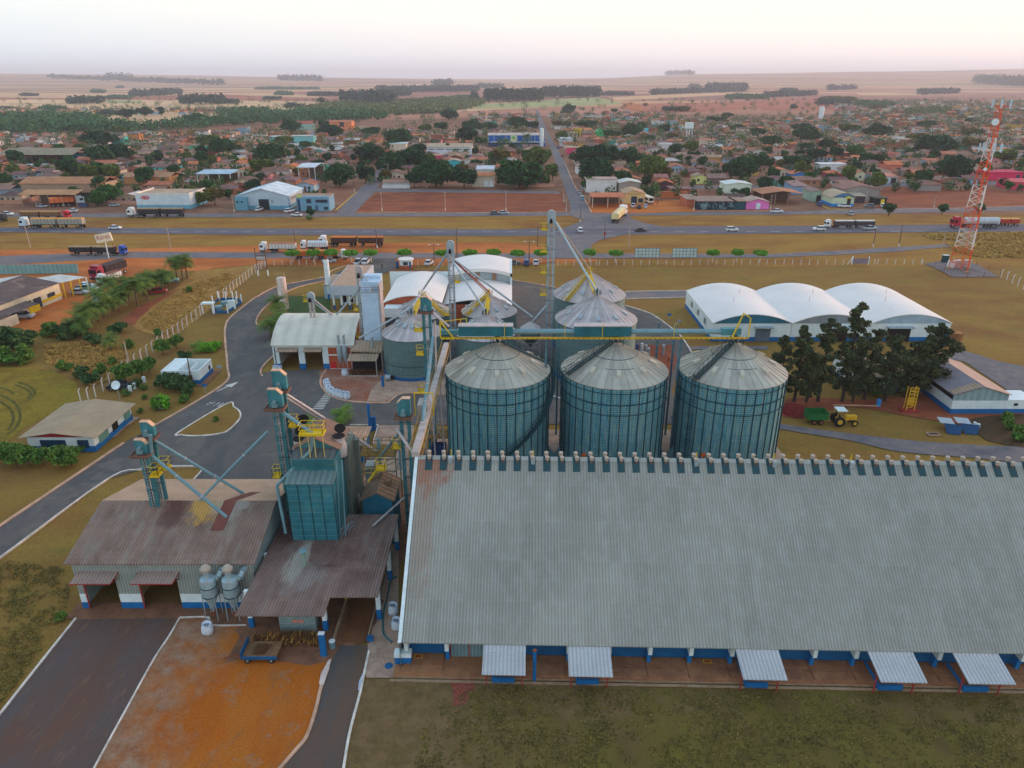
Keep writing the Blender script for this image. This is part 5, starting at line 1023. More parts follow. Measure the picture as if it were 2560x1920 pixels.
# pale dryer tower
t = thing('grain_dryer', 'tall pale blue-grey sheet-clad dryer tower behind the arched shed', 'grain dryer', (-24.8, 127, 0))
PD = mat('pale_dryer', c(176,196,214), .55, .1, var=.16, sca=.5, lap=('z',1.15,.04,.3,c(130,150,170)))
a, b = V3('f',940,880,126.5), V3('f',1085,890,126.5); zt = V3('f',1000,455,126.5).z
part(MB().box(a.x,126.5,0,b.x,129.5,zt), 'body', PD, t); part(MB().box(b.x+.02,126.6,0,b.x+.35,129.6,zt+1.5), 'side_flue', GALVP, t)
part(MB().box(a.x-.2,127.8,zt,b.x+.1,130.2,zt+1.6).box(a.x,130.2,zt-1,b.x,132,zt+2.2), 'top_housing', PD, t); part(MB().box(a.x-.25,126.4,zt,b.x+.4,127.8,zt+.12).lathe([(.1,zt+1.2),(.7,zt+.1)], cx=(a.x+b.x)/2+.3, cy=127.1, n=4), 'head_hopper', GALV, t)
part(rail(MB(), [(a.x-.2,126.4),(b.x+.3,126.4)], zt+.1, .9, .05, 1.0), 'guard_rail', RUST, t)
# furnace lean-to with woodchip
t = thing('furnace_lean_to', 'two stepped tan lean-to roofs over the furnace beside the first rear silo', 'lean-to', (-26, 123, 0))
a, b = G('f', 800, 1165), G('f', 1055, 1168)
part(MB().add([(a.x,121.8,3.0),(b.x,121.8,3.0),(b.x+.2,124.0,3.6),(a.x+.3,124.0,3.6),(a.x,121.8,2.9),(b.x,121.8,2.9),(b.x+.2,124,3.5),(a.x+.3,124,3.5)], [(0,1,2,3),(4,5,6,7),(0,1,5,4),(1,2,6,5),(3,0,4,7)]), 'lower_roof', TANSH, t)
part(MB().add([(a.x+.3,124.0,4.2),(b.x+.8,124.0,4.0),(b.x+.6,126.4,5.2),(a.x+.9,126.4,5.4),(a.x+.3,124,3.9),(b.x+.8,124,3.7),(b.x+.6,126.4,4.9),(a.x+.9,126.4,5.1)], [(0,1,2,3),(4,5,6,7),(0,1,5,4),(1,2,6,5),(3,0,4,7)]), 'upper_roof', TANSH, t)
for x, y in ((a.x+.1,121.9),(b.x-.1,121.9),(b.x+.6,124.2),(a.x+.4,124.1)): part(MB().beam((x,y,0),(x,y,3.0 if y < 123 else 3.9),.14), 'post', GALVP, t)
part(MB().box(a.x+.5,124.3,0,b.x,126.4,3.6), 'furnace', DARK, t); part(MB().cyl((-25.6,124.8,4.4),(-25.6,124.8,6.3),.22,n=12).cyl((-25.6,124.8,6.35),(-25.6,124.8,6.5),.35,n=12), 'flue', GALV, t)
mb = MB(); rr = random.Random(8)
for i in range(260): x = rr.uniform(a.x+.2,b.x-.2); y = rr.uniform(122.0,123.8); z = rr.uniform(.05,.9); mb.cyl((x,y,z),(x+rr.gauss(0,.3),y+rr.gauss(0,.3),z+rr.gauss(0,.1)),.06,n=5)
tag(part(mb, 'log_pile', mat('chips', c(96,64,40), .95, var=.5, sca=3), None), 'heap of firewood under the furnace lean-to', 'firewood')
part(MB().box(a.x,121.7,0,b.x,121.85,.12), 'kerb', KW, t)
t = thing('fan', 'round grey aeration fan at the foot of the first rear silo', 'fan', G('f',1140,1215)); part(MB().cyl((-.4,0,.6),(.5,0,.6),.62,.5,16), 'housing', GALV, t, l=1, sm=1); part(MB().cyl((.5,0,.6),(1.1,.2,.6),.3,n=12).box(-.3,-.3,0,.3,.3,.2), 'duct', DARK, t, l=1)
# tank and pole on the island
p = Vector((-53.6,164,0)); t = thing('water_tank', 'slender white cylindrical water tank streaked with rust', 'water tank', p)
part(MB().lathe([(1.05,0),(1.05,7.4),(0,7.6)], n=24), 'tank', mat('rusty_white', c(214,204,196), .6, var=.15, streak=('z',(.12,1.5),.9,c(176,112,76))), t, l=1, sm=1); part(rail(MB(), [(1.0*math.cos(k*.785),1.0*math.sin(k*.785)) for k in range(9)], 7.5, .8, .05, .6), 'top_rail', mat('cream_rail', c(190,160,110), .7), t, l=1)
t = thing('water_tank', 'plain tall white pipe-like water tower with a blue foot', 'water tank', (-45,172.6,0)); part(MB().lathe([(.64,1.2),(.64,9.6),(0,9.7)], n=20), 'tank', WHITE, t, l=1, sm=1); part(MB().lathe([(.66,0),(.66,1.2)], n=20), 'foot', BLUE, t, l=1); part(MB().cyl((0,0,9.6),(0,0,10.4),.35,n=10), 'top_fitting', RUST, t, l=1)
# office with deep flat roof
t = thing('office_building', 'flat tan-roofed office with a deep grey fascia and blue-footed posts', 'building', (-39, 163, 0));
part(MB().box(-42.1,162.4,3.6,-35.6,183,5.8), 'fascia', mat('grey_fascia', c(168,178,186), .8, var=.1), t); part(MB().box(-41.8,162.7,5.8,-35.9,182.7,5.9), 'roof', mat('tan_flat_roof', c(170,140,118), .9, var=.15), t)
part(MB().box(-41.2,168,0,-36,182.4,3.6), 'wall', WHITE, t); part(MB().box(-46,172,0,-42.1,182,3.4), 'wing', mat('wing_grey', c(150,170,182), .8), t); part(MB().box(-46.2,171.8,3.4,-42.1,182.2,3.55), 'wing_roof', MTS['tan_flat_roof'], t)
for x in (-41.6,-39.8,-37.9,-36.2):
    b = part(MB().box(x-.2,162.9,0,x+.2,163.3,3.6), 'post', WHITE, t); part(MB().box(x-.22,162.88,0,x+.22,163.32,1.1), 'post_foot', BLUED, b)
mb = MB()
for x in (-40.6,-39,-37.6): mb.box(x,167.9,.3,x+.8,168,2.6)
part(mb, 'window', DARK, t)
# white vaulted stores behind the silos
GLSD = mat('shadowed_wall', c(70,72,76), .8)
VW = mat('white_vault', c(214,208,202), .6, var=.07, sca=.15, dirt=(c(190,178,168), .2, .66))
def vault(t, x0, x1, y0, y1, ze, zt, m=VW, n=18, name='roof', th=.15, ov=.2):
    pr = [(x0-ov+(x1-x0+2*ov)*k/n, ze+(zt-ze)*(1-((k/n)*2-1)**2)) for k in range(n+1)]
    return part(MB().ext(pr+[(x, z-th) for x, z in pr[::-1]], 'y', y0, y1), name, m, t, sm=1)
t = thing('vaulted_store', 'white vaulted store left of the silver elevator, orange front wall', 'warehouse', (-25, 152, 0))
a, b = V3('f',1105,525,150), V3('f',1600,525,150)
vault(t, a.x, b.x, 149.7, 171, 5.6, 7.2); part(MB().box(a.x,150,0,b.x,150.2,5.6), 'front_wall', ORB, t); part(MB().box(a.x,150.2,0,a.x+.2,171,5.6), 'side_wall', WHITE, t)
pr = [(a.x+(b.x-a.x)*k/16, 5.5+1.5*(1-((k/16)*2-1)**2)) for k in range(17)]; part(MB().ext([(a.x,0)]+pr+[(b.x,0)], 'y', 150.05, 150.15), 'gable', ORB, t)
part(MB().box(a.x-2,171.2,0,b.x+2,171.5,7.1), 'parapet_wall', WHITE, t); part(MB().box(a.x-2,171.15,7.1,b.x+12,171.6,7.25), 'parapet_cap', RUST, t)
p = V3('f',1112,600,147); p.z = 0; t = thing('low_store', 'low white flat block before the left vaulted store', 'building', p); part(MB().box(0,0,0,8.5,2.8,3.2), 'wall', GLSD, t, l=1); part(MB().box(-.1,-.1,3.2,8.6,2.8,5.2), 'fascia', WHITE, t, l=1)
t = thing('vaulted_store', 'white vaulted hall right of the silver elevator with an open grey arch above its roof', 'warehouse', (-11, 156, 0))
a2, b2 = V3('q',560,700,156), V3('q',1172,640,170)
vault(t, a2.x, b2.x, 152.7, 170, 4.2, 5.4, name='front_roof'); part(MB().box(a2.x,153,0,b2.x,153.2,4.2), 'front_wall', ORB, t)
mb = MB()
for x in (a2.x+1, (a2.x*2+b2.x)/3, (a2.x+2*b2.x)/3, b2.x-1): mb.box(x-.2,152.9,0,x+.2,153,4.2)
part(mb, 'white_column', WHITE, t)
vault(t, a2.x, b2.x, 169, 184, 7.0, 8.3, name='rear_roof', th=.8)
part(MB().box(a2.x,170.3,0,b2.x,170.5,6.4).ext([(b2.x-(b2.x-a2.x)*k/12, 6.4+1.1*(1-((k/12)*2-1)**2)) for k in range(13)], 'y', 170.3, 170.5), 'rear_hall_wall', mat('hall_wall', c(168,180,184), .8, var=.1, stripe=('x',.8,.1,.02)), t)
for f in (.47,.74): x = a2.x+(b2.x-a2.x)*f; part(MB().box(x-.7,170.1,3.6,x+.3,170.3,7.0), 'brown_pilaster', mat('pilaster', c(150,120,96), .8) if 'pilaster' not in MTS else MTS['pilaster'], t)
part(MB().box(b2.x-.2,169,0,b2.x+.2,184,7.2), 'side_wall', WHITE, t)
# three vaulted warehouses on the right
def wh_vault(label, x0, x1, gm, door):
    t = thing('vaulted_warehouse', label, 'warehouse', ((x0+x1)/2, 140.9, 0), group='white vaulted warehouses')
    n = 18; vault(t, x0, x1, 140.6, 165, 4.0, 5.9, ov=.05)
    pr = [(x0+(x1-x0)*k/n, 3.9+1.85*(1-((k/n)*2-1)**2)) for k in range(n+1)]
    part(MB().ext(pr, 'y', 140.75, 140.85), 'gable', gm, t); part(MB().box(x0,140.9,.9,x1,141.1,3.9), 'front_wall', WHITE, t); part(MB().box(x0,140.86,0,x1,141.14,.9), 'blue_base', BLUE, t)
    for x in ((x0, x0+.2) if x0 < 42 else (), (x1-.2, x1) if x1 > 89 else ()):
        if x: part(MB().box(x[0],141.1,.9,x[1],165,3.9), 'side_wall', WHITE, t); part(MB().box(x[0]-.03,141.1,0,x[1]+.03,165,.9), 'blue_base', BLUE, t)
    if door: part(MB().box(x0+door[0],140.7,0,x0+door[1],140.86,3.0), 'door', door[2], t); part(MB().box(x0+door[0]-.3,139.6,3.1,x0+door[1]+.3,140.86,3.25), 'door_canopy', GALV, t)
    for k in range(2): part(MB().beam(((x0+x1)/2+k*3-1.5,150+k*6,5.8),((x0+x1)/2+k*3-1.5,150+k*6,6.9),.05), 'lightning_rod', RUST, t)
    return t
wh_vault('leftmost of the three white vaulted warehouses, with a dark teal gable', 41.0, 57.2, mat('teal_gable', c(44,106,126), .8, var=.15, stripe=('x',.4,.2,.03)), (9,12,mat('grey_door', c(90,104,118), .7)))
wh_vault('middle one of the three white vaulted warehouses, behind the tall trees', 57.3, 73.4, mat('grey_gable', c(132,140,146), .8, stripe=('x',.4,.2,.03)), (8,11.5,DARK))
wh_vault('rightmost of the three white vaulted warehouses, with a pale grey gable', 73.5, 89.8, mat('pale_gable', c(150,172,186), .8, stripe=('x',.4,.2,.03)), (3.5,8.2,DARK))
t = bpy.data.objects['vaulted_warehouse']
for y in (146, 152, 158): part(MB().box(40.93,y,1.9,41.0,y+1.6,3.1), 'window', mat('win_grey', c(120,126,128), .5) if 'win_grey' not in MTS else MTS['win_grey'], t)
p = G('h',1580,900); t = thing('pallet_stack', 'brown timber pallets and a blue skip beside the rightmost vaulted warehouse', 'pallets', p); mb = MB()
for k in range(9): mb.box(-1.2,-1,.0+k*.3,1.4+.1*(k%3),1.0,.14+k*.3)
part(mb, 'pallet', mat('pallet_wood', c(150,104,62), .9, var=.3), t, l=1); part(MB().box(-2.6,-.6,0,-1.3,1.2,2.3), 'blue_skip', BLUED, t, l=1)
# grey-roofed store lower right
t = thing('grey_roofed_store', 'long grey gabled store with white and blue walls right of the tall trees', 'building', (75, 106, 0))
GR = mat('grey_fibre_roof', c(128,122,128), .85, var=.2, sca=.4, stripe=('y',.5,.15,.03)); PR_ = mat('pink_grey_roof', c(176,146,130), .85, var=.18, sca=.4, stripe=('y',.5,.15,.03))  # second roof colour is a sunlit, warmer copy for the right slope
X0, X1, Y0, Y1, XR_ = 70.8, 79.6, 105.9, 120.3, 75.2
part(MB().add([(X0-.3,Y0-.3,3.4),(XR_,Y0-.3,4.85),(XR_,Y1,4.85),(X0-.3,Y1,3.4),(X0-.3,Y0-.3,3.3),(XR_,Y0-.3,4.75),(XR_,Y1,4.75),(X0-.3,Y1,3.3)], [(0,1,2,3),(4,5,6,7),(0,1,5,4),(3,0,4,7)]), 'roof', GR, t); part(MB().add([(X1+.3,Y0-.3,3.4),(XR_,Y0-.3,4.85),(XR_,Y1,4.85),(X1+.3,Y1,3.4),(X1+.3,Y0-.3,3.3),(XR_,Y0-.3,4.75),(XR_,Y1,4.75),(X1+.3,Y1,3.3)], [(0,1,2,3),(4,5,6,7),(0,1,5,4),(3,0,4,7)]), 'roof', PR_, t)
part(MB().add([(X0-.2,Y0-.28,3.45),(XR_-.3,Y0-.28,4.82),(XR_-.6,Y0+1.6,4.76),(X0-.2,Y0+1.3,3.47)], [(0,1,2,3)]), 'pale_sheet', TANSH, t).location.z += .03
part(MB().ext([(X0,2.3),(X1,2.3),(X1,3.4),(XR_,4.7),(X0,3.4)], 'y', Y0, Y0+.2), 'gable', mat('gable_panel', c(134,156,160), .8, var=.1, stripe=('x',1.1,.2,.02)), t); part(MB().box(X0,Y0-.02,.85,X1,Y0+.22,2.3), 'front_wall', WHITE, t); part(MB().box(X0-.03,Y0-.05,0,X1+.03,Y0+.25,.85), 'blue_base', BLUE, t)
part(MB().box(X0,Y0+.2,.85,X0+.2,Y1,2.3), 'side_wall', WHITE, t); part(MB().box(X0-.04,Y0+.2,0,X0+.24,Y1,.85), 'blue_base', BLUE, t); part(MB().box(X0+.3,Y0+.3,2.2,X0+.5,Y1,3.3), 'dark_opening', DARK, t)
an = part(MB().box(X1+.02,Y0+.3,.7,84.2,Y0+4,2.2), 'annex', WHITE, t); part(MB().box(X1+.02,Y0+.25,0,84.25,Y0+4.05,.7), 'blue_base', BLUE, an); part(MB().box(X1,Y0+.2,2.2,84.4,Y0+4.2,2.3), 'annex_roof', WHITE, an)
for x in (81.0,82.9): part(MB().box(x,Y0+.2,1.3,x+.6,Y0+.3,1.7), 'window', DARK, an)
t = thing('workshop', 'pale tan-roofed workshop hidden behind the row of tall dark trees', 'building', (56, 116, 0)); a, b = G('h',560,1150), G('h',1050,1150)
part(MB().box(a.x,115,0,b.x,124,3.0), 'wall', WHITE, t); part(MB().box(a.x-.05,114.95,0,b.x+.05,124,.8), 'blue_base', BLUE, t); part(MB().add([(a.x-.5,114.3,3.0),(b.x+.5,114.3,3.0),(b.x+.5,119.5,4.4),(a.x-.5,119.5,4.4),(b.x+.5,124.6,3.0),(a.x-.5,124.6,3.0)], [(0,1,2,3),(3,2,4,5)]), 'roof', TANSH, t); part(MB().box(a.x+1,114.9,0,a.x+5,114.95,2.4), 'door', DARK, t)
# ------------------------------------------------------------------ houses on the left of the compound
t = thing('guard_house', 'white and blue house with a big tan gabled roof left of the access road', 'house', (-65.2, 93, 0)); LBR = mat('tan_gabled_roof', c(158,138,112), .85, var=.15, sca=.4, stripe=('y',.45,.14,.03), dirt=(c(136,118,98), .3, .6))
X0, X1, Y0, Y1, XR_ = -70.0, -60.4, 93.0, 103.9, -65.9
part(MB().box(X0,Y0,.9,X1,Y1,2.5).ext([(X0,2.5),(X1,2.5),(XR_,3.1)], 'y', Y1-.2, Y1), 'wall', WHITE, t); part(MB().box(X0-.04,Y0-.04,0,X1+.04,Y1+.04,.9), 'blue_base', BLUE, t)
for a, b in ((X0-.9,XR_),(X1+.7,XR_)): part(MB().add([(a,Y0-.5,2.45),(b,Y0-.5,3.25),(b,Y1+.6,3.25),(a,Y1+.6,2.45),(a,Y0-.5,2.37),(b,Y0-.5,3.17),(b,Y1+.6,3.17),(a,Y1+.6,2.37)], [(0,1,2,3),(4,5,6,7),(0,1,5,4),(3,0,4,7),(2,3,7,6)]), 'roof', LBR, t)
part(MB().ext([(X0+.3,2.5),(X1-.3,2.5),(XR_,3.14)], 'y', Y0-.32, Y0-.25), 'red_gable', mat('maroon', c(128,28,40), .8), t)
part(MB().box(X0+1.8,Y0-.07,.5,X0+5.5,Y0-.045,1.9).box(X0+7.2,Y0-.07,.6,X0+8.8,Y0-.045,1.9), 'window', mat('win_teal', c(20,58,84), .4), t)
for y, h in ((94.2,2.6),(98.0,1.6),(101.6,1.9)): part(MB().box(X1+.05,y,.7,X1+.09,y+h,2.0), 'window', mat('win_green', c(96,140,132), .4) if h != 1.6 else DARK, t)
flat_sheet('pavement', PL('e', [(870,1659),(1145,1530),(1210,1532),(1060,1640),(1000,1700),(860,1740),(700,1740),(760,1700)]), .03, CONC)
t = thing('roofless_block', 'small white and blue flat-topped block with an open parapet, kerbside', 'building', (-58.6, 118.2, 0)); X0, X1, Y0, Y1 = -61.9, -55.3, 118.2, 124.2
for i, (a, b, c_, d) in enumerate(((X0,Y0,X1,Y0+.2),(X0,Y1-.2,X1,Y1),(X0,Y0+.2,X0+.2,Y1-.2),(X1-.2,Y0+.2,X1,Y1-.2),(X0+2.7,Y0+.2,X0+2.85,Y1-.2),(X0+4.7,Y0+.2,X0+4.85,Y1-1.5))):
    o = part(MB().box(a,b,0,c_,d,2.5), 'wall', WHITE, t)
part(MB().box(X0-.04,Y0-.04,0,X1+.04,Y0,.75).box(X1,Y0,0,X1+.04,Y1,.75), 'blue_base', BLUE, t); part(MB().add([(X0,Y0+.1,2.0),(X0+2.7,Y0+.1,2.0),(X0+2.7,Y1,2.6),(X0,Y1,2.6)], [(0,1,2,3)]), 'roof_sheet', WHITE, t)
part(MB().box(X0+.9,Y0-.05,1.2,X0+1.5,Y0-.01,1.6).box(X0+3.0,Y0-.05,.7,X0+3.8,Y0-.01,1.7).box(X0+4.7,Y0-.05,.7,X0+5.4,Y0-.01,1.7).box(X1+.01,Y1-1.7,.9,X1+.05,Y1-1,1.7), 'window', DARK, t)
part(MB().box(X0+.2,Y0+.2,.05,X1-.2,Y1-.2,.12), 'floor', GALV, t)
flat_sheet('pavement', [(X0-1,Y0-1),(X1+1.2,Y0-1),(X1+1.2,Y1+1),(X0-1,Y1+1)], .02, CONC2)
# pump yard with low blue walls
t = thing('pump_yard', 'low blue-walled pump yard with white posts and a small portal by the fence', 'enclosure', G('e',1850,620)); P = PL('e', [(1842,560),(1890,520),(2050,520),(2090,545),(2030,590),(1970,632),(1842,632)])
mb = MB()
for a, b in zip(P, P[1:]+P[:1]): mb.beam(Vector((a.x,a.y,.3)), Vector((b.x,b.y,.3)), .18, .6)
part(mb, 'low_wall', BLUED, t); mb = MB()
for a in P+[G('e',1955,520),G('e',2015,520),G('e',2050,570)]: mb.box(a.x-.12,a.y-.12,0,a.x+.12,a.y+.12,2.2)
part(mb, 'post', WHITE, t); a, b = G('e',1750,640), G('e',1840,650)
part(MB().box(a.x,a.y-.1,2.3,b.x,a.y+1.4,2.6).box(a.x,a.y,0,a.x+.2,a.y+.3,2.3).box(b.x-.3,a.y,0,b.x,a.y+.5,2.3), 'portal', WHITE, t)
for x, y in ((1890,600),(1945,560)): q = G('e',x,y); part(MB().lathe([(0,.9),(.9,.85),(.95,0)], cx=q.x, cy=q.y, n=16), 'pump_cover', TEALL, t)
q = G('e',2008,595); part(MB().box(q.x-.8,q.y-.3,0,q.x+.8,q.y+.3,2.1), 'panel_board', WHITE, t)
# ------------------------------------------------------------------ town buildings placed one by one
_cm = {}
def WM(col, kind='wall'):
    k = (col, kind)
    if k not in _cm:
        if kind == 'wall': _cm[k] = mat('plaster', c(*col), .85, var=.14, sca=.35, dirt=(c(*[int(v*.72+20) for v in col]), .5, .66))
        elif kind == 'roofx': _cm[k] = mat('tile_roof', c(*col), .85, var=.25, sca=.3, stripe=('x',.7,.16,.04), dirt=(c(*[int(v*.74) for v in col]), .4, .56))
        else: _cm[k] = mat('tile_roof', c(*col), .85, var=.25, sca=.3, stripe=('y',.7,.16,.04), dirt=(c(*[int(v*.74) for v in col]), .4, .56))
    return _cm[k]
GLS = mat('window_glass', c(46,58,72), .3); GRN = (60,160,120)
def roofmesh(kind, x0, x1, y0, y1, h, rh, ov=.5, th=.14):
    mb = MB(); a, b, c_, d = x0-ov, x1+ov, y0-ov, y1+ov
    def slab(q):
        mb.add(list(q)+[(p[0],p[1],p[2]-th) for p in q], [(0,1,2,3),(4,5,6,7),(0,1,5,4),(1,2,6,5),(2,3,7,6),(3,0,4,7)])
    if kind == 'gx': m = (c_+d)/2; slab([(a,c_,h),(b,c_,h),(b,m,h+rh),(a,m,h+rh)]); slab([(a,m,h+rh),(b,m,h+rh),(b,d,h),(a,d,h)])
    elif kind == 'gy': m = (a+b)/2; slab([(a,c_,h),(m,c_,h+rh),(m,d,h+rh),(a,d,h)]); slab([(m,c_,h+rh),(b,c_,h),(b,d,h),(m,d,h+rh)])
    elif kind == 'hip':
        m = (c_+d)/2; k = min((d-c_)/2, (b-a)/2)*.95
        mb.add([(a,c_,h),(b,c_,h),(b,d,h),(a,d,h),(a+k,m,h+rh),(b-k,m,h+rh)], [(0,1,5,4),(1,2,5),(2,3,4,5),(3,0,4),(0,3,2,1)])
    elif kind == 'flat': mb.box(a,c_,h,b,d,h+.25)
    elif kind == 'mono': slab([(a,c_,h),(b,c_,h),(b,d,h+rh),(a,d,h+rh)])
    elif kind == 'monob': slab([(a,c_,h+rh),(b,c_,h+rh),(b,d,h),(a,d,h)])
    elif kind == 'arch':
        n = 14; pr = [(a+(b-a)*k/n, h+rh*(1-((k/n)*2-1)**2)) for k in range(n+1)]; mb.ext(pr+[(x,z-th) for x, z in pr[::-1]], 'y', c_, d)
    return mb
def bld(T, xl, xr, yb, dep, h, kind, rh, wall, roof, name, label, cat, band=None, wins=(), doors=(), open_=False, ov=.5, gable=None, extra=None, rz=0, group=None):
    a, b = G(T, xl, yb), G(T, xr, yb); cxx = (a.x+b.x)/2; hw = (b.x-a.x)/2; t = thing(name, label, cat, (cxx, a.y, 0), rz, group)
    rm = WM(roof, 'roofx' if kind in ('gx','mono','monob','flat') else 'roofy')
    if not open_:
        part(MB().box(-hw,0,0,hw,dep,h), 'wall', WM(wall), t, l=1)
        if kind == 'gy': part(MB().ext([(-hw,h),(hw,h),(0,h+rh*.95)], 'y', .02, .2), 'gable', WM(gable or wall), t, l=1)
        if kind == 'arch': part(MB().ext([(-hw+2*hw*k/12, h+(rh-.1)*(1-((k/12)*2-1)**2)) for k in range(13)], 'y', .02, .2), 'gable', WM(gable or wall), t, l=1)
    else:
        n = max(2, int(hw*2/5)+1)
        for yy in (0.2, dep-.2):
            for k in range(n): x = -hw+.2+(2*hw-.4)*k/(n-1); part(MB().box(x-.14,yy-.14,0,x+.14,yy+.14,h), 'post', WM(wall), t, l=1)
        part(MB().box(-hw+.5,dep-.4,0,hw-.5,dep-.25,h*.8), 'back_wall', WM((96,80,70)), t, l=1)
    part(roofmesh(kind, -hw, hw, 0, dep, h, rh, ov), 'roof', rm, t, l=1)
    if band: part(MB().box(-hw-.04,-.05,0,hw+.04,dep+.04,band[1]), 'painted_base', WM(band[0]), t, l=1)
    for u0, u1, z0, z1 in wins: part(MB().box(-hw+2*hw*u0,-.1,z0,-hw+2*hw*u1,-.04,z1), 'window', GLS, t, l=1)
    for u0, u1, z1, cl in doors: part(MB().box(-hw+2*hw*u0,-.12,0.02,-hw+2*hw*u1,-.055,z1), 'door', WM(cl), t, l=1)
    if extra: extra(t, hw)
    return t
W_=(206,210,208); CR=(196,184,164); TN=(160,134,112); TC=(176,108,78); BR=(132,98,84); GY=(140,132,126); OR_=(196,118,66)
# far side of the highway, left to right
bld('a',200,900,1140,14,5.6,'gx',2.2,TN,(176,122,86),'open_shed','long orange-tiled rear shed at the truck workshop far left','shed')
bld('a',195,670,1232,13,5.0,'gx',1.2,TN,(178,132,92),'open_shed','orange and tan roofed open truck shelter at far left roadside','shed',open_=True)
def ex_oval(t, hw):
    p = part(MB().add([(-hw+4.0+1.9*math.cos(k*math.pi/10),-.09,4.6+.8*math.sin(k*math.pi/10)) for k in range(20)], [tuple(range(20))]), 'oval_logo', WM((186,40,70)), t, l=1)
    text('GCW', 1.2, parent_world(t)+Vector((-hw+4.0,-.14,4.6)), (R(90),0,0), WHITE, 'logo_lettering', p)
    part(MB().box(-hw,-.04,1.7,hw,-.01,5.9), 'upper_cladding', WM((196,208,214)), t, l=1)
    part(MB().box(-hw,-.1,5.6,hw,.1,6.4).box(-hw,.1,5.6,-hw+.2,17,6.4).box(hw-.2,.1,5.6,hw,17,6.4), 'parapet', WM((206,204,196)), t, l=1)
bld('a',1190,1655,1252,17,5.6,'flat',0,(196,206,210),(176,150,124),'warehouse','boxy white and pale blue warehouse with a red oval logo','warehouse',band=((104,162,184),1.6),ov=-.2,extra=ex_oval)
def ex_c(t, hw):
    part(MB().box(-hw-.2,-2.2,0,-hw+4.6,.2,5.2), 'office_block', WM((96,148,166)), t, l=1)
    part(MB().box(-hw+.4,-2.3,3.1,-hw+1.2,-2.2,3.8).box(-hw+2.3,-2.3,3.1,-hw+3.1,-2.2,3.8), 'window', GLS, t, l=1)
bld('a',2060,2500,1258,22,5.6,'gy',3.0,(168,184,196),(196,210,224),'warehouse','warehouse with big white gabled roof and blue-grey front beside the two-storey office','warehouse',band=((88,146,168),1.6),doors=((.42,.62,4.2,(40,44,50)),),extra=ex_c)
def ex_o(t, hw):
    part(MB().box(-hw,-.1,5.6,hw,.15,6.3), 'parapet', WM((150,178,196)), t, l=1); part(MB().box(-hw+.3,-.14,5.5,-hw+2.5,-.1,6.5), 'sign_board', WM((190,196,96)), t, l=1)
bld('b',360,640,1272,9,5.6,'flat',0,(108,150,174),(160,128,104),'office_building','two-storey blue-grey corner office with dark windows by the side street','office',wins=((.58,.95,3.4,4.6),(.3,.45,3.2,4.9),(.3,.45,.6,2.2),(.82,.95,.6,1.8)),doors=((.03,.1,4.8,(34,60,90)),(.56,.64,2.4,(60,90,110))),ov=0,extra=ex_o)
bld('b',235,360,1240,9,4.2,'flat',0,(128,128,120),(176,150,124),'open_shed','flat-roofed scrap bay between the blue warehouse and the corner office','shed',open_=True)
def ex_cn(t, hw): part(MB().box(-hw+.5,6,0,hw-.5,6.2,1.4).box(hw-4,-.1,0,hw,.0,.7), 'low_wall', WM((70,140,190)), t, l=1)
bld('b',375,520,1030,20,8.0,'gx',.8,(190,196,200),(200,208,216),'tall_canopy','tall white-roofed open canopy behind the corner office','canopy roof',open_=True,extra=ex_cn)
bld('a',1710,2000,1035,12,5.0,'mono',.8,(196,200,204),(166,190,206),'fuel_canopy','pale blue flat canopy on posts sheltering trucks, left of the tall white canopy','canopy roof',open_=True)
bld('a',1080,1470,1040,14,3.6,'gx',1.6,(178,128,80),(168,124,92),'house','long tan-roofed hall with an orange end wall behind the white warehouse','hall')
bld('a',0,640,862,26,5.5,'gx',3.0,(112,76,66),(142,130,108),'big_shed','large open brown-walled shed with a grey gabled roof at far left','shed',open_=True)
bld('a',600,750,835,6,3.4,'flat',0,(40,140,200),(60,150,200),'store','bright blue block beside the large brown-walled shed','building')
bld('a',208,375,912,6,2.4,'flat',0,(170,196,206),(176,190,196),'shed','low pale blue and white shed before the large brown shed','shed')
bld('b',1478,1865,800,16,6.4,'gx',1.8,(206,212,218),(182,160,134),'warehouse','long white warehouse with tan roof and blue base in mid-town','warehouse',band=((40,96,160),1.2),wins=((.04,.18,4.6,5.1),(.22,.38,4.6,5.1),(.42,.58,4.6,5.1),(.62,.78,4.6,5.1),(.82,.96,4.6,5.1)))
def ex_s(t, hw):
    part(MB().box(-hw,-.3,3.6,hw,0,8.6), 'blue_facade', WM((20,92,170)), t, l=1)
    mb = MB()
    for k in range(9): x = -hw+2*hw*k/8.7; mb.box(x-.12,-.42,3.4,x+.12,-.3,8.7)
    mb.box(-hw,-.5,3.1,hw+5,-.2,3.7).box(-hw,-.42,8.5,hw,-.2,8.8); part(mb, 'white_frame', WHITE, t, l=1)
    s = part(MB().box(-hw+2*hw*.44,-.5,3.8,-hw+2*hw*.56,-.3,9.2), 'sign_panel', WM((212,212,176)), t, l=1)
    u = -hw+2*hw*.5; part(MB().add([(u+1.6*math.cos(k*math.pi/12),-.55,5.4+2.4*math.sin(k*math.pi/12)) for k in range(13)], [tuple(range(13))]), 'logo_disc', WM((60,170,90)), s, l=1)
    part(MB().add([(u-1.3,-.6,5.4),(u-.2,-.6,5.4),(u-.5,-.6,7.0)], [(0,1,2)]).add([(u+.3,-.6,5.4),(u+1.3,-.6,5.4),(u+.7,-.6,6.8)], [(0,1,2)]), 'logo_mark', WM((226,200,50)), s, l=1)
    part(MB().box(hw,0,0,hw+5,8,4.6), 'side_wing', WM((24,100,180)), t, l=1); part(MB().box(-hw+8,-9,0,hw-6,-8.6,1.2), 'front_wall', WM((30,96,150)), t, l=1)
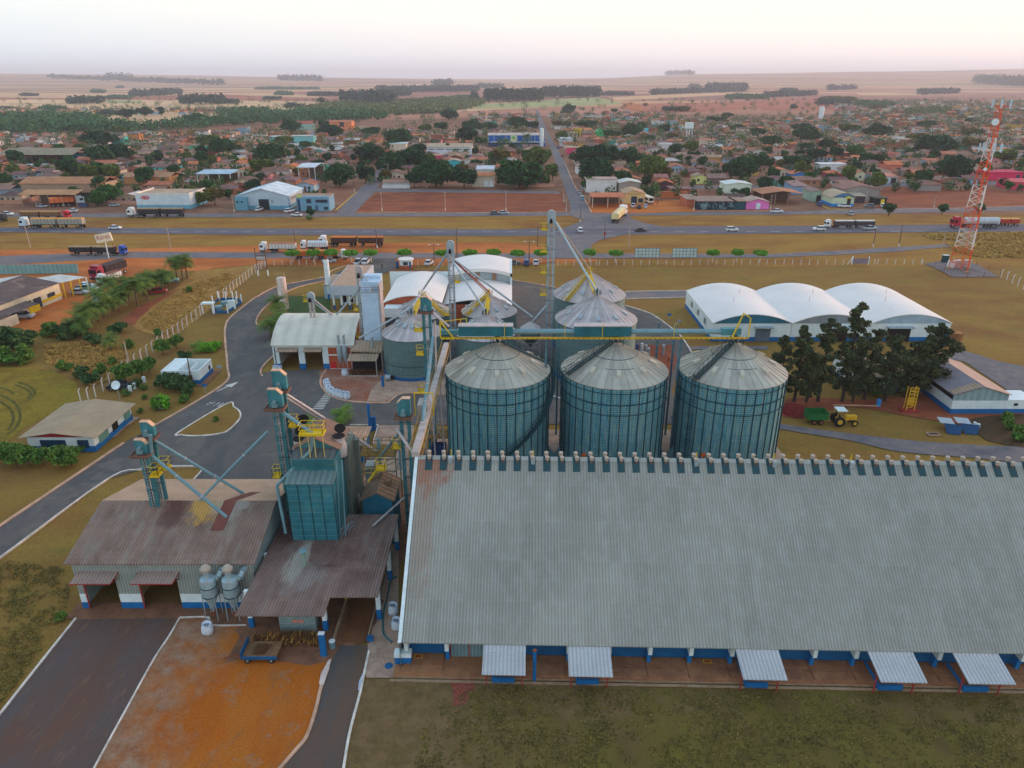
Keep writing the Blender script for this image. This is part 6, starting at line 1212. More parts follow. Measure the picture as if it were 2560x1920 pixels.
bld('z',1221,1347,366,22,8.4,'gx',1.2,(30,60,110),(190,176,164),'supermarket','blue supermarket with a yellow-green sign panel left of the main street','supermarket',extra=ex_s)
t = thing('water_tower', 'tall plain white cylinder tower right of the blue supermarket', 'water tower', g(1354,366)); part(MB().cyl((0,0,0),(0,0,13.5),1.5,n=16), 'tank', WHITE, t, l=1, sm=1); part(MB().cyl((0,0,13.5),(0,0,13.9),1.5,.5,16), 'lid', WHITE, t, l=1)
bld('b',1100,1330,1072,7,2.8,'gx',.9,(176,176,176),(154,118,100),'house','brown-roofed house behind a long white wall left of the vacant lot','house',extra=lambda t, hw: part(MB().box(-hw-.3,-1.0,0,hw,-.8,1.7), 'yard_wall', WM((196,196,196)), t, l=1))
bld('b',1870,2060,1062,9,5.4,'gx',1.2,CR,(188,116,76),'house','cream two-storey shopfront house with an orange roof right of the vacant lot rear','house',doors=((.55,.72,2.8,(210,214,214)),(.76,.93,2.8,(210,214,214))))
bld('b',1655,1770,905,8,4.2,'gy',1.2,(60,176,186),(168,156,140),'house','bright turquoise gabled house behind the big trees','house',wins=((.2,.4,1.2,2.6),(.6,.8,1.2,2.6)))
bld('b',1790,1900,902,8,4.4,'gy',1.2,(206,204,200),(150,118,104),'house','white gabled house right of the turquoise one','house',wins=((.25,.4,1.4,2.8),(.6,.75,1.4,2.8)))
bld('b',1910,2055,985,9,4.6,'mono',1.0,(196,196,192),(190,196,204),'house','white flat-roofed house with pale sheets right of the dark tree','house')
bld('b',620,765,915,9,3.6,'gx',1.6,(160,178,196),(150,116,104),'house','pale blue house with brown roof behind the tall white canopy','house',wins=((.2,.35,1.2,2.4),(.6,.75,1.2,2.4)))
bld('b',545,610,925,7,3.6,'flat',0,(60,170,150),(140,120,110),'house','small turquoise house left of the pale blue one','house')
bld('b',1160,1300,770,10,6.5,'flat',0,(210,196,176),(190,210,224),'house','cream two-storey house with a white and blue roof by the white warehouse','house')
bld('b',310,500,690,10,6,'flat',0,(120,190,190),(200,196,190),'house','long pink and turquoise two-storey building at left mid-town','house')
bld('b',640,830,568,14,8,'gx',1,(206,128,86),(190,120,90),'apartment_block','orange and blue apartment block near the far forest edge','building',wins=((.45,.65,3,7.5),))
bld('b',270,490,568,14,6,'gx',2.5,(150,180,170),(176,96,76),'hall','red-roofed pale green hall at the far left forest edge','hall')
bld('b',1500,1600,840,8,3.6,'flat',0,(212,70,110),(190,150,130),'house','bright pink house before the long white mid-town warehouse','house')
bld('a',1110,1210,668,8,6.4,'mono',1.4,(206,130,80),(130,120,116),'house','orange-fronted house with sloping roof at left mid-town','house')
bld('a',1640,1790,745,9,3.2,'flat',0,(66,176,140),(150,130,120),'house','bright green low house at left mid-town','house')
# right of the main street, front row
bld('c',690,962,1245,12,4.6,'gx',.6,(200,184,168),(190,112,78),'service_station','orange-tiled service station canopy on pale posts beside the main street','canopy roof',open_=True)
bld('c',640,900,1110,8,6.0,'flat',0,(206,206,204),(178,150,140),'house','white flat-topped two-storey block behind the service station','building')
def ex_y(t, hw):
    part(MB().box(-hw+.8,-.12,3.55,hw-.9,-.08,4.15), 'sign_strip', WM((214,180,120)), t, l=1); text('AUTO CENTRO', .75, parent_world(t)+Vector((-.2,-.16,3.85)), (R(90),0,0), mat('sign_ink', c(50,40,40)), 'lettering', t)
bld('c',968,1145,1205,12,4.2,'gy',1.4,(222,184,128),(178,146,114),'workshop','yellow gabled workshop with a blue door right of the service station','workshop',doors=((.33,.62,3.0,(40,56,80)),),wins=((.68,.92,.4,2.2),),extra=ex_y)
bld('c',925,1105,1120,10,5.0,'gy',1.0,(150,140,130),(198,196,186),'shed','shed with a white gabled roof behind the yellow workshop','shed')
bld('c',1275,1500,1160,.4,2.6,'flat',0,(190,108,66),(190,108,66),'yard_wall','long orange brick wall behind the dirt yard','wall')
bld('c',1510,1600,1240,14,3.2,'flat',0,(176,98,70),(150,126,112),'brick_block','orange brick end block of the mural shop','building')
def ex_m(t, hw):
    rr = random.Random(3); mb = MB()
    for k in range(34):
        x = rr.uniform(-hw+.6, hw-.6); z = rr.uniform(.6, 2.7)
        for a in range(3): an = rr.uniform(0, 6.28); mb.beam((x,-.1,z),(max(-hw,min(hw,x+1.0*math.cos(an))),-.1,max(.1,min(3.1,z+1.0*math.sin(an)))),.07,.05)
    part(mb, 'painted_mural', WM((150,190,200)), t, l=1)
bld('c',1602,1920,1258,13,3.3,'flat',0,(34,48,60),(140,118,106),'mural_shop','dark shop front painted with pale blue branching lines','shop',doors=((.12,.24,2.2,(104,122,128)),),extra=ex_m)
bld('c',1920,2010,1258,10,3.3,'flat',0,(36,74,84),(150,122,104),'shop','dark teal low shop between the mural shop and the pink house','shop')
bld('c',2018,2215,1255,9,3.0,'gy',1.3,(226,116,186),(176,150,134),'house','bright pink gabled house with a pale door by the frontage road','house',doors=((.44,.62,2.5,(196,220,228)),))
bld('c',1842,2060,1118,11,4.2,'gy',.8,(206,216,200),(204,210,204),'house','plain white-green hall behind the mural shop','hall',doors=((.58,.64,2.2,(60,60,64)),))
bld('d',-60,285,1215,14,4.6,'gy',1.2,(150,120,110),(172,116,84),'garage_canopy','wide orange-brown canopy garage right of the pink house','canopy roof',open_=True)
bld('d',215,330,1130,14,4.0,'mono',.8,(128,158,190),(150,120,114),'house','pale blue terraced house behind the orange-brown garage','house')
bld('d',375,480,1190,12,4.2,'gy',.9,(150,176,156),(140,114,108),'shop','pale green gabled shop left of the blue arched hall','shop',doors=((.35,.75,2.8,(40,44,50)),))
def ex_a(t, hw):
    text('AUTO FORMA', 1.0, parent_world(t)+Vector((-1.4,-.12,4.0)), (R(90),0,0), mat('navy_ink', c(30,50,80)), 'lettering', t)
    part(MB().box(-hw+2*hw*.6,-.3,3.3,-hw+2*hw*.82,-.05,4.1), 'yellow_awning', WM((222,196,60)), t, l=1)
bld('d',548,735,1230,12,3.6,'arch',2.0,(190,200,170),(176,156,130),'arched_shop','pale green hall with a blue arched gable and bright blue base','shop',band=((20,130,200),1.1),gable=(84,136,176),doors=((.68,.85,3.2,(50,34,36)),),extra=ex_a)
bld('d',745,830,1200,7,3.0,'mono',.6,(70,60,66),(170,160,140),'shop','dark open bay right of the blue arched hall','shop')
bld('d',640,948,1180,13,5.0,'gy',1.8,(142,134,130),(150,108,96),'shed','large grey shed with a brown roof behind the blue arched hall','shed',doors=((.1,.4,3.4,(60,50,54)),))
bld('d',918,1020,1215,5,2.6,'flat',0,(40,40,40),(60,70,60),'kiosk','black kiosk with a yellow doorway beside the red lot','kiosk',doors=((.5,.8,2.3,(226,196,60)),))
bld('d',1905,2190,1005,12,4.0,'flat',0,(208,40,90),(190,50,90),'store','long crimson building behind the lattice tower','building',wins=((.8,.93,1.2,2.8),))
bld('d',2120,2560,1090,14,3.6,'flat',0,(206,70,90),(190,80,90),'store','pinkish red building at the right frame edge','building')
bld('d',445,665,940,9,4.6,'flat',0,(212,212,214),(208,208,210),'house','white cubic modern house right of centre','house')
bld('d',200,340,1010,8,3.4,'gy',1.4,(40,120,190),(190,110,80),'house','blue gabled house with an orange roof behind the garage','house')
bld('d',520,640,1000,9,3.2,'hip',1.4,(140,60,80),(196,108,72),'house','maroon house with a bright orange hipped roof','house')
bld('d',750,830,1010,8,3.8,'gy',1.4,(206,200,170),(196,120,84),'house','cream gabled house with a round window right of the maroon one','house',wins=((.4,.6,1.4,2.6),))
bld('d',930,1110,1030,9,3.4,'mono',.8,(190,198,206),(196,126,108),'house','pale grey walled house with a dark garage by the red lot','house',doors=((.7,.96,2.6,(60,50,60)),))
bld('d',1010,1150,935,9,4.2,'gx',1.6,(190,110,90),(204,114,72),'house','two-storey house with a bright orange roof up the hill right of centre','house')
bld('d',1250,1520,995,9,3.2,'gx',1.6,(176,120,90),(186,112,84),'house','row of terracotta roofs right of the two-storey orange-roofed house','house')
bld('c',1150,1175,615,6,5.5,'flat',0,(90,210,220),(90,200,210),'house','small bright turquoise block right of the main street','house',wins=((.3,.7,2,3.4),))
bld('c',535,600,628,8,7,'flat',0,(232,184,40),(200,150,60),'house','bright yellow shopfront near the main street','shop',doors=((.3,.7,3,(40,40,60)),))
bld('c',730,800,625,9,4.5,'gy',2.5,(60,190,110),(70,180,110),'house','bright green gabled shop right of the yellow shopfront','shop')
bld('c',475,605,775,10,4.0,'flat',0,(226,60,110),(176,150,120),'shop','magenta corner shop by the main street','shop')
bld('c',415,520,710,9,5.5,'gx',1,(206,206,210),(196,200,206),'shop','white corner block above the magenta shop','building')
bld('c',715,820,710,9,5,'flat',0,(176,100,80),(170,110,90),'brick_house','unfinished red brick house behind the large dark trees','house')
bld('c',1575,1680,1035,9,3.4,'gy',1.4,(210,208,130),(156,128,110),'house','yellow gabled house behind the orange brick wall','house',wins=((.2,.4,1.2,2.6),))
bld('c',1690,1845,1040,9,3.2,'gx',1.6,(110,88,84),(140,108,98),'house','brown hipped house right of the yellow gabled one','house')
bld('c',555,660,950,8,4.2,'gx',1.0,(212,212,212),(156,128,118),'house','white house with a blue door at the foot of the main street','house',doors=((.5,.68,2.4,(60,110,170)),))
bld('c',1235,1340,1050,9,4.0,'gx',1.2,(170,110,90),(156,104,96),'house','purple-brown roofed house beside the orange brick wall','house')
bld('c',1250,1390,1092,7,3.2,'gy',1.6,(80,50,60),(196,110,66),'house','bright orange roofed house at the orange wall corner','house')
# ------------------------------------------------------------------ water tanks on stilts
for T, x, yb, yt, w_, lb in (('c',1523,640,505,52,'white square water tank on concrete stilts right of centre'),):
    p = G(T,x,yb); t = thing('water_tower', lb, 'water tower', p); zt = V3(T,x,yt,p.y).z
    part(MB().box(-3.2,-3,zt*.62,3.2,3,zt), 'tank', WM((206,218,224)), t, l=1)
    for sx_ in (-2.4,0,2.4): part(MB().box(sx_-.35,-2.4,0,sx_+.35,-1.8,zt*.62), 'stilt', WHITE, t, l=1)
p = G('d',455,470); t = thing('water_tower', 'white upright water cylinder behind the right-hand trees', 'water tower', p); part(MB().cyl((0,0,0),(0,0,14),3.2,n=14), 'tank', WHITE, t, l=1, sm=1); part(MB().cyl((0,0,14),(0,0,14.6),3.2,1,14), 'lid', WHITE, t, l=1)
# ------------------------------------------------------------------ workshop on the left edge
t = thing('truck_workshop', 'long dark-roofed workshop with a yellow-striped white wall at the left frame edge', 'workshop', G('e',300,520))
zE = 4.0
A_, B_ = G('e',-220,650,zE), G('e',520,370,zE); C_, D_ = G('e',300,272,zE), G('e',-500,440,zE)
dv = (B_-A_).normalized(); nv = Vector((-dv.y, dv.x, 0)); wdt = 19.0
E_, F_ = B_+nv*wdt, A_+nv*wdt; M0, M1 = A_+nv*wdt/2+Vector((0,0,1.6)), B_+nv*wdt/2+Vector((0,0,1.6))
ROOFD = mat('old_dark_roof', c(92,78,76), .9, var=.3, sca=.3, dirt=(c(134,116,98), .35, .55))
part(MB().add([tuple(v) for v in (A_,B_,M1,M0,E_,F_)], [(0,1,2,3),(3,2,4,5)]), 'roof', ROOFD, t)
q0 = A_.lerp(B_, .72); q1 = A_.lerp(B_, 1.0); m0 = q0+nv*wdt/2+Vector((0,0,1.64)); m1 = q1+nv*wdt/2+Vector((0,0,1.64))
part(MB().add([tuple(v) for v in (m0+Vector((0,0,.02)), m1+Vector((0,0,.02)), E_+Vector((0,0,.06)), E_-dv*8+Vector((0,0,.06)))], [(0,1,2,3)]), 'white_sheets', mat('pale_old_sheet', c(186,186,180), .8, var=.2, sca=.5), t)
def wallseg(p, q, z0, z1, th=.2):
    d = (q-p).normalized(); n_ = Vector((-d.y,d.x,0))*th; return MB().add([(p.x,p.y,z0),(q.x,q.y,z0),(q.x+n_.x,q.y+n_.y,z0),(p.x+n_.x,p.y+n_.y,z0),(p.x,p.y,z1),(q.x,q.y,z1),(q.x+n_.x,q.y+n_.y,z1),(p.x+n_.x,p.y+n_.y,z1)], [(0,3,2,1),(4,5,6,7),(0,1,5,4),(1,2,6,5),(2,3,7,6),(3,0,4,7)])
part(wallseg(A_+nv*.3, B_-dv*.2+nv*.3, 0, zE-.1), 'wall', mat('cream_wall', c(202,194,170), .85, var=.2), t); part(wallseg(A_.lerp(B_,.55)+nv*.2, B_+nv*.2, .9, 1.5), 'yellow_stripe', YELM, t)
for u, z0, z1 in ((.3,1.4,2.6),(.42,1.4,2.6),(.52,1.4,2.6),(.64,.2,2.6),(.82,1.6,2.5)): p = A_.lerp(B_,u)+nv*.14; part(wallseg(p, p+dv*2.4, z0, z1, .1), 'window', GLS, t)
g0, g1 = G('e',-30,690,2.6), G('e',340,545,2.6); n2 = nv*3.2
part(MB().add([tuple(v) for v in (g0,g1,g1+n2+Vector((0,0,.4)),g0+n2+Vector((0,0,.4)))], [(0,1,2,3)]), 'lean_to_roof', ROOFD, t); part(wallseg(g0, g0.lerp(g1,.45), 0, 2.2), 'lean_to_wall', MTS['cream_wall'], t); part(wallseg(g0.lerp(g1,.75), g1, 1.0, 2.4), 'yellow_panel', YELM, t)
h0, h1 = G('e',525,370,3.9), G('e',745,320,3.9)
part(MB().add([tuple(v) for v in (h0,h1,h1+nv*7+Vector((0,0,.5)),h0+nv*9+Vector((0,0,.5)))], [(0,1,2,3)]), 'open_bay_roof', MTS['pale_old_sheet'], t)
for u in (.05,.35,.7,.98): p = h0.lerp(h1,u); part(MB().beam((p.x,p.y,0),(p.x,p.y,3.9),.25), 'post', YELM if u < .8 else WHITE, t)
a, b = G('e',-300,300), G('e',680,286); tag(wallseg(a, b, 0, 2.6, .15).build('sheet_fence', mat('pale_teal_fence', c(120,160,160), .8, var=.15, stripe=('x',1.2,.2,.02)), origin=a), 'long pale teal sheet fence behind the dark-roofed workshop', 'fence')
t = thing('portable_toilet', 'pale upright cabin beside the palms near the parked silver cars', 'cabin', G('e',845,525)); part(MB().box(-.9,-.6,0,.9,.6,3.0), 'cabin', mat('cabin_pale', c(178,206,196), .7), t, l=1); part(MB().box(-.95,-.65,3.0,.95,.65,3.2), 'cabin_roof', WHITE, t, l=1)
t = thing('gate_lodge', 'round white and orange gate lodge with a flat disc roof at the entrance', 'gatehouse', G('f',1300,240))
part(MB().lathe([(1.9,0),(1.9,1.0)], n=20), 'orange_base', ORB, t, l=1); part(MB().lathe([(1.85,1.0),(1.85,2.4)], n=20), 'wall', WHITE, t, l=1); part(MB().lathe([(2.2,2.4),(2.2,2.7),(0,2.75)], n=24), 'roof', VW, t, l=1)
part(MB().box(-.6,-1.95,1.2,.7,-1.85,2.1), 'window', GLS, t, l=1); part(MB().box(1.1,-1.6,.1,1.6,-1.45,2.1).box(-2.9,-.5,0,-2.2,.2,1.9), 'blue_panel', BLUED, t, l=1)
# roadside hoardings seen from behind
for k, (x0, x1) in enumerate(((1058,1270),(1382,1592))):
    a, b = G('g',x0,178), G('g',x1,178); t = thing('billboard', ('left' if k == 0 else 'right') + ' roadside billboard seen from behind beyond the post fence', 'billboard', ((a.x+b.x)/2, a.y, 0), group='billboards facing the highway')
    hw = (b.x-a.x)/2; part(MB().box(-hw,.12,1.0,hw,.2,3.7), 'panel', mat('hoarding_back', c(190,206,206), .8, var=.15) if k == 0 else MTS['hoarding_back'], t, l=1)
    mb = MB()
    for i in range(8): x = -hw+2*hw*i/7; mb.box(x-.05,0,.2 if i%2 else .9,x+.05,.12,3.75)
    for z in (1.0,1.9,2.8,3.65): mb.box(-hw,-.02,z-.04,hw,.1,z+.04)
    part(mb, 'bracing', mat('brace', c(84,110,112), .7) if k == 0 else MTS['brace'], t, l=1)
p = G('e',940,155); t = thing('pole_sign', 'tilted cream roadside sign on a tall white pole above the blue-cabbed truck', 'sign', p)
zt = V3('a',915,1500,p.y); part(MB().cyl((0,0,0),(.0,0,zt.z+.2),.16,n=10), 'pole', WHITE, t, l=1)
sg = part(MB().box(-2.5,-.35,-1.25,2.5,.15,1.25), 'sign_box', mat('cream_sign', c(224,206,180), .6), t, l=1); sg.location = (-.1,-.2,zt.z); sg.rotation_euler = (0,R(-10),0)
part(MB().box(-2.55,-.36,-1.3,-2.45,.16,1.3), 'sign_edge', DARK, sg, l=1)
tx = text('Karen', 1.9, (0,0,0), (R(90),0,0), mat('sign_red', c(176,72,66), .7), 'lettering', None, sx=.9); setpar(tx, sg); tx.location = (.1,-.37,.2)
part(MB().cyl((1.9,0,-3.6),(1.9,0,-1.2),.07,n=6), 'stay', RUST, sg, l=1)
# ------------------------------------------------------------------ ordinary houses in rows
HW = mat('house_wall', None, .88, var=.12, sca=.3, objcol=True); HR = mat('house_roof', None, .88, var=.28, sca=.35, objcol=True, stripe=('x',.8,.15,.03)); HRY = mat('house_roof_side', None, .88, var=.28, sca=.35, objcol=True, stripe=('y',.8,.15,.03))
def proto(kind, w_, d_, h=2.9, rh=1.3, wing=False, yard=False):
    t = thing('house', None, None)
    part(MB().box(-w_/2,-d_/2,0,w_/2,d_/2,h), 'wall', HW, t, l=1)
    if kind == 'gy': part(MB().ext([(-w_/2,h),(w_/2,h),(0,h+rh*.95)], 'y', -d_/2, -d_/2+.2), 'gable', HW, t, l=1)
    part(roofmesh(kind, -w_/2, w_/2, -d_/2, d_/2, h, rh, .6), 'roof', HR if kind in ('gx','mono','flat') else HRY, t, l=1)
    for x in (-w_*.28, w_*.22): part(MB().box(x-.6,-d_/2-.05,1.0,x+.6,-d_/2-.01,2.1), 'window', GLS, t, l=1)
    part(MB().box(-.5,-d_/2-.06,.02,.45,-d_/2-.015,2.2), 'door', WM((110,80,62)), t, l=1)
    if wing: part(roofmesh('mono', -w_/2-3.2, -w_/2-.3, -d_/2+1, d_/2, 2.3, .4, .2), 'veranda_roof', HR, t, l=1)
    if yard: part(MB().box(-w_/2-3,-d_/2-4.2,0,w_/2+3,-d_/2-4.05,1.7).box(-w_/2-3.15,-d_/2-4.2,0,-w_/2-3,d_/2+3,1.7).box(w_/2+3,-d_/2-4.2,0,w_/2+3.15,d_/2+3,1.7), 'yard_wall', HW, t, l=1)
    return t
PR = [proto('gx',11,8), proto('gx',9,7,2.8,1.2,True), proto('gy',8,10,3.0,1.4), proto('hip',11,9,2.9,1.6), proto('gy',10,9,2.9,1.5,False,True), proto('gx',13,8,2.9,1.4,True,True), proto('mono',8,7,2.8,.7), proto('hip',9,8,2.8,1.5,False,True), proto('flat',8,8,3.3,0), proto('gx',8,6,2.7,1.1)]
KN = ['wide gabled','gabled','front-gabled','hipped','walled front-gabled','walled wide gabled','single-slope','walled hipped','flat-topped','small gabled']
WC = [('cream',(190,176,156)),('brick-red',(164,98,76)),('white',(200,198,196)),('tan',(168,142,118)),('terracotta',(176,112,86)),('pale blue',(140,168,186)),('turquoise',(70,170,166)),('ochre',(196,156,86)),('pink',(196,128,130)),('grey',(146,140,138))]
WCp = [.2,.18,.14,.14,.12,.06,.04,.04,.03,.05]
RC = [('brown-tiled',(134,98,84)),('mauve-brown-roofed',(124,92,88)),('terracotta-roofed',(176,104,76)),('dark-roofed',(98,78,74)),('tan-roofed',(158,128,106)),('pale-roofed',(184,176,170)),('orange-roofed',(196,116,74))]
RCp = [.26,.22,.17,.12,.13,.05,.05]
rs = np.random.RandomState(11); OCC = []
for o in bpy.data.objects:
    if o.parent is None and 'label' in o and o.location.y > 290:
        pts = [Vector(v)+Vector(o.location) for ch in ALLK.get(o.name, []) if ch.type == 'MESH' for v in ch.bound_box]
        if pts: OCC.append((min(p.x for p in pts)-2, max(p.x for p in pts)+2, min(p.y for p in pts)-2, max(p.y for p in pts)+2))
def street_x(y): return 25.7+(y-294)*.0185
side_pts = [G('b',760,1280), G('b',945,1100), G('b',1060,960), G('b',1120,850)]
def free(x, y, r=6):
    if abs(x-street_x(y)) < 10+r*.3: return False
    for a, b in zip(side_pts, side_pts[1:]):
        if min(a.y,b.y)-4 < y < max(a.y,b.y)+4:
            xx = a.x+(b.x-a.x)*(y-a.y)/(b.y-a.y+1e-6)
            if abs(x-xx) < 11: return False
    for x0, x1, y0, y1 in OCC:
        if x0-r < x < x1+r and y0-r*.8 < y < y1+r*.8: return False
    return True
def in_lot(x, y): return (-86 < x < 24 and y < 372) or (x > 122 and y < 352) or (y < 303)
def inview(x, y, m=12): return abs(x) < (.921*y+19)*1280/1808+m
NH = 0; yrow = 322.0; ri = 0; HOUSES = []
while NH < 300 and yrow < 760:
    for side in (-1, 1):
        k = 0; x = street_x(yrow)+side*16
        while inview(x, yrow) and NH < 300:
            xx = x+rs.uniform(-2,2); yy = yrow+rs.uniform(-3,3)
            if not in_lot(xx, yy) and free(xx, yy) and rs.rand() < .86:
                i = rs.choice(10, p=[.15,.14,.12,.14,.08,.08,.08,.08,.05,.08]); wi = rs.choice(10, p=WCp); r_i = rs.choice(7, p=RCp); k += 1
                wc = np.clip(np.array(WC[wi][1])+rs.randint(-12,12), 20, 235); rc = np.clip(np.array(RC[r_i][1])+rs.randint(-12,12), 20, 235)
                lb = '%s %s %s house, %s %s of main street, %s row' % (RC[r_i][0], WC[wi][0], KN[i], ORD[min(k-1,39)], 'left' if side < 0 else 'right', ORD[ri])
                w1, r1 = c(*wc), c(*rc)
                o = place(PR[i], (xx, yy, 0), rs.choice([0,0,0,.06,-.08,math.pi]) if i not in (2,4,5,7) else rs.uniform(-.06,.06), lb, 'house', 'small houses of the town', s=rs.uniform(.88,1.12), col={'wall':w1,'gable':w1,'yard_wall':c(*[int(v) for v in np.array([176,128,106])+rs.randint(-20,26)]),'roof':r1,'veranda_roof':r1})
                HOUSES.append((xx, yy)); NH += 1
            x += side*rs.uniform(15.5,20)
    yrow += 17.0 if ri % 3 else 22.0; ri += 1
Y_H = yrow
# farther houses: too many to count, one object with a colour per face
vm = NT('far_houses'); at = vm.n('VertexColor'); at.layer_name = 'Col'; nn = vm.noise(vm.n('TexCoord').outputs['Object'], .3, 3); f_ = vm.rng(nn, .3, .7, .85, 1.12)
FARM = vm.out(vm.mix(1.0, at.outputs[0], vm.n('CombineColor', i_0=f_, i_1=f_, i_2=f_), 'MULTIPLY'), .9)
V_, F_l, C_l = [], [], []
def far_house(x, y, w_, d_, h, rh, wc, rc, a, z=0):
    n = len(V_); ca, sa = math.cos(a), math.sin(a)
    def P(u, v, z_): return (x+u*ca-v*sa, y+u*sa+v*ca, z+z_)
    V_.extend([P(-w_,-d_,-.5),P(w_,-d_,-.5),P(w_,d_,-.5),P(-w_,d_,-.5),P(-w_,-d_,h),P(w_,-d_,h),P(w_,d_,h),P(-w_,d_,h),P(-w_-.4,-d_-.5,h-.1),P(w_+.4,-d_-.5,h-.1),P(w_+.4,d_+.5,h-.1),P(-w_-.4,d_+.5,h-.1),P(-w_-.4,0,h+rh),P(w_+.4,0,h+rh)])
    for f in ((0,1,5,4),(1,2,6,5),(2,3,7,6),(3,0,4,7)): F_l.append(tuple(n+i for i in f)); C_l.append(wc)
    for f in ((8,9,13,12),(13,10,11,12)): F_l.append(tuple(n+i for i in f)); C_l.append(rc)
    for f in ((8,12,11),(9,10,13)): F_l.append(tuple(n+i for i in f)); C_l.append(wc)
def density(x, y):
    s = x/y
    if y < 560: return 1
    if y < 700: return 1 if s > -.5 else .9
    if s < -.05: return .8 if y < 760+ (s+.05)*60 else (.55 if 1150 < y < 1320 and s < -.3 else 0)
    if s < .2: return .9 if y < 1120 else 0
    if s < .42: return .85 if y < 980 else 0
    return .85 if y < 1750 else 0
y = Y_H
while y < 1800:
    half = (.921*y+19)*.708+20; x = -half
    while x < half:
        xx = x+rs.uniform(-4,4); yy = y+rs.uniform(-5,5)
        if rs.rand() < density(xx, yy)*.9 and free(xx, yy, 5):
            wc = np.clip(np.array(WC[rs.choice(10,p=WCp)][1])+rs.randint(-14,14),20,235); rc = np.clip(np.array(RC[rs.choice(7,p=RCp)][1])+rs.randint(-14,14),20,235)
            far_house(xx, yy, rs.uniform(3.2,6.5), rs.uniform(3,5), rs.uniform(2.5,3.4)*(1 if rs.rand() < .93 else 1.9), rs.uniform(.4,1.5), c(*wc), c(*rc), rs.uniform(-.15,.15)+(math.pi/2 if rs.rand() < .25 else 0))
        x += rs.uniform(13,21)
    y += 16+y*.008
for x0, x1, yb, cl, rl in (('a',0,0,0,0),) if False else (): pass
me = bpy.data.meshes.new('distant_houses'); me.from_pydata(V_, [], F_l); ca_ = me.color_attributes.new('Col', 'FLOAT_COLOR', 'CORNER')
buf = np.ones((len(me.loops), 4), np.float32); i = 0
for f, cc_ in zip(F_l, C_l):
    buf[i:i+len(f), :3] = cc_; i += len(f)
ca_.data.foreach_set('color', buf.ravel()); me.materials.append(FARM); obj_of('distant_houses', me, kind='stuff')
# ------------------------------------------------------------------ trees
LD = leafmat('dark_leaf', c(52,82,50), c(76,96,50)); LM = leafmat('mid_leaf', c(70,106,46), c(100,124,50)); LP = leafmat('palm_leaf', c(62,92,40), c(96,112,44)); LT = leafmat('topiary_leaf', c(84,134,40), c(104,146,46))
LV = leafmat('varied_leaf', (.75,.75,.75), (1.1,1.15,.9), objcol=True); LS = leafmat('sparse_dark_leaf', c(58,72,50), c(82,84,52)); LB = leafmat('bright_leaf', c(84,138,36), c(110,158,44))
BARK = mat('bark', c(98,78,62), .95, var=.3, sca=2); BARKD = mat('dark_bark', c(66,54,48), .95, var=.3, sca=2); TRW = mat('limewashed_trunk', c(196,190,180), .9, var=.2)
def clumps(n, Rr, H, zb, rng_, cl=(.32,.5)):
    cen, rad = [], []
    for i in range(n):
        a = rng_.uniform(0, 6.283); u = rng_.uniform(0, 1)**.6; zz = rng_.uniform(-1, 1); k = math.sqrt(max(0, 1-zz*zz*.8))
        r_ = rng_.uniform(*cl)*Rr; cen.append((math.cos(a)*u*Rr*k*.75, math.sin(a)*u*Rr*k*.75, zb+H/2+zz*H*.38)); rad.append((r_, r_, r_*.72))
    return cen, rad
def limbs(cen, base, r0, rng_, z0):
    mb = MB().cyl((0,0,-.2), (0,0,z0), r0, r0*.7, 9)
    for cx_, cy_, cz_ in cen[:9]: mb.cyl((0,0,z0*.8+rng_.uniform(-.2,.2)*z0), (cx_*.8,cy_*.8,cz_), r0*.4, r0*.1, 6)
    return mb
def tree_proto(name, Rr, H, zb, n, per, leaf, lm, seed, r0=.25, bark=None, s_=1.0):
    rg = random.Random(seed); cen, rad = clumps(n, Rr, H, zb, rg); t = thing(name, None, None)
    obj_of('crown', leaf_mesh('crown', cen, rad, [per]*n, leaf, lm, seed), t); part(limbs(cen, 0, r0, rg, zb+H*.15), 'trunk', bark or BARK, t, l=1, sm=1); return t
TP = [tree_proto('broad_tree', 4.6, 6.0, 1.2, 20, 150, .33, LV, 1), tree_proto('broad_tree', 3.6, 5.6, 1.4, 16, 150, .30, LV, 2), tree_proto('broad_tree', 6.0, 7.0, 1.5, 26, 160, .38, LV, 3, .35), tree_proto('round_tree', 2.8, 3.8, 1.0, 12, 130, .27, LV, 4), tree_proto('upright_tree', 2.8, 8.0, 1.2, 18, 120, .30, LV, 5), tree_proto('wide_tree', 7.5, 7.0, 1.6, 32, 170, .42, LV, 6, .4)]
TNM = ['broad','medium','large','small round','upright','very wide']
GC = [('dark green',(42,74,42)),('deep green',(34,64,42)),('olive green',(80,94,40)),('mid green',(52,90,42)),('bronze green',(98,88,46)),('bright green',(84,126,46))]
def tcol(i, k=1.0): q = c(*GC[i][1]); return tuple(v*k*1.15 for v in q)
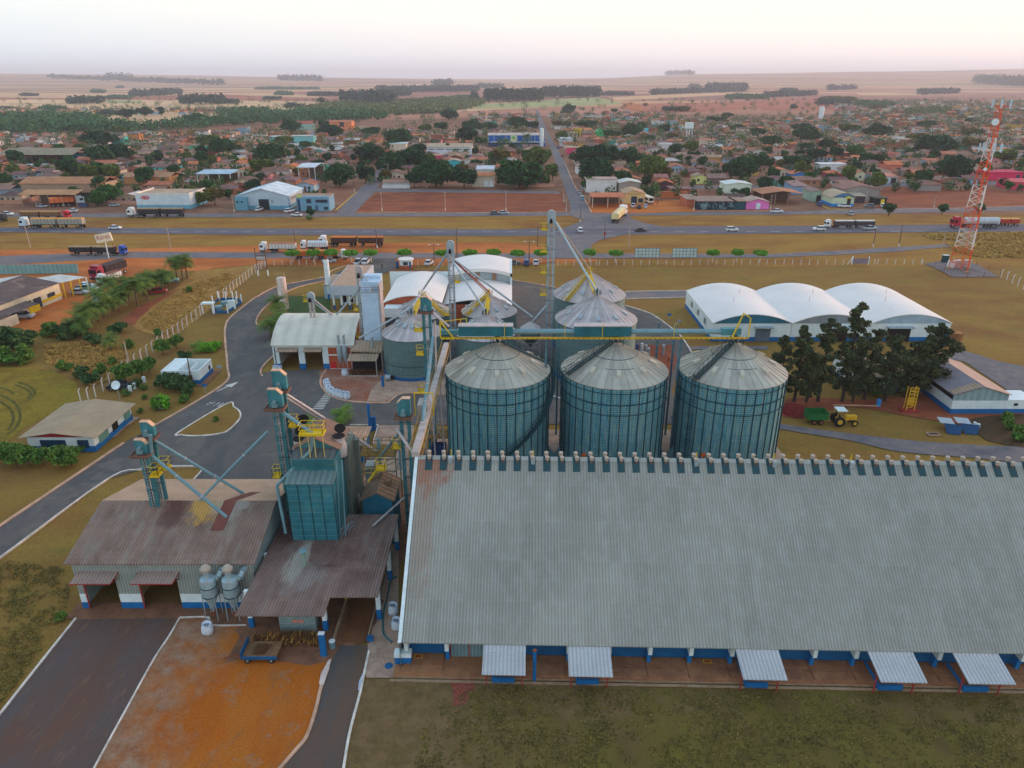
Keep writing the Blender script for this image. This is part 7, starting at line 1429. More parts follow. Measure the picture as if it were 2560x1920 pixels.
# the big individual trees of the photograph: tile, x, base y, crown width px, kind, colour
BIG = [('b',150,860,210,2,0),('b',60,960,160,1,2),('b',990,860,190,2,1),('b',1190,960,170,4,0),('b',1350,910,210,2,1),('b',730,1060,190,2,0),('b',950,1030,120,1,1),('b',1555,1060,260,5,0),('b',1370,1070,120,1,1),('b',1800,1070,200,1,1),('b',1190,760,110,1,0),('b',1420,800,130,1,1),('b',620,860,90,3,1),('b',850,850,60,3,0),('b',430,745,90,3,0),('b',250,720,130,1,2),
 ('b',640,650,160,2,1),('b',1240,700,200,2,0),('b',1000,630,120,1,0),('b',1820,680,150,2,1),('b',1610,580,120,1,0),('b',1880,590,140,2,0),('b',2010,580,130,1,0),('b',570,340,60,4,1),('b',1670,480,110,2,1),('b',1460,600,90,1,2),('b',2110,860,140,1,4),('b',1940,730,80,1,0),('b',1735,970,70,3,1),('b',300,600,140,2,0),('b',580,560,90,1,0),
 ('a',630,975,160,2,0),('a',890,880,170,2,0),('a',1050,850,150,2,1),('a',840,1000,150,1,0),('a',990,1010,130,1,2),('a',770,1020,120,1,2),('a',30,1080,130,2,0),('a',120,980,90,1,2),('a',1300,880,70,3,0),('a',1380,860,80,3,1),('a',1740,880,100,1,0),('a',1780,740,60,1,2),('a',1920,800,190,2,0),('a',1810,710,150,1,2),('a',1270,1040,120,1,0),('a',850,1230,130,2,3),('a',960,1200,150,2,3),('a',890,1130,130,1,0),('a',870,720,210,2,1),('a',660,600,120,1,0),('a',1030,620,100,1,2),('a',1100,470,120,2,1),('a',1260,450,100,2,1),('a',1395,445,55,4,1),('a',1710,520,170,2,0),('a',1860,1220,120,1,4),('a',1760,1230,100,1,2),('a',130,870,140,1,0),
 ('c',60,1070,320,5,0),('c',220,900,170,2,2),('c',120,870,110,1,0),('c',350,1000,110,1,2),('c',50,560,130,2,0),('c',180,570,90,1,1),('c',410,560,110,1,4),('c',425,670,80,1,2),('c',640,890,200,2,1),('c',780,890,220,5,1),('c',870,880,110,1,1),('c',730,1030,240,5,1),('c',1025,880,150,2,0),('c',1190,1010,200,2,2),('c',950,1060,110,1,0),('c',1230,920,120,1,2),('c',1020,640,140,2,0),('c',1110,580,90,1,1),('c',860,660,110,1,0),('c',1190,690,90,3,0),('c',1420,800,120,1,0),('c',1540,780,90,1,2),('c',1595,840,65,3,1),('c',1520,860,55,3,1),('c',1330,600,110,1,0),('c',640,560,150,1,0),('c',490,420,90,2,1),('c',880,425,65,3,1),('c',1460,410,110,1,4),('c',1150,370,45,3,4),
 ('c',1980,1000,190,2,0),('c',1890,990,120,1,0),('c',2150,920,140,2,0),('c',1640,900,80,3,0),('c',1750,520,140,1,0),('c',1950,600,90,1,0),('c',2120,640,100,1,0),('c',2180,720,90,1,0),('c',1390,660,90,3,4),('c',480,560,70,3,0),('c',1860,480,80,1,0),
 ('d',340,680,190,2,0),('d',510,755,120,1,1),('d',325,765,110,3,1),('d',680,600,110,1,2),('d',760,585,70,3,0),('d',930,640,170,2,1),('d',920,590,90,1,1),('d',260,920,200,1,0),('d',410,850,130,1,1),('d',750,940,80,1,1),('d',845,880,90,1,0),('d',940,880,80,1,0),('d',700,1030,120,1,2),('d',920,1100,130,1,2),('d',570,830,110,1,1),('d',1270,690,120,1,4),('d',1440,780,260,5,1),('d',1340,1060,120,1,0),('d',1210,1020,70,3,2),('d',1600,1000,230,5,1),('d',30,1020,100,1,0),('d',50,720,100,1,0),('d',280,590,130,1,0),('d',1360,560,120,1,0),('d',1740,520,80,3,1),('d',740,820,130,1,3),('d',520,1030,70,3,1),('d',590,330,260,5,4),('d',800,370,70,3,4),('d',940,400,110,1,4),('d',1740,740,160,1,4),('d',1760,640,130,1,4),('d',2050,860,200,1,2),('d',2180,930,90,1,2),('d',150,1090,100,1,0)]
TCNT = {}; NT_ = 0
def nm_side(x, y): return 'left of the main street' if x < street_x(y) else 'right of the main street'
for T, x, y, wpx, k, ci in sorted(BIG, key=lambda b: TT[b[0]][0]+b[1]*.289):
    p = G(T, x, y); wm = wpx*TT[T][2]*(.921*p.y+19.5)/1808; s = wm/(2*[4.6,3.6,6.0,2.8,2.8,7.5][k])*1.34
    key = (GC[ci][0], TNM[k], nm_side(p.x, p.y)); TCNT[key] = TCNT.get(key, 0)+1
    lb = '%s %s tree %s of main street, %s such from left' % (key[0], key[1], key[2].split()[0], ORD[min(TCNT[key]-1,39)])
    o = place(TP[k], (p.x, p.y, 0), (x*7 % 63)/10, lb, 'tree', 'large trees of the town', s=(s, s, min(s, 1.35) if s > 1.35 else s*1.02));
    for ch in [o]+ALLK[o.name]: ch.color = (*tcol(ci), 1)
    OCC.append((p.x-wm*.3, p.x+wm*.3, p.y-wm*.3, p.y+wm*.3)); NT_ += 1
# smaller trees between the houses
yy = 330; rowi = 0
while yy < 560 and NT_ < 300:
    for side in (-1, 1):
        k_ = 0; x = street_x(yy)+side*14
        while inview(x, yy) and NT_ < 300:
            xx = x+rs.uniform(-5,5); y_ = yy+rs.uniform(-5,5)
            if rs.rand() < .5 and not in_lot(xx, y_) and abs(xx-street_x(y_)) > 9:
                k_ += 1; k = rs.choice([0,1,3,3,4], p=[.3,.35,.15,.1,.1]); ci = rs.choice(6, p=[.3,.25,.15,.15,.1,.05])
                o = place(TP[k], (xx, y_, 0), rs.uniform(0,6), '%s %s garden tree, %s %s of main street, %s tree line' % (GC[ci][0], TNM[k], ORD[min(k_-1,39)], 'left' if side < 0 else 'right', ORD[rowi]), 'tree', 'garden trees of the town', s=rs.uniform(.6,1.0))
                for ch in [o]+ALLK[o.name]: ch.color = (*tcol(ci), 1)
                NT_ += 1
            x += side*rs.uniform(14,24)
    yy += 22; rowi += 1
# far trees and woods as masses
def mass(name, spots, lm, seed, per=26, leaf=.9, objc=None):
    cen = [(x, y, z+h*.55) for x, y, z, h, r_ in spots]; rad = [(r_, r_, h*.5) for x, y, z, h, r_ in spots]
    o = obj_of(name, leaf_mesh(name, cen, rad, [per]*len(spots), leaf, lm, seed), kind='stuff')
    return o
sp_ = []
y = 330.0
while y < 540:
    x = -(.921*y+19)*.708-10
    while x < (.921*y+19)*.708+10:
        if rs.rand() < .55 and not in_lot(x, y) and abs(x-street_x(y)) > 9: h = rs.uniform(2.8,6); sp_.append((x+rs.uniform(-5,5), y+rs.uniform(-5,5), 0, h, h*rs.uniform(.4,.6)))
        x += rs.uniform(8,15)
    y += 12
y = 540.0
while y < 1900:
    half = (.921*y+19)*.708+30; x = -half
    while x < half:
        d = density(x, y); s_ = x/y; pr = .7 if d > 0 else .10
        if y < 1000: pr = .75 if d > 0 else .1
        if rs.rand() < pr and abs(x-street_x(y)) > 9: h = rs.uniform(5,11); sp_.append((x+rs.uniform(-6,6), y+rs.uniform(-6,6), 0, h, h*rs.uniform(.45,.75)))
        x += rs.uniform(12,22)
    y += 15+y*.008
mass('distant_trees', sp_, leafmat('distant_leaf', c(44,80,52), c(78,96,50)), 21, 85, .42)
def fill_wood(name, T, poly, step, h0, h1, lm, seed, per=24, leaf=1.2, far=False):
    P = [ (gh(TT[T][0]+x*TT[T][2], TT[T][1]+y*TT[T][2]) if far else G(T,x,y)) for x, y in poly]; xs_ = [p.x for p in P]; ys_ = [p.y for p in P]; rg = random.Random(seed); spots = []
    def ins(x, y):
        k = False; j = len(P)-1
        for i in range(len(P)):
            if (P[i].y > y) != (P[j].y > y) and x < (P[j].x-P[i].x)*(y-P[i].y)/(P[j].y-P[i].y)+P[i].x: k = not k
            j = i
        return k
    y = min(ys_)
    while y < max(ys_):
        x = min(xs_)
        while x < max(xs_):
            a, b = x+rg.uniform(-1,1)*step, y+rg.uniform(-1,1)*step
            if ins(a, b): h = rg.uniform(h0, h1); spots.append((a, b, float(terr(a,b)) if far else 0, h, step*rg.uniform(.55,.85)))
            x += step
        y += step
    mass(name, spots, lm, seed, per, leaf)
FG = leafmat('forest_leaf', c(48,88,58), c(66,100,58)); FD = leafmat('plantation_leaf', c(44,62,56), c(54,72,58)); FO = leafmat('valley_leaf', c(78,96,58), c(96,104,62))
fill_wood('riverside_forest', 'a', [(-200,470),(500,455),(820,480),(950,540),(1250,560),(1500,540),(1800,500),(2300,480),(2300,420),(1850,430),(2212,520),(1600,560),(1100,600),(600,600),(-200,625)], 9, 6, 12, FG, 31, 26, 1.1)
fill_wood('riverside_forest', 'b', [(0,465),(350,440),(700,430),(1100,455),(1150,480),(700,495),(300,520),(0,520)], 10, 7, 12, FG, 32, 24, 1.3)
fill_wood('valley_scrub', 'b', [(350,400),(700,350),(1230,330),(1850,285),(1980,330),(1900,370),(1620,430),(1100,445),(700,440)], 13, 4, 9, FO, 33, 22, 1.6)
fill_wood('far_wood', 'b', [(740,300),(1190,310),(1190,350),(1050,370),(900,330),(740,325)], 16, 16, 26, FD, 34, 30, 2.2)
fill_wood('eucalyptus_plantation', 'c', [(268,292),(760,290),(760,280),(268,284)], 11, 26, 31, FD, 35, 44, 1.9)
fill_wood('eucalyptus_plantation', 'c', [(-230,326),(262,326),(262,314),(-230,316)], 10, 24, 30, FD, 36, 44, 1.8)
fill_wood('far_wood', 'b', [(1045,250),(1920,240),(1920,228),(1045,238)], 20, 18, 26, FD, 37, 24, 2.6, True)
fill_wood('far_wood', 'b', [(1540,205),(1700,200),(1700,192),(1540,196)], 26, 30, 46, FD, 38, 24, 3.2, True)
fill_wood('far_wood', 'a', [(1140,292),(1560,268),(1560,256),(1140,276)], 16, 14, 22, FD, 39, 22, 2.4)
fill_wood('far_wood', 'a', [(1540,352),(1940,352),(1940,334),(1540,338)], 13, 14, 22, FD, 40, 22, 2.0)
fill_wood('far_wood', 'a', [(600,350),(890,345),(890,330),(600,332)], 12, 10, 17, FD, 41, 22, 1.8)
fill_wood('far_wood', 'c', [(1200,268),(2010,242),(2010,230),(1200,258)], 18, 12, 20, FD, 42, 24, 2.4)
fill_wood('far_wood', 'c', [(1680,246),(2020,238),(2020,228),(1680,236)], 18, 26, 36, FD, 43, 26, 2.8)
fill_wood('far_wood', 'd', [(-20,290),(410,275),(410,262),(-20,275)], 15, 10, 16, FD, 44, 22, 2.0)
fill_wood('far_wood', 'd', [(1780,170),(2400,215),(2400,195),(1780,158)], 24, 34, 52, FD, 45, 30, 3.2, True)
fill_wood('far_wood', 'd', [(1300,268),(1640,255),(1640,245),(1300,250)], 15, 12, 18, FD, 46, 22, 2.2)
fill_wood('far_wood', 'd', [(510,232),(750,225),(750,216),(510,222)], 20, 16, 24, FD, 47, 22, 2.6, True)
fill_wood('far_wood', 'a', [(430,126),(1920,185),(1920,178),(430,120)], 44, 22, 34, FD, 48, 14, 5.5, True)
fill_wood('far_wood', 'a', [(930,140),(1130,145),(1130,138),(930,134)], 44, 40, 60, FD, 49, 18, 5.5, True)
fill_wood('far_wood', 'b', [(200,145),(560,150),(560,142),(200,136)], 44, 30, 50, FD, 50, 16, 5.5, True)
fill_wood('far_wood', 'c', [(1330,98),(1560,102),(1560,97),(1330,94)], 60, 30, 50, FD, 51, 14, 7, True)
for k, (T, x0, x1, y0, y1, st) in enumerate((('a',790,910,215,250,14),('a',180,330,250,275,13),('a',1010,1075,186,215,12),('a',340,570,350,405,9),('a',0,130,365,395,8),('a',840,1060,395,440,9),('a',920,1130,265,300,15),('a',1900,2060,295,340,13),('b',60,210,278,305,14),('b',170,320,232,268,14),('b',450,740,235,275,14),('b',250,420,335,375,12),('b',0,540,195,222,18),('b',1210,1330,200,275,16),('b',1860,1910,230,315,13),('b',1640,1750,380,470,8),
    ('c',780,1050,235,270,16),('c',1530,1630,165,215,20),('c',1850,2212,255,300,14),('c',1290,1520,365,405,10),('c',430,530,370,425,7),('d',750,1080,310,370,11),('d',410,700,300,350,12),('d',200,240,345,385,10),('d',1290,1410,140,175,24),('d',100,250,205,250,16))):
    P4 = [(x0,y1),(x0+(x1-x0)*.25,y1-(y1-y0)*.35),(x0+(x1-x0)*.55,y1-(y1-y0)*.2),(x1,y1-(y1-y0)*.1),(x1,y1+3),(x0,y1+4)]; zt_ = max(6, V3(T, x0, y0, G(T,x0,y1).y).z) if y1 > 200 else 16
    fill_wood('tree_clump', T, P4, st*.7, min(zt_,24)*.5, min(zt_,24), FD if k % 3 else FG, 60+k, 26, st*.1)
fill_wood('scrub', 'd', [(1180,425),(1560,390),(1560,440),(1180,455)], 11, 6, 10, FO, 52, 24, 1.2)
fill_wood('far_wood', 'b', [(1900,212),(2140,214),(2140,206),(1900,204)], 30, 18, 26, FD, 53, 20, 3.4, True)
# ------------------------------------------------------------------ row of tall dark trees by the vaulted warehouses
def tall_proto(seed, H, Rr, n, per, lm=LS, leaf=.17):
    rg = random.Random(seed); t = thing('tall_tree', None, None); cen, rad = [], []
    for i in range(n):
        z = H*(.14+.84*(i+.5)/n); k = min(1, (H*1.03-z)/H*2.6)**.6*min(1, z/H*3)**.5; a = rg.uniform(0, 6.28); u = rg.uniform(.1, 1.0)*Rr*k
        r_ = rg.uniform(.2,.42)*Rr*(.5+.5*k); cen.append((math.cos(a)*u, math.sin(a)*u, z)); rad.append((r_, r_, r_*.62))
    obj_of('crown', leaf_mesh('crown', cen, rad, [per]*n, leaf, lm, seed, shell=.4), t)
    mb = MB().cyl((0,0,-.2),(0,0,H*.5),.30,.2,9).cyl((0,0,H*.5),(0,0,H*.93),.2,.05,8)
    for cx_, cy_, cz_ in cen: mb.cyl((0,0,cz_*.86),(cx_*.9,cy_*.9,cz_),.07,.025,5)
    part(mb, 'trunk', BARKD, t, l=1, sm=1); return t
TT_ = [tall_proto(3, 13.5, 2.5, 50, 170, LS, .13), tall_proto(4, 14, 2.5, 50, 170, LS, .13), tall_proto(6, 17.3, 2.6, 58, 170, LS, .13), tall_proto(7, 12.5, 3.0, 50, 170, LS, .13), tall_proto(9, 12.6, 3.5, 54, 160, leafmat('sparse_olive_leaf', c(50,66,44), c(78,78,48)))]
LBT = ['leftmost of the tall dark trees, beside the third ribbed silo','second tall dark tree from the left of the row','third tall dark tree of the row, slim crown','tallest tree of the dark row, pointed top','tree just right of the tallest one in the dark row','bushy lower tree right of centre in the dark row','sparse brownish tree in the right half of the dark row','broad rightmost tree of the dark row beside the grey-roofed store','low dark tree between the two rightmost of the row','shadowy lower tree filling the left half of the dark row','shadowy lower tree filling the middle of the dark row']
for (x, k, s, yb), lb in zip(((60,0,.86,1380),(225,0,1.0,1395),(430,1,1.02,1390),(640,2,1.0,1395),(830,3,1.0,1375),(1010,3,.95,1390),(1180,4,.80,1360),(1370,4,1.0,1330),(1290,0,.85,1370),(330,3,.72,1400),(730,3,.75,1402)), LBT):
    p = G('h', x, yb); place(TT_[k], (p.x, p.y, 0), x*.37, lb, 'tree', 'row of tall dark trees', s=s)
# ------------------------------------------------------------------ topiary row by the service road
tp = thing('topiary_tree', None, None); rg = random.Random(4); cen, rad = [], []
for i in range(22): a = i*2.4; u = math.sqrt(i/22)*1.35; cen.append((math.cos(a)*u, math.sin(a)*u, 2.55)); rad.append((.55,.55,.62))
obj_of('crown', leaf_mesh('crown', cen, rad, [120]*22, .12, LT, 9), tp); mb = MB().cyl((0,0,0),(0,0,1.4),.13,.1,8)
for k in range(6): mb.cyl((0,0,1.2),(1.1*math.cos(k*1.05),1.1*math.sin(k*1.05),2.3),.06,.03,5)
part(mb, 'trunk', TRW, tp, l=1)
TX = [732.6,784.7,830,878.7,928.5,1012,1107,1174.7,1233.7,1294.5,1353,1474,1538,1780.5,1841,1899]
for i, x in enumerate(TX): p = g(x, 656); place(tp, (p.x, p.y, 0), i*.9, 'flat-topped clipped tree, %s from the left along the service road fence' % ORD[i], 'tree', 'clipped flat-topped trees', s=(1.3 if i < 11 else 1.1, 1.3, 1.12+.04*(i%3)))
# ------------------------------------------------------------------ palms
def palm_proto(seed, H, L=2.6, nf=20, lean=.0, lm=LP):
    rg = random.Random(seed); t = thing('palm_tree', None, None); mb = MB(); prev = Vector((0,0,-.1))
    for k in range(6): q = Vector((lean*((k+1)/6)**2, 0, H*(k+1)/6)); mb.cyl(prev, q, .19-.012*k, .18-.012*k, 8); prev = q
    part(mb, 'trunk', BARK, t, l=1, sm=1); V = []
    for i in range(nf):
        a = i*2.399; el = rg.uniform(-.35, 1.2); d = Vector((math.cos(a)*math.cos(el), math.sin(a)*math.cos(el), math.sin(el))); p = prev.copy(); side = Vector((-math.sin(a), math.cos(a), 0)); n = 9; st = L/n*rg.uniform(.85,1.15)
        for k in range(n):
            q = p+d*st; d = (d+Vector((0,0,-.17))).normalized(); wl = .75*math.sin((k+1.3)/(n+1.6)*math.pi)+.1
            for s in (-1, 1):
                for h_ in (0, .5):
                    b = p.lerp(q, h_); tip = b+side*s*wl+d*.32+Vector((0,0,-.30*wl)); V += [b, b+d*st*.30, tip+d*.05, tip]
            p = q
    me = bpy.data.meshes.new('fronds'); me.from_pydata([tuple(v) for v in V], [], [(i, i+1, i+2, i+3) for i in range(0, len(V), 4)]); me.materials.append(lm); obj_of('fronds', me, t); return t
PP = [palm_proto(1, 4.0, 2.9, 30), palm_proto(2, 2.8, 2.8, 32, .4), palm_proto(3, 5.0, 3.1, 32, .3), palm_proto(4, 1.5, 2.1, 18, .2, leafmat('young_palm', c(78,112,40), c(110,128,48)))]
# unprojected trunk feet of the palm row
for i, (x, y, k) in enumerate(((1580,345,2),(1530,330,0),(1620,330,0),(1405,425,1),(1290,470,0),(1240,470,1),(1275,520,0),(1190,570,2),(1115,520,0),(1090,560,1),(1030,600,0),(985,620,1),(940,650,1),(900,670,2),(850,700,1),(800,720,1),(770,760,0),(740,790,1),(690,830,1),(960,560,2),(1340,420,1),(1460,390,1))):
    p = G('e', x, y); place(PP[k], (p.x, p.y, 0), i*1.7, 'coconut palm, %s counted from the far end of the left palm row' % ORD[i], 'palm', 'palm row beside the dirt lot', s=1.1)
for T, x, y, k, s, lb in (('f',200,690,0,1.05,'royal palm beside the rust-streaked tank on the grass island'), ('f',130,850,1,1.2,'drooping palm at the left corner of the arched shed'), ('f',215,760,1,.9,'palm between the tank and the arched shed roof'), ('j',880,640,3,1.0,'young palm behind the tan-roofed weigh office'), ('j',505,760,3,1.0,'young palm left of the tan-roofed weigh office'), ('e',1700,960,3,.8,'tiny palm near the bright green shrub'),
    ('e',960,960,1,.8,'stubby fan palm in the dry grass by the leaning pole'), ('a',2100,1290,1,.0,''),('b',155,1250,0,1.0,'palm in front of the blue-grey warehouse'),('b',1810,800,0,1.0,'palm in front of the long white mid-town warehouse'),('c',1045,1010,2,1.2,'palm between the dark trees right of the main street'),('c',635,1030,2,1.1,'palm before the wide dark tree by the main street'),('c',1985,700,2,1.3,'tall palm at right mid-town'),('b',2165,730,2,1.2,'palm left in front of the blue supermarket'),('c',120,720,2,1.6,'tall palm right in front of the blue supermarket'),('d',1065,740,2,1.2,'palm above the red lot at right')):
    if s: p = G(T, x, y); place(PP[k], (p.x, p.y, 0), x*.1, lb, 'palm', 'single palms', s=s)
# ------------------------------------------------------------------ shrubs and orchard trees on the left
shr = [tree_proto('shrub', 1.9, 2.2, .2, 12, 150, .16, LD, 61, .1, BARKD), tree_proto('shrub', 1.4, 1.5, .1, 9, 140, .14, LM, 62, .08, BARKD), tree_proto('orchard_tree', 2.3, 2.6, .9, 14, 170, .16, LM, 63, .14), tree_proto('shrub', 1.2, 1.1, .05, 8, 130, .13, LB, 64, .06)]
for T, x, y, k, s, lb in (('e',1410,985,2,.95,'dark spreading tree at the fence above the roofless block'),('e',1530,930,2,.9,'tree by the fence, upper right of its dark neighbour'),('e',1600,1030,0,1.0,'dark bush behind the roofless block'),('e',1810,960,3,1.4,'bright green shrub near the kerb bend'),('e',1870,930,3,1.1,'second bright green shrub nearest the kerb bend'),
    ('e',1090,1230,2,1.2,'dark orchard tree over the small parked machine'),('e',1230,1180,2,1.1,'orchard tree in the fence row by the leaning pole'),('e',1290,1130,2,.9,'small orchard tree upper end of the fence row'),('e',1180,1270,0,.8,'low dark bush below the orchard trees'),('e',1440,1270,0,1.3,'dark round shrub left before the roofless block'),('e',1540,1290,0,1.5,'largest dark shrub before the roofless block'),('e',1620,1330,0,1.2,'dark shrub right before the roofless block'),
    ('e',1420,1440,3,1.5,'bright green bush with a white plate under it'),('e',1370,1450,1,1.3,'low green hedge beside the bright green bush'),('e',1590,1400,1,1.0,'small green shrub right of the bright bush'),('e',1250,1370,1,.6,'tiny dark shrub above the satellite dish'),('e',1215,1490,1,.55,'tiny green shrub behind the guard house'),('e',1090,1340,1,.8,'small dark shrub near the white stones'),('e',1240,1290,1,.7,'little green shrub by the orchard'),
    ('e',660,830,0,1.9,'big dark bush below the palm row'),('e',560,850,0,1.7,'dark bush in the scrub left of the palm row foot'),('e',430,830,1,2.2,'green bush at the dirt lot lower corner'),('e',100,930,0,2.6,'very dark thicket bush at the left edge'),('e',0,930,0,2.4,'dark thicket bush cut by the left frame edge'),('e',220,930,0,1.9,'dark thicket bush right of the left edge'),('e',200,1060,1,2.4,'low green scrub under the dark thicket'),('e',60,1060,1,2.2,'low green scrub at the left edge'),('e',1030,800,0,1.3,'dark bush right of the palm row foot'),('e',820,900,0,1.3,'dark round bush in the dry grass'),('e',1120,930,1,1.2,'olive bush beside the stubby fan palm'),('e',1370,820,1,1.0,'green bush in the straw field'),('e',880,1150,1,1.3,'bush in tall dry grass above the fence'),('e',980,1070,1,1.0,'small bush by the fence in tall grass'),('e',560,1120,1,1.4,'green strip bush at the olive field edge'),('e',700,1180,0,1.1,'dark bush at the olive field corner'),('e',780,1240,0,1.2,'dark bush against the fence by the field'),
    ('e',1635,450,1,1.1,'shrub in the straw field near the fence'),('i',40,545,2,.8,'leafy tree at the left edge below the guard house'),('i',140,560,2,.8,'leafy tree left of the guard house front'),('i',250,565,2,.75,'leafy tree before the guard house left corner'),('i',370,560,2,.7,'leafy tree before the guard house dark window'),('i',540,575,2,.8,'leafy tree before the guard house middle'),('i',620,572,2,.75,'leafy tree before the guard house right corner'),('i',720,430,1,1.0,'small bush at the guard house right corner'),
    ('u',930,850,1,.45,'single tiny shrub on the grass island'),('h',930,1330,1,1.2,'thin young tree by the blue barrel'),('l',2060,170,1,.9,'garden bush in the tilled bed'),('l',2090,235,1,.9,'low vegetable clump in the tilled bed'),('l',2180,330,1,1.2,'green clump at the right frame edge'),('b',460,1345,1,1.0,'dark shrub at the verge before the corner office'),('m',480,470,1,.5,'weed tuft at the corner of the receiving shed apron')):
    p = G(T, x, y); place(shr[k], (p.x, p.y, 0), x*.13, lb, 'shrub' if k != 2 else 'tree', 'planted shrubs and small trees', s=s*(.8 if T == 'e' and k != 3 else 1))
for T, x, y, s, lb in (('d',1040,1310,1.0,'round verge tree nearest the black kiosk'),('d',1500,1300,.85,'round verge tree between the red lot and the highway'),('d',1815,1300,.85,'round verge tree behind the lattice tower'),('b',480,1325,.7,'bare brownish verge tree before the corner office')):
    p = G(T, x, y); o = place(TP[3], (p.x, p.y, 0), x*.1, lb, 'tree', 'verge trees', s=s)
    for ch in [o]+ALLK[o.name]: ch.color = (*tcol(0), 1)
# ------------------------------------------------------------------ fences
CP = mat('fence_post_concrete', c(206,200,196), .85, var=.15); CPB = mat('post_blue_foot', c(40,96,160), .8); WIRE = mat('fence_wire', c(120,112,110), .7, .3)
def postmesh(h=2.1, bend=True, w_=.14):
    mb = MB().beam((0,0,0),(0,0,h),w_)
    if bend: mb.beam((0,0,h),(.35,0,h+.4),w_*.9)
    me = bpy.data.meshes.new('post'); me.from_pydata(mb.v, [], mb.f); me.materials.append(CP); return me
PM, PMS = postmesh(), postmesh(1.55, False)
def fence(label, pts, mesh, gx=.35, foot=False, wires=(.5,1.0,1.5)):
    t = thing('post_fence', label, 'fence', (pts[0].x, pts[0].y, 0)); o0 = pts[0]
    for i, p in enumerate(pts):
        o = obj_of('post', mesh, t, (p.x-o0.x, p.y-o0.y, 0)); o.rotation_euler = (0,0,(i*37%10-5)*.02+(math.pi if gx < 0 else 0))
    mb = MB()
    for z in wires:
        for a, b in zip(pts, pts[1:]): mb.beam((a.x,a.y,z),(b.x,b.y,z),.02)
    part(mb, 'wire', WIRE, t); return t
LF = [(700,1400),(768,1390),(830,1360),(895,1305),(955,1260),(1005,1215),(1065,1155),(1115,1125),(1170,1090),(1225,1045),(1275,1005),(1322,970),(1370,930),(1412,890),(1458,865),(1502,838),(1545,805),(1582,775),(1622,745),(1662,712),(1700,682),(1735,650),(1760,636)]
fence('white bent-top post fence climbing from the guard house to the pump yard', [G('e',x,y) for x, y in LF], PM)
fence('white bent-top post fence from the pump yard up to the service road', [G('e',x,y) for x, y in ((1900,525),(1935,505),(1963,480),(1993,455),(2020,430),(2050,408),(2078,388),(2103,368),(2128,350),(2153,325),(2180,305),(2208,288),(2235,270),(2262,252),(2290,235))], PM)
fence('front white post fence left of the entrance', [G('f',x,y) for x, y in ((40,250),(60,225),(85,222),(158,218),(228,218),(305,218),(376,218),(440,218),(512,218))], PMS)
fence('front white post fence from the gate lodge to the tallest elevator', [G('f',x,222) for x in (1400,1470,1540,1610,1680,1750,1822,1893,1963,2036,2110,2178,2250,2320,2395)], PMS)
fence('front white post fence along the topiary, right of the tallest elevator', [G('g',x,221-i*.2) for i, x in enumerate((395,465,537,608,680,728,752,824,900,968,1040,1113,1186,1258,1332,1400,1474,1547,1620,1692,1765,1837,1910,1983,2056,2127,2200,2272,2348,2420,2494,2566,2640,2714,2788,2860,2932))], PMS)
fence('short white post fence between the side gate and the lattice tower', [G('h',x,211) for x in (918,946,1022,1098,1174,1250,1322,1332)], PMS)
fence('bent-top white post fence at the right edge beyond the lattice tower', [G('h',x,y) for x, y in ((2010,330),(2060,348),(2108,378),(2155,402),(2205,428),(2260,456),(2320,486))], PM)
fence('dark wire fence round the lattice tower base', [G('h',x,y) for x, y in ((1335,200),(1440,235),(1520,275),(1580,322),(1720,328),(1860,325),(2000,322),(1900,260),(1800,215))], (lambda m: (m.materials.clear(), m.materials.append(RUST), m)[2])(postmesh(1.6, False, .08)))
fence('grey post fence along the service road behind the parked trucks', [G('f',x,y) for x, y in ((5,255),(20,305),(105,300))], PMS)
t = thing('side_gate', 'white-braced side gate in the front fence near the lattice tower', 'gate', G('h',740,211)); part(MB().beam((-.6,0,0),(-.6,0,2.4),.3).beam((-1.8,0,0),(-.6,0,2.2),.14).beam((4.2,0,0),(4.2,0,2.3),.25), 'gate_post', WHITE, t, l=1)
part(MB().box(-.4,-.05,.2,4.1,.0,1.8), 'gate_leaf', mat('mauve_gate', c(128,112,124), .8), t, l=1)
# H-frame pole
p, q = G('f',20,310), G('f',105,308); t = thing('utility_pole', 'rusty twin-post transformer frame by the service road', 'utility frame', p); part(MB().beam(p, p+Vector((0,0,7.8)), .22).beam(q, q+Vector((0,0,7.8)), .22).beam(p+Vector((0,0,5.6)), q+Vector((0,0,5.6)), .2).beam(p+Vector((0,0,4.4)), q+Vector((0,0,4.4)), .25), 'frame', mat('dull_timber', c(110,84,70), .9), t)
part(MB().box(p.x+.2,p.y-.3,4.5,q.x-.2,p.y+.3,5.2), 'transformer', GALVP, t); mb = MB()
for a in (p, q): mb.beam(a, a+Vector((0,0,1.6)), .3)
part(mb, 'white_foot', WHITE, t)
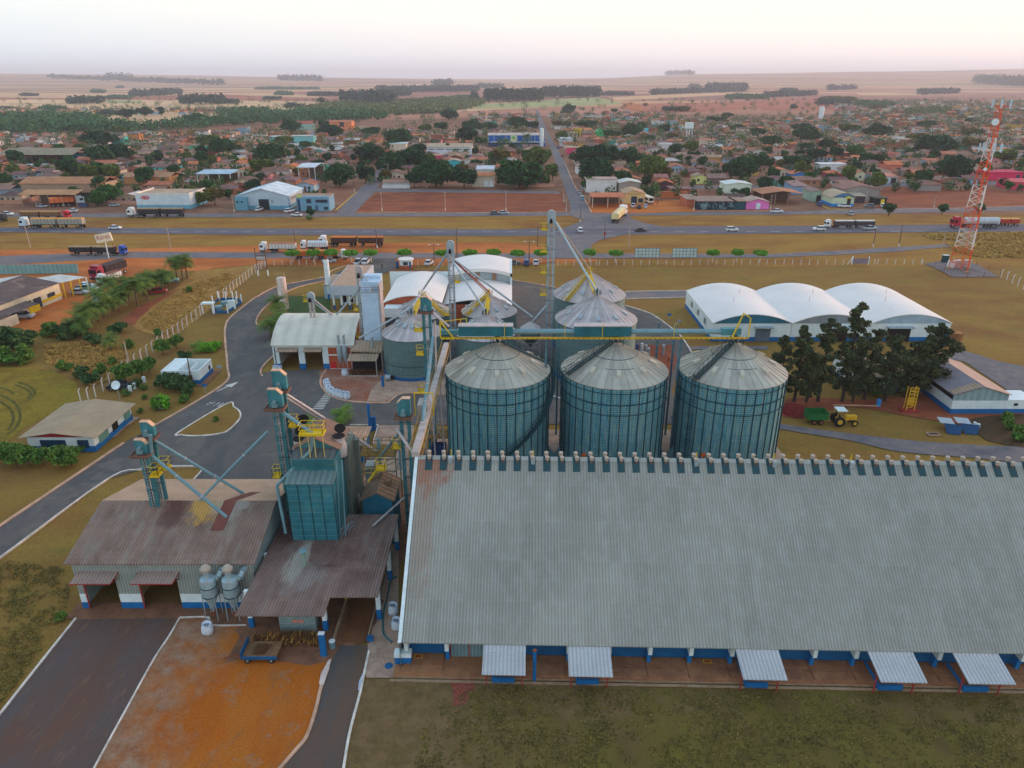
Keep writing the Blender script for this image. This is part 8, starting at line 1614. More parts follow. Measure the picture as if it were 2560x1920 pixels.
# ------------------------------------------------------------------ poles and lamps
POLE = mat('concrete_pole', c(168,150,136), .9, var=.15); POLEW = mat('pole_white', c(206,200,192), .9)
def pole(T, x, y, ytop, label, arm=None, dark=False, foot=True, xt=None):
    p = G(T, x, y); zt = max(5.0, V3(T, x, ytop, p.y).z); t = thing('utility_pole', label, 'pole', p)
    dx = 0 if xt is None else V3(T, xt, ytop, p.y).x-p.x
    part(MB().cyl((0,0,0),(dx,0,zt),.17,.10,8), 'pole', mat('timber_pole', c(104,84,72), .9) if dark and 'timber_pole' not in MTS else (MTS['timber_pole'] if dark else POLE), t, l=1)
    if foot: part(MB().cyl((0,0,0),(dx*.15,0,zt*.16),.2,.19,8), 'white_foot', POLEW, t, l=1)
    if arm == 'lamp': part(MB().beam((dx-1.1,0,zt-.1),(dx+1.1,0,zt-.1),.07), 'arm', POLE, t, l=1); part(MB().box(dx-1.6,-.15,zt-.2,dx-1.0,.15,zt-.05).box(dx+1.0,-.15,zt-.2,dx+1.6,.15,zt-.05), 'lamp_head', WHITE, t, l=1)
    elif arm: part(MB().beam((dx-.8,0,zt-.4),(dx+.8,0,zt-.4),.1), 'crossarm', POLE, t, l=1)
    if arm == 'red': part(MB().box(-.35,-.25,1.9,.35,-.15,2.9), 'red_plate', RED, t, l=1)
    return t
for a in (('a',265,1590,1405,'leaning cream pole left, before the orange-loaded truck',1,False,False,215),('a',1478,1605,1410,'cream pole on the verge left of the palm row',1,False,False,1443),('b',1090,1272,1105,'white-footed pole at the vacant lot left edge',1),('b',1636,1270,1105,'white-footed pole at the vacant lot middle',1),('b',2160,1270,1095,'white-footed pole at the vacant lot right edge',1),
    ('c',590,1365,1210,'dark pole with a white foot left of the highway junction',None,True),('c',798,1525,1365,'thin dark pole with a red plate at the junction mouth','red',True,False),('c',1008,1590,1395,'plain white pole right of the junction',None,False,False,1015),('c',222,1580,1400,'thin brown pole left of the junction mouth',None,True,False),('b',1047,1590,1410,'dark-topped pole with a white foot among the orange trucks',1,True),
    ('b',1738,1670,1410,'thin brown pole behind the silver elevator head',None,True,False),('b',1541,1720,1557,'double-arm street lamp before the clipped trees, left','lamp',True,False),('c',148,1720,1530,'double-arm street lamp by the row of parked cars','lamp',True,False),('b',345,1600,1440,'dark pole behind the white tipper truck',1,True,False),('d',908,1580,1420,'leaning dark pole with a white foot on the verge, left of its pair',None,True,True,935),('d',1130,1580,1390,'leaning dark pole with a white foot on the verge, right of its pair',None,True,True,1165),
    ('d',1780,880,750,'thin leaning lamp pole in the right hillside streets',None,False,False,1805),('e',1128,1130,880,'tall leaning grey pole in the orchard by the fence',None,False,False,1070),('e',1655,1250,1025,'dark timber pole beside the roofless block',None,True,False,1620),('c',1570,1265,1110,'white pole at the corner of the mural shop',1),('c',1500,1200,1110,'slim white lamp pole in the dirt yard',None),('d',20,1255,1130,'white-footed pole at the pink house corner',1),('d',838,1240,1100,'white-footed pole before the blue arched hall',1),('b',1145,990,860,'pole beside the side street trees',1),('b',850,1100,960,'dark pole at the side street corner',1,True),
    ('c',680,890,810,'pole before the wide dark tree by the main street',1),('b',1475,1070,990,'slim pole before the wide tree of the back street',None),('a',1565,1250,1150,'pole before the white warehouse with the red logo',1),('b',540,1270,1170,'lamp pole at the two-storey corner office',None),('a',2025,1280,1130,'pole at the blue-grey warehouse corner',1),('d',1505,1590,1500,'small white signpost beside the service road by the tall grass',None,False,False),('c',468,1265,1235,'short white marker post at the foot of the main street',None),('c',445,1190,1140,'second short marker post up the main street',None),('d',1432,1240,1175,'short leaning white post at the red lot edge',None)):
    pole(*a)
for T, x, y, lb in (('g',1355,700,'small blue sign on a post on the lawn left of the vaulted warehouses'),('g',1440,755,'small grey sign on a post by the curved kerb'),('e',1905,1160,'small grey sign board at the kerb beside the roofless block'),('u',685,210,'small blue sign on a post at the kerb below the roofless block'),('e',1775,1320,'blue sign')):
    if lb == 'blue sign': continue
    p = G(T,x,y); t = thing('post_sign', lb, 'sign', p); part(MB().beam((0,0,0),(0,0,1.6),.07), 'post', GALV, t, l=1); part(MB().box(-.45,-.04,1.25,.45,.0,1.75), 'plate', BLUE if 'blue' in lb else GALV, t, l=1)
p = G('i',65,550); tag(MB().beam((p.x,p.y,0),(p.x-.35,p.y,1.6),.2).build('marker_post', WHITE, origin=p), 'short leaning white and blue post at the left edge below the trees', 'post')
for i, (x, y) in enumerate(((1130,1310),(1168,1285),(1250,1230))): p = G('e',x,y); tag(MB().box(p.x-.28,p.y-.2,0,p.x+.2,p.y+.2,1.1).build('white_slab', WHITE, origin=p), 'white upright slab in the orchard, %s from the left' % ORD[i], 'slab', 'white slabs in the orchard')
p = G('e',1040,1395); t = thing('satellite_dish', 'white satellite dish behind the guard house roof', 'satellite dish', p); part(MB().cyl((0,0,0),(0,0,2.6),.06,n=6), 'mast', GALV, t, l=1); d = part(MB().lathe([(0,0),(.4,.06),(.75,.22)], n=20), 'dish', WHITE, t, l=1, sm=1); d.location = (0,-.1,3.0); d.rotation_euler = (R(62),0,0)
p = G('e',1405,1445); tag(MB().lathe([(0,.1),(.7,.1),(.75,.0)], p.x, p.y, 16).build('white_plate', WHITE, origin=p), 'white disc lying under the bright green bush', 'disc')
# ------------------------------------------------------------------ vehicles
CARP = mat('car_paint', None, .35, .1, var=.04, fine=.02, objcol=True, spec=.5); CGL = mat('car_glass', c(28,34,42), .15); HL = mat('head_lamp', c(214,214,206), .2); TLm = mat('tail_lamp', c(160,24,24), .3)
def wheels(t, xs_, w_, r_=.33, tw=.22):
    for x in xs_:
        for s in (-1, 1):
            a = part(MB().cyl((x,s*w_/2-tw/2*s*1.0,r_),(x,s*w_/2+.02*s,r_),r_,n=14), 'wheel', TYRE, t, l=1, sm=1); part(MB().cyl((x,s*w_/2,r_),(x,s*w_/2+.035*s,r_),r_*.5,n=10), 'rim', RIM, a, l=1)
def car_proto(kind):
    t = thing({'car':'parked_car','suv':'parked_suv','pickup':'pickup_truck'}[kind], None, None); w_ = 1.72
    if kind == 'car': body = [(-2.05,.28),(2.05,.28),(2.1,.6),(1.95,.78),(1.1,.92),(-1.75,.96),(-2.08,.85)]; cab = [(1.05,.9),(.35,1.4),(-1.0,1.42),(-1.75,.94)]; top = [(.30,1.40),(.32,1.45),(-.98,1.47),(-1.05,1.41)]
    elif kind == 'suv': body = [(-2.1,.35),(2.1,.35),(2.15,.8),(2.0,.98),(1.15,1.08),(-2.1,1.1),(-2.15,.9)]; cab = [(1.1,1.06),(.5,1.62),(-1.8,1.62),(-2.05,1.08)]; top = [(.48,1.6),(.5,1.68),(-1.8,1.68),(-1.82,1.6)]
    else: body = [(-2.5,.4),(2.5,.4),(2.55,.85),(2.4,1.0),(1.4,1.08),(-2.5,1.08)]; cab = [(1.35,1.06),(.8,1.6),(-.6,1.6),(-.85,1.06)]; top = [(.78,1.58),(.8,1.66),(-.6,1.66),(-.62,1.58)]
    me = MB().ext(body, 'y', -w_/2, w_/2).build('body', CARP, t, l=1); bv = bmesh.new(); bv.from_mesh(me.data); bmesh.ops.bevel(bv, geom=[e for e in bv.edges], offset=.06, segments=2, affect='EDGES'); bv.to_mesh(me.data); bv.free(); me.data.shade_smooth(); me.data.set_sharp_from_angle(angle=R(40))
    mb = MB(); n = len(cab); mb.add([(x,-w_/2+.1+(.14 if i in (1,2) else 0),z) for i, (x, z) in enumerate(cab)]+[(x,w_/2-.1-(.14 if i in (1,2) else 0),z) for i, (x, z) in enumerate(cab)], [(3,2,1,0),(4,5,6,7),(0,1,5,4),(1,2,6,5),(2,3,7,6)]); part(mb, 'windows', CGL, t, l=1)
    part(MB().ext(top, 'y', -w_/2+.2, w_/2-.2), 'car_roof', CARP, t, l=1)
    if kind == 'pickup': part(MB().box(-2.4,-w_/2+.12,1.08,-.95,w_/2-.12,1.1), 'load_bed', DARK, t, l=1)
    for s in (-1, 1): part(MB().box(body[2][0]-.12,s*.62-.17,.62,body[2][0]+.015,s*.62+.17,.78), 'headlight', HL, t, l=1); part(MB().box(body[0][0]-.05,s*.66-.12,.65,body[0][0]+.05,s*.66+.12,.85), 'tail_light', TLm, t, l=1)
    wheels(t, (-1.3,1.3) if kind != 'pickup' else (-1.5,1.55), w_); return t
CPR = {k: car_proto(k) for k in ('car','suv','pickup')}
CC = dict(white=(206,210,214), silver=(160,168,176), grey=(96,102,110), dark=(44,50,60), blue=(36,76,140), red=(156,30,36), cyan=(120,176,190))
def car(T, x, y, hd, kind, cl, label, s=1.0):
    p = G(T, x, y); k = c(*CC[cl]); return place(CPR[kind], (p.x, p.y, .02), R(hd), label, {'car':'car','suv':'car','pickup':'pickup'}[kind], 'cars', s=s, col={'body':k,'car_roof':k})
for a in (('a',998,1427,0,'car','white','white car driving on the highway at left'),('c',1110,1448,8,'car','dark','dark car with a pale roof on the highway right of the junction'),('c',1900,1445,0,'suv','white','white car alone on the highway right of centre'),('c',588,1452,90,'suv','white','small white van seen head-on in the highway junction'),('d',440,1440,180,'suv','white','white car ahead of the black and white truck'),('d',875,1434,0,'pickup','silver','silver pickup alongside the black and white truck tail'),
    ('d',72,1286,0,'pickup','white','white pickup on the frontage road before the pink house'),('b',2138,1298,0,'car','silver','silver car on the frontage road before the vacant lot'),('b',2065,1300,0,'car','grey','grey blurred car trailing the silver one on the frontage road'),('b',352,1315,170,'car','white','white hatchback on the road before the corner office'),('b',290,1282,60,'suv','white','white van parked before the scrap bay'),('b',310,1272,60,'car','cyan','pale blue car hidden behind the white van'),('b',30,1268,80,'suv','white','white van at the blue-grey warehouse door'),
    ('a',630,1278,170,'car','white','white car behind the dark truck at far left'),('a',725,1235,170,'car','blue','blue and white car left of the roadside tree'),('a',990,1230,30,'car','silver','silver car at the gate right of the roadside trees'),('a',365,1240,0,'car','silver','silver car under the orange truck shelter'),('a',1130,1205,0,'car','white','white car under the trees by the logo warehouse'),('a',1640,1022,0,'car','white','white car below the terraced brown roofs'),
    ('c',587,1122,80,'car','silver','silver car, upper of two at the foot of the main street'),('c',607,1172,85,'suv','cyan','pale car, lower of two at the foot of the main street'),('c',1045,1238,80,'pickup','white','white pickup before the yellow workshop'),('c',1095,1248,85,'car','dark','black car between pickup and white car at the workshop'),('c',1153,1240,85,'car','white','white car right of the black one at the workshop'),('c',437,800,80,'car','red','red car parked on the main street'),('c',400,730,80,'suv','blue','blue and white car up the main street'),
    ('d',443,1222,80,'suv','blue','dark blue car beside the pale green shop'),('d',655,1240,170,'pickup','white','white pickup before the blue arched hall'),('d',872,1242,170,'suv','grey','grey car right of the blue arched hall'),('d',992,1240,70,'suv','white','white and blue van at the black kiosk'),('d',708,1305,90,'car','silver','pale wrecked car alone on the verge dirt'),('d',1182,1026,0,'car','white','white car on the back street above the red lot'),('c',1860,900,0,'car','white','small white car in the brown-roofed streets'),
    ('f',632,196,10,'car','silver','silver car behind the left white pipe tower'),('f',882,208,88,'pickup','white','white pickup left one of two at the entrance'),('f',950,206,88,'suv','white','white van, right one of two at the entrance'),('f',1495,213,75,'car','white','white car parked alone right of the gate lodge'),('f',1893,200,110,'suv','silver','silver van under the second clipped tree from the elevator'),('f',2125,212,70,'car','white','white car with a dark boot in the parked row'),('g',10,215,20,'car','grey','dark car with a pale roof in the parked row'),('g',125,214,88,'suv','blue','blue car in the parked row'),('g',208,210,88,'car','white','white car, rightmost of the parked row'),
    ('e',692,468,5,'car','silver','silver car nearest the workshop of the group of three'),('e',745,438,8,'pickup','cyan','pale blue pickup in the group by the workshop'),('e',752,412,5,'car','white','white car at the back of the group by the workshop'),('e',212,678,8,'suv','silver','silver car under the workshop lean-to'),('e',1475,365,20,'car','cyan','pale car half hidden among the palms'),('e',1370,460,15,'car','red','red wrecked car beneath the palms'),('e',1045,1285,10,'car','dark','dark blue machine parked under the orchard trees'),('a',60,1310,0,'pickup','white','white vehicle at the far left frame edge')):
    car(*a)
TRP = mat('truck_paint', None, .4, .1, var=.06, fine=.03, objcol=True, spec=.45); TRB = mat('trailer_body', None, .7, var=.15, sca=1.0, fine=.06, objcol=True); TARP = mat('load_cover', None, .9, var=.2, sca=1.0, objcol=True)
def truck_proto(kind):
    t = thing('truck', None, None); part(MB().box(-1.1,-1.2,.95,1.15,1.2,3.0).box(-1.0,-1.15,3.0,.5,1.15,3.7), 'cab', TRP, t, l=1)
    part(MB().box(1.15,-1.05,1.9,1.19,1.05,2.8).box(-.1,-1.22,1.9,.9,-1.2,2.7).box(-.1,1.2,1.9,.9,1.22,2.7), 'windscreen', CGL, t, l=1)
    for s in (-1, 1): part(MB().box(1.14,s*.85-.2,1.0,1.2,s*.85+.2,1.25), 'headlight', HL, t, l=1)
    part(MB().box(-5.2,-.5,.7,1.0,.5,.95).box(1.0,-1.2,.5,1.2,1.2,.95), 'chassis', DARK, t, l=1)
    wheels(t, (.2,-3.3,-4.5), 2.4, .5, .32)
    spans = {'double':((-11.4,-3.0),(-20.4,-12.2)), 'single':((-12.0,-2.4),), 'tank':((-13.5,-2.6),), 'tip':((-8.2,-1.6),)}[kind]
    for x0, x1 in spans:
        if kind == 'tank': b = part(MB().cyl((x0,0,2.4),(x1,0,2.4),1.15,n=18), 'tank', TRB, t, l=1, sm=1)
        else:
            b = part(MB().ext([(-1.25,1.5),(1.25,1.5),(1.25,3.2),(-1.25,3.2)], 'x', x0, x1), 'trailer', TRB, t, l=1); part(MB().ext([(-1.24,3.2),(1.24,3.2),(.5,3.55),(-.5,3.55)], 'x', x0+.05, x1-.05), 'load_cover', TARP, t, l=1)
            mb = MB(); n = int((x1-x0)/1.1)
            for k in range(n+1):
                x = x0+(x1-x0)*k/n
                for s in (-1, 1): mb.box(x-.04,s*1.25-.04,1.5,x+.04,s*1.25+.04,3.2)
            part(mb, 'trailer_ribs', DARK, b, l=1)
        part(MB().box(x0,-.5,1.15,x1,.5,1.5), 'trailer_frame', DARK, t, l=1)
        wheels(t, (x0+.8,x0+2.0) + ((x1-1.2,) if kind == 'double' else (x0+3.2,)), 2.4, .48, .32)
    return t
TPR = {k: truck_proto(k) for k in ('double','single','tank','tip')}
def truck(T, xc, xe, y, kind, cab, body, load, label, hd=None, ye=None):
    """xc = front (cab) end, xe = tail, both on the ground line"""
    a, b = G(T, xc, y), G(T, xe, ye if ye is not None else y); d = (a-b); L = d.length; full = {'double':21.6,'single':13.2,'tank':14.7,'tip':9.4}[kind]; s = L/full
    ang = math.atan2(d.y, d.x); d.normalize(); loc = a-d*1.2*s
    return place(TPR[kind], (loc.x, loc.y, .02), ang, label, 'truck', 'trucks', s=(s, min(max(s, .8), 1.1), min(max(s, .82), 1.1)), col={'cab':c(*cab),'trailer':c(*body),'tank':c(*body),'load_cover':c(*load)})
WT, BK = (214,218,222), (52,50,54)
truck('d',485,905,1418,'double',WT,(70,60,66),(206,196,182),'white-cabbed double truck with black and white trailers on the highway')
truck('d',1575,1965,1418,'tank',(170,30,50),(176,184,190),(176,184,190),'red-cabbed silver tanker on the highway behind the lattice tower')
truck('d',1960,2150,1400,'double',WT,(180,60,50),(216,160,96),'white-cabbed truck with a red trailer and yellow load at the right edge')
truck('a',190,735,1418,'double',(190,206,214),(150,150,140),(200,140,76),'highway truck with orange loads on two pale trailers at far left')
truck('a',612,195,1338,'double',(186,30,50),(120,92,66),(176,128,84),'red-cabbed dark truck parked on the verge above the orange-loaded one')
truck('a',1115,1592,1322,'double',WT,BK,(150,124,96),'white-cabbed black double truck before the logo warehouse')
truck('a',1100,622,1652,'double',(20,76,170),(46,42,44),(160,130,100),'blue-cabbed black double truck under the cream pole sign')
truck('b',42,352,1625,'single',WT,(200,196,190),(170,110,80),'white truck with a white tanker body and brown top behind the palm end')
truck('b',395,622,1608,'single',WT,(204,208,212),(190,200,206),'short all-white tipper truck between the two left rigs')
truck('b',553,1100,1576,'double',WT,(74,52,46),(206,116,50),'white-cabbed rig with two dark trailers under orange covers on the dirt')
truck('f',790,342,168,'double',WT,(204,110,52),(214,124,60),'white-cabbed rig with all-orange trailers behind the clipped trees')
truck('e',815,1072,362,'tip',(140,30,60),(50,42,44),(70,60,60),'red-cabbed truck with a long black tipping body on the dirt lot',ye=278)
truck('e',868,1040,400,'tip',WT,(206,206,206),(120,70,60),'small white tipper truck beside the red-cabbed one',ye=345)
truck('c',968,885,1300,'tip',WT,(222,196,140),(206,190,150),'cream-loaded truck turning into the frontage road at the junction',ye=1380)
truck('a',-60,60,1360,'tip',WT,(60,60,64),(60,60,64),'white-cabbed truck cut by the left frame edge')
truck('a',740,440,1215,'tip',(180,196,204),(206,106,60),(214,120,66),'truck with an orange body under the orange shelter',ye=1235)
truck('a',1985,2115,895,'tip',(130,120,110),(206,150,80),(216,150,70),'orange-loaded truck in the far side street',ye=860)
t = thing('bus', 'cream and dark bus parked beside the yellow workshop', 'bus', G('c',1200,1215), R(12)); L, w_ = 11.5, 2.5
part(MB().box(-w_/2,0,.4,w_/2,L,3.1), 'body', mat('bus_cream', c(216,206,186), .5), t, l=1); part(MB().box(-w_/2-.02,.6,1.7,w_/2+.02,L-.6,2.6).box(-1.05,-.03,1.5,1.05,0,2.7), 'windows', CGL, t, l=1); part(MB().box(-w_/2-.02,0,.4,w_/2+.02,L,.95), 'skirt', mat('bus_brown', c(120,70,60), .6), t, l=1)
for y in (2,8.6):
    for s in (-1,1): part(MB().cyl((s*1.0,y,.48),(s*1.27,y,.48),.48,n=14), 'wheel', TYRE, t, l=1)
# tractor and green tipping trailer
p = G('h',620,1590); t = thing('farm_tractor', 'yellow farm tractor with a white canopy beside the green trailer', 'tractor', (p.x, p.y, 0)); YT = mat('tractor_yellow', c(206,160,40), .5)
part(MB().box(.6,-.35,.8,2.4,.35,1.5).box(-.7,-.45,.7,.6,.45,1.1), 'engine_hood', YT, t, l=1); part(MB().box(-1.0,-.85,2.5,.5,.85,2.62), 'canopy', WHITE, t, l=1)
mb = MB()
for x in (-.9,.4):
    for y in (-.75,.75): mb.beam((x,y,1.0),(x,y,2.5),.07)
part(mb, 'canopy_post', YT, t, l=1); part(MB().box(-.5,-.25,1.1,0,.25,1.3).box(-.55,-.25,1.3,-.45,.25,1.8), 'seat', DARK, t, l=1)
for x, r_, tw in ((-.5,.8,.4),(1.9,.5,.28)):
    for s in (-1,1): a = part(MB().cyl((x,s*.65,r_),(x,s*(.65+tw),r_),r_,n=18), 'wheel', TYRE, t, l=1, sm=1); part(MB().cyl((x,s*(.66+tw),r_),(x,s*(.68+tw),r_),r_*.5,n=12), 'rim', YT, a, l=1)
p = G('h',405,1575); t = thing('tipping_trailer', 'green two-axle tipping trailer beside the yellow tractor', 'trailer', (p.x, p.y, 0)); GT = mat('trailer_green', c(28,104,52), .5, var=.15)
part(MB().box(-1.6,-.95,.95,1.6,-.87,2.0).box(-1.6,.87,.95,1.6,.95,2.0).box(-1.6,-.87,.95,-1.52,.87,2.0).box(1.52,-.87,.95,1.6,.87,2.0).box(-1.6,-.95,.85,1.6,.95,.95), 'tub', GT, t, l=1)
part(MB().box(-1.7,-1.0,1.95,1.7,-.92,2.08).box(-1.7,.92,1.95,1.7,1.0,2.08).beam((-1.6,0,.8),(-2.4,0,.6),.1).box(-1.4,-.4,.6,1.4,.4,.85), 'frame', mat('dark_green', c(22,76,44), .6), t, l=1)
for x in (-.5,.55):
    for s in (-1,1): a = part(MB().cyl((x,s*.75,.42),(x,s*.98,.42),.42,n=16), 'wheel', TYRE, t, l=1, sm=1); part(MB().cyl((x,s*.99,.42),(x,s*1.0,.42),.22,n=10), 'rim', RUST, a, l=1)
# soil heap, yellow rig, scrap roof pieces
p = G('h',215,1480); mb = MB(); rr = random.Random(5); n = 26
for j, (r_, z) in enumerate(((2.9,0),(2.3,.45),(1.5,.95),(.6,1.25),(0,1.3))):
    for i in range(n): a = 2*math.pi*i/n; q = r_*(1+.12*math.sin(3*a+j)+rr.uniform(-.05,.05)); mb.v.append((p.x+q*math.cos(a), p.y+q*.8*math.sin(a), z))
for j in range(4):
    for i in range(n): mb.f.append((j*n+i, j*n+(i+1)%n, (j+1)*n+(i+1)%n, (j+1)*n+i))
tag(mb.build('soil_heap', ground('heap_soil', [c(104,34,32), c(88,32,32), c(120,48,42)], .6, 2, (8,.3)), origin=p, sm=1), 'dark red heap of soil left of the green trailer', 'soil heap')
p = G('h',1215,1475); t = thing('drill_rig', 'yellow lattice machine on a red base right of the dark trees', 'machine', p); part(MB().box(-1.4,-.7,0,1.3,.7,.3), 'base', RED, t, l=1); mb = MB()
for x in (-.7,.6):
    for y in (-.4,.4): mb.beam((x,y,.3),(x,y,4.2),.13)
for k in range(6): mb.beam((-.7,-.4,.6+k*.6),(.6,-.4,1.2+k*.6),.1).beam((-.7,-.4,1.2+k*.6),(.6,-.4,1.2+k*.6),.1)
part(mb, 'mast', YT, t, l=1); part(MB().box(-.5,-.3,1.2,.4,.3,2.2), 'engine', YT, t, l=1)
for i, (x, y, lb) in enumerate(((1560,250,'left scrap hopper under a tilted pale sheet'),(1700,250,'right scrap hopper under a tilted pale sheet, green lid beside it'))):
    p = G('l',x,y); t = thing('scrap_hopper', lb+' by the gravel path', 'scrap', p, R(-15), 'scrap hoppers'); part(MB().add([(-1.0,0,1.1),(1.0,0,1.1),(.8,1.6,1.35),(-1.2,1.6,1.35),(-1.0,0,1.04),(1.0,0,1.04),(.8,1.6,1.29),(-1.2,1.6,1.29)], [(0,1,2,3),(4,5,6,7),(0,1,5,4),(3,0,4,7)]), 'sheet', GALV, t, l=1)
    part(MB().add([(-.2,-1.4,0),(1.6,-1.4,0),(2.0,-.3,1.2),(-.6,-.3,1.2),(.9,-.2,0),(-.1,-.2,0)], [(0,1,2,3),(0,3,5),(1,4,2),(3,2,4,5)]), 'hopper', mat('scrap_blue', c(24,64,100), .7) if i == 0 else MTS['scrap_blue'], t, l=1)
p = G('l',1450,290); t = thing('pit_frame', 'square pale inspection pit frame beside the gravel path', 'pit', p); part(MB().box(-.9,-.5,0,.9,-.35,.2).box(-.9,.35,0,.9,.5,.2).box(-.9,-.35,0,-.75,.35,.2).box(.75,-.35,0,.9,.35,.2), 'rim', CONC, t, l=1); part(MB().box(-.75,-.35,0,.75,.35,.05), 'pit_water', DARK, t, l=1)
for i, (x, y) in enumerate(((1795,215),(1825,228))): p = G('l',x,y); tag(MB().cyl((p.x,p.y,0),(p.x,p.y,.6),.28,.24,12).build('bucket', WHITE, origin=p), ('left' if i == 0 else 'right')+' white bucket at the tilled bed', 'bucket', 'white buckets')
p = G('h',950,1435); tag(MB().cyl((p.x,p.y,0),(p.x,p.y,1.2),.35,n=14).build('blue_barrel', mat('barrel_blue', c(40,130,200), .5), origin=p, sm=1), 'bright blue barrel in front of the dark trees', 'barrel')
a, b = G('h',560,1432), G('h',965,1440); tag(MB().beam(a+Vector((0,0,.15)), b+Vector((0,0,.15)), .18).build('felled_log', mat('pale_log', c(176,140,110), .9), origin=a), 'long pale pole lying on the red soil before the dark trees', 'log')
p = G('g',1152,985); rr = random.Random(1)
for i, (x, y, cl) in enumerate(((1080,985,'b'),(1118,975,'w'),(1152,990,'g'),(1175,1015,'g'),(1305,990,'g'),(1355,1050,'o'))):
    p = G('g',x,y); tag(MB().cyl((p.x,p.y,0),(p.x,p.y,2.0 if cl != 'o' else 1.0),.28,n=12).build('pipe_section', {'b':BLUED,'w':WHITE,'g':GALV,'o':ORB}[cl], origin=p), '%s from the left of the upright pipe sections on the red patch' % ORD[i], 'pipe', 'upright pipes on the red patch')
# ------------------------------------------------------------------ lattice radio mast
p0 = Vector((126.7,200.5,0)); t = thing('radio_mast', 'tall red and white lattice telecom mast with antennas', 'radio mast', p0); MO = mat('mast_orange', c(214,84,30), .6); MW = mat('mast_white', c(214,204,198), .6)
zs = [0.3,6.4,11.5,17.3,23.4,29.4,35.5,43.5]; A3 = [R(-95), R(25), R(145)]
def leg(k, z): r_ = 3.2*(1-z/58); return Vector((r_*math.cos(A3[k]), r_*math.sin(A3[k]), z))
for i in range(7):
    z0, z1 = zs[i], zs[i+1]; m_ = MW if i in (1,3,5) else MO; mb = MB()
    for k in range(3): mb.cyl(leg(k,z0), leg(k,z1), .13 if i < 4 else .10, n=8)
    n = 3;
    for j in range(n):
        a, b = z0+(z1-z0)*j/n, z0+(z1-z0)*(j+1)/n
        for k in range(3): l = (k+1)%3; mb.beam(leg(k,a), leg(l,b), .09).beam(leg(l,a), leg(k,b), .065).beam(leg(k,b), leg(l,b), .065)
    part(mb, 'mast_section', m_, t, l=1)
mb = MB()
for s in (-.2,.2): mb.beam((s,.3,0),(s,.1,43),.07)
for k in range(90): mb.beam((-.2,.28-k*.002,.5+k*.47),(.2,.28-k*.002,.5+k*.47),.05)
mb.beam((0,0,20),(0,0,36),.3); part(mb, 'ladder', MO, t, l=1)
AN = mat('antenna_panel', c(176,196,206), .5)
for z, rr_, n in ((43.8,2.3,6),(33.0,2.6,7)):
    part(MB().lathe([(rr_,z-.6),(rr_+.08,z-.6),(rr_+.08,z-.5),(rr_,z-.5)], n=18).beam((-rr_,0,z-.55),(rr_,0,z-.55),.1).beam((0,-rr_,z-.55),(0,rr_,z-.55),.1), 'antenna_ring', MO if z > 40 else MW, t, l=1)
    for k in range(n): a = k*6.283/n; part(MB().box(-.16,-.12,-1.0,.16,.12,1.1), 'panel_antenna', AN, t, l=1).location = (rr_*math.cos(a), rr_*math.sin(a), z)
for z, x, r_ in ((39.5,-1.3,.85),(27.7,-.9,.45)): part(MB().cyl((x,-1.2,z),(x-.2,-1.6,z),r_,r_,16), 'dish_antenna', WHITE, t, l=1, sm=1)
part(MB().beam((-1.5,-1.4,26.0),(1.5,-1.4,26.0),.14), 'crossbar', MO, t, l=1)
for k in range(3): q = leg(k,0); part(MB().box(q.x-.5,q.y-.5,-.1,q.x+.5,q.y+.5,.5), 'footing', PALE, t, l=1)
for T, x, y, lb, m_ in (('h',1575,240,'white equipment cabinet left of the mast foot',WHITE),('h',1625,235,'small grey equipment cabinet nearest the mast foot',GALVP),('h',1715,235,'grey equipment cabinet right of the mast foot',GALVP),('h',1525,190,'dark equipment hut at the fence by the mast',TEALD)):
    p = G(T,x,y); q = thing('equipment_cabinet', lb, 'cabinet', p, group='mast cabinets'); part(MB().box(-.8,-.5,0,.8,.5,2.0), 'body', m_, q, l=1); part(MB().box(-.85,-.55,2.0,.85,.55,2.1), 'cabinet_roof', WHITE, q, l=1)
flat_sheet('gravel_base', PL('h', [(1345,205),(1440,240),(1520,278),(1585,318),(1995,318),(1900,262),(1800,205),(1500,180)]), .01, GRAV)
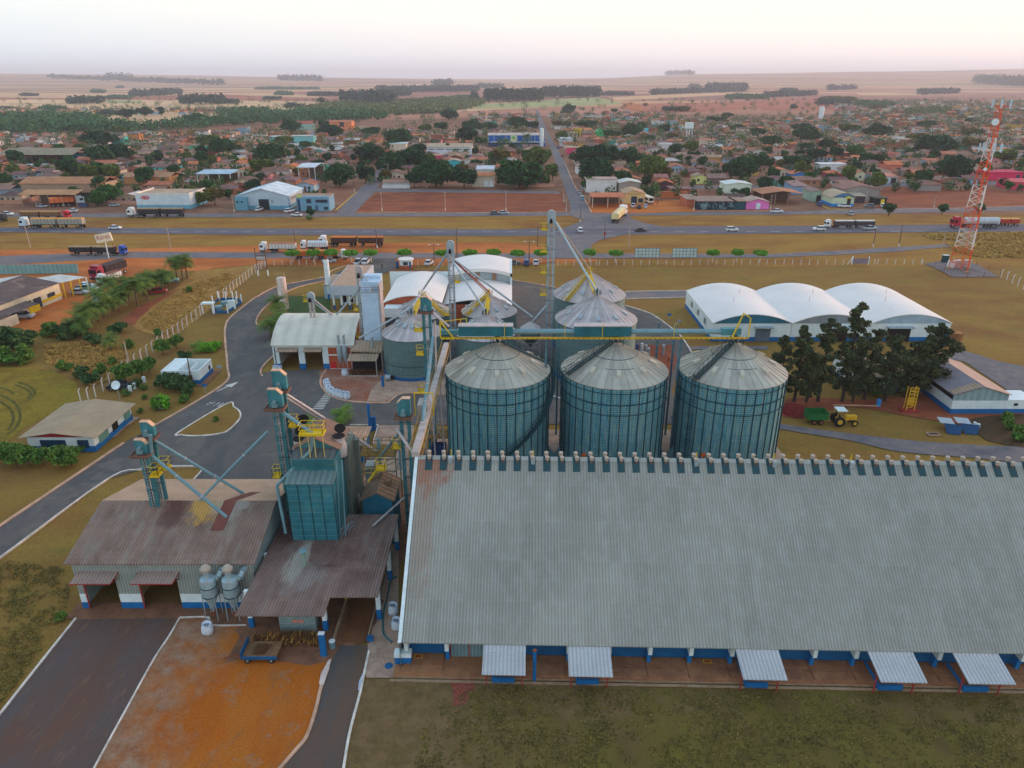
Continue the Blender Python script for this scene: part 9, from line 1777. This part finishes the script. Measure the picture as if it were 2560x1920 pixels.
# ------------------------------------------------------------------ people
def person(T, x, y, label, shirt, pants, hd=0):
    """one continuous skinned figure with short clothes shells and a capped head"""
    p = G(T, x, y); t = thing('person', label, 'person', (p.x, p.y, 0), hd)
    J = [(0,0,.92,.13),(0,0,1.12,.14),(0,0,1.38,.15),(0,0,1.50,.06),(0,0,1.58,.065),(0,.01,1.70,.095),(-.19,0,1.42,.055),(-.25,.02,1.14,.042),(-.24,-.08,.90,.035),(-.24,-.1,.82,.03),(.19,0,1.42,.055),(.26,.0,1.14,.042),(.25,-.06,.90,.035),(.25,-.08,.82,.03),
        (-.10,0,.86,.09),(-.11,.03,.48,.065),(-.12,.10,.08,.045),(-.12,-.06,.03,.04),(.10,0,.86,.09),(.11,-.05,.48,.065),(.12,-.02,.08,.045),(.12,-.18,.03,.04)]
    E = [(0,1),(1,2),(2,3),(3,4),(4,5),(2,6),(6,7),(7,8),(8,9),(2,10),(10,11),(11,12),(12,13),(0,14),(14,15),(15,16),(16,17),(0,18),(18,19),(19,20),(20,21)]
    me = bpy.data.meshes.new('body'); me.from_pydata([j[:3] for j in J], E, []); o = bpy.data.objects.new('body', me); COL.objects.link(o)
    sk = o.modifiers.new('s', 'SKIN'); sv = me.skin_vertices[0].data
    for i, j in enumerate(J): sv[i].radius = (j[3], j[3]*.85)
    sv[0].use_root = True; ss = o.modifiers.new('u', 'SUBSURF'); ss.levels = ss.render_levels = 1
    dg = bpy.context.evaluated_depsgraph_get(); m2 = bpy.data.meshes.new_from_object(o.evaluated_get(dg)); bpy.data.objects.remove(o)
    m2.materials.clear()
    for cl, nm in ((pants,'trousers'),(shirt,'shirt'),((150,104,82),'skin')): m2.materials.append(mat(nm, c(*cl), .8))
    for f in m2.polygons: z = f.center.z; f.material_index = 0 if z < .95 else (1 if (z < 1.47 and (abs(f.center.x) < .22 or z > 1.12)) else 2)
    b = obj_of('body', m2, t); m2.shade_smooth()
    part(MB().lathe([(.10,1.72),(.105,1.76),(.08,1.81),(0,1.83)], n=12), 'hair', mat('hair', c(30,24,22), .9), t, l=1, sm=1)
    for s in (-1,1): part(MB().cyl((s*.035,-.085,1.71),(s*.035,-.1,1.71),.012,n=6), 'eye', DARK, t, l=1)
person('f',1090,252,'person in dark clothes walking in the entrance drive', (50,56,70), (40,40,50), .3)
person('e',515,462,'person in a dark shirt standing at the workshop yellow stripe', (50,70,90), (40,44,50), 2.0)
person('c',1255,1215,'person in a red shirt beside the bus', (150,60,60), (50,50,70), 0)
# ------------------------------------------------------------------ dusty evening air
mb = MB().box(-14500,-450,-30,14500,17500,210); hz = mb.build('haze', None, kind='stuff'); m = bpy.data.materials.new('haze_air'); m.use_nodes = True; m.node_tree.nodes.clear()
ho = m.node_tree.nodes.new('ShaderNodeOutputMaterial'); hv = m.node_tree.nodes.new('ShaderNodeVolumePrincipled'); hv.inputs['Color'].default_value = (.84,.88,1.0,1); hv.inputs['Density'].default_value = HAZE; hv.inputs['Anisotropy'].default_value = .2
m.node_tree.links.new(hv.outputs[0], ho.inputs['Volume']); hz.data.materials.append(m)
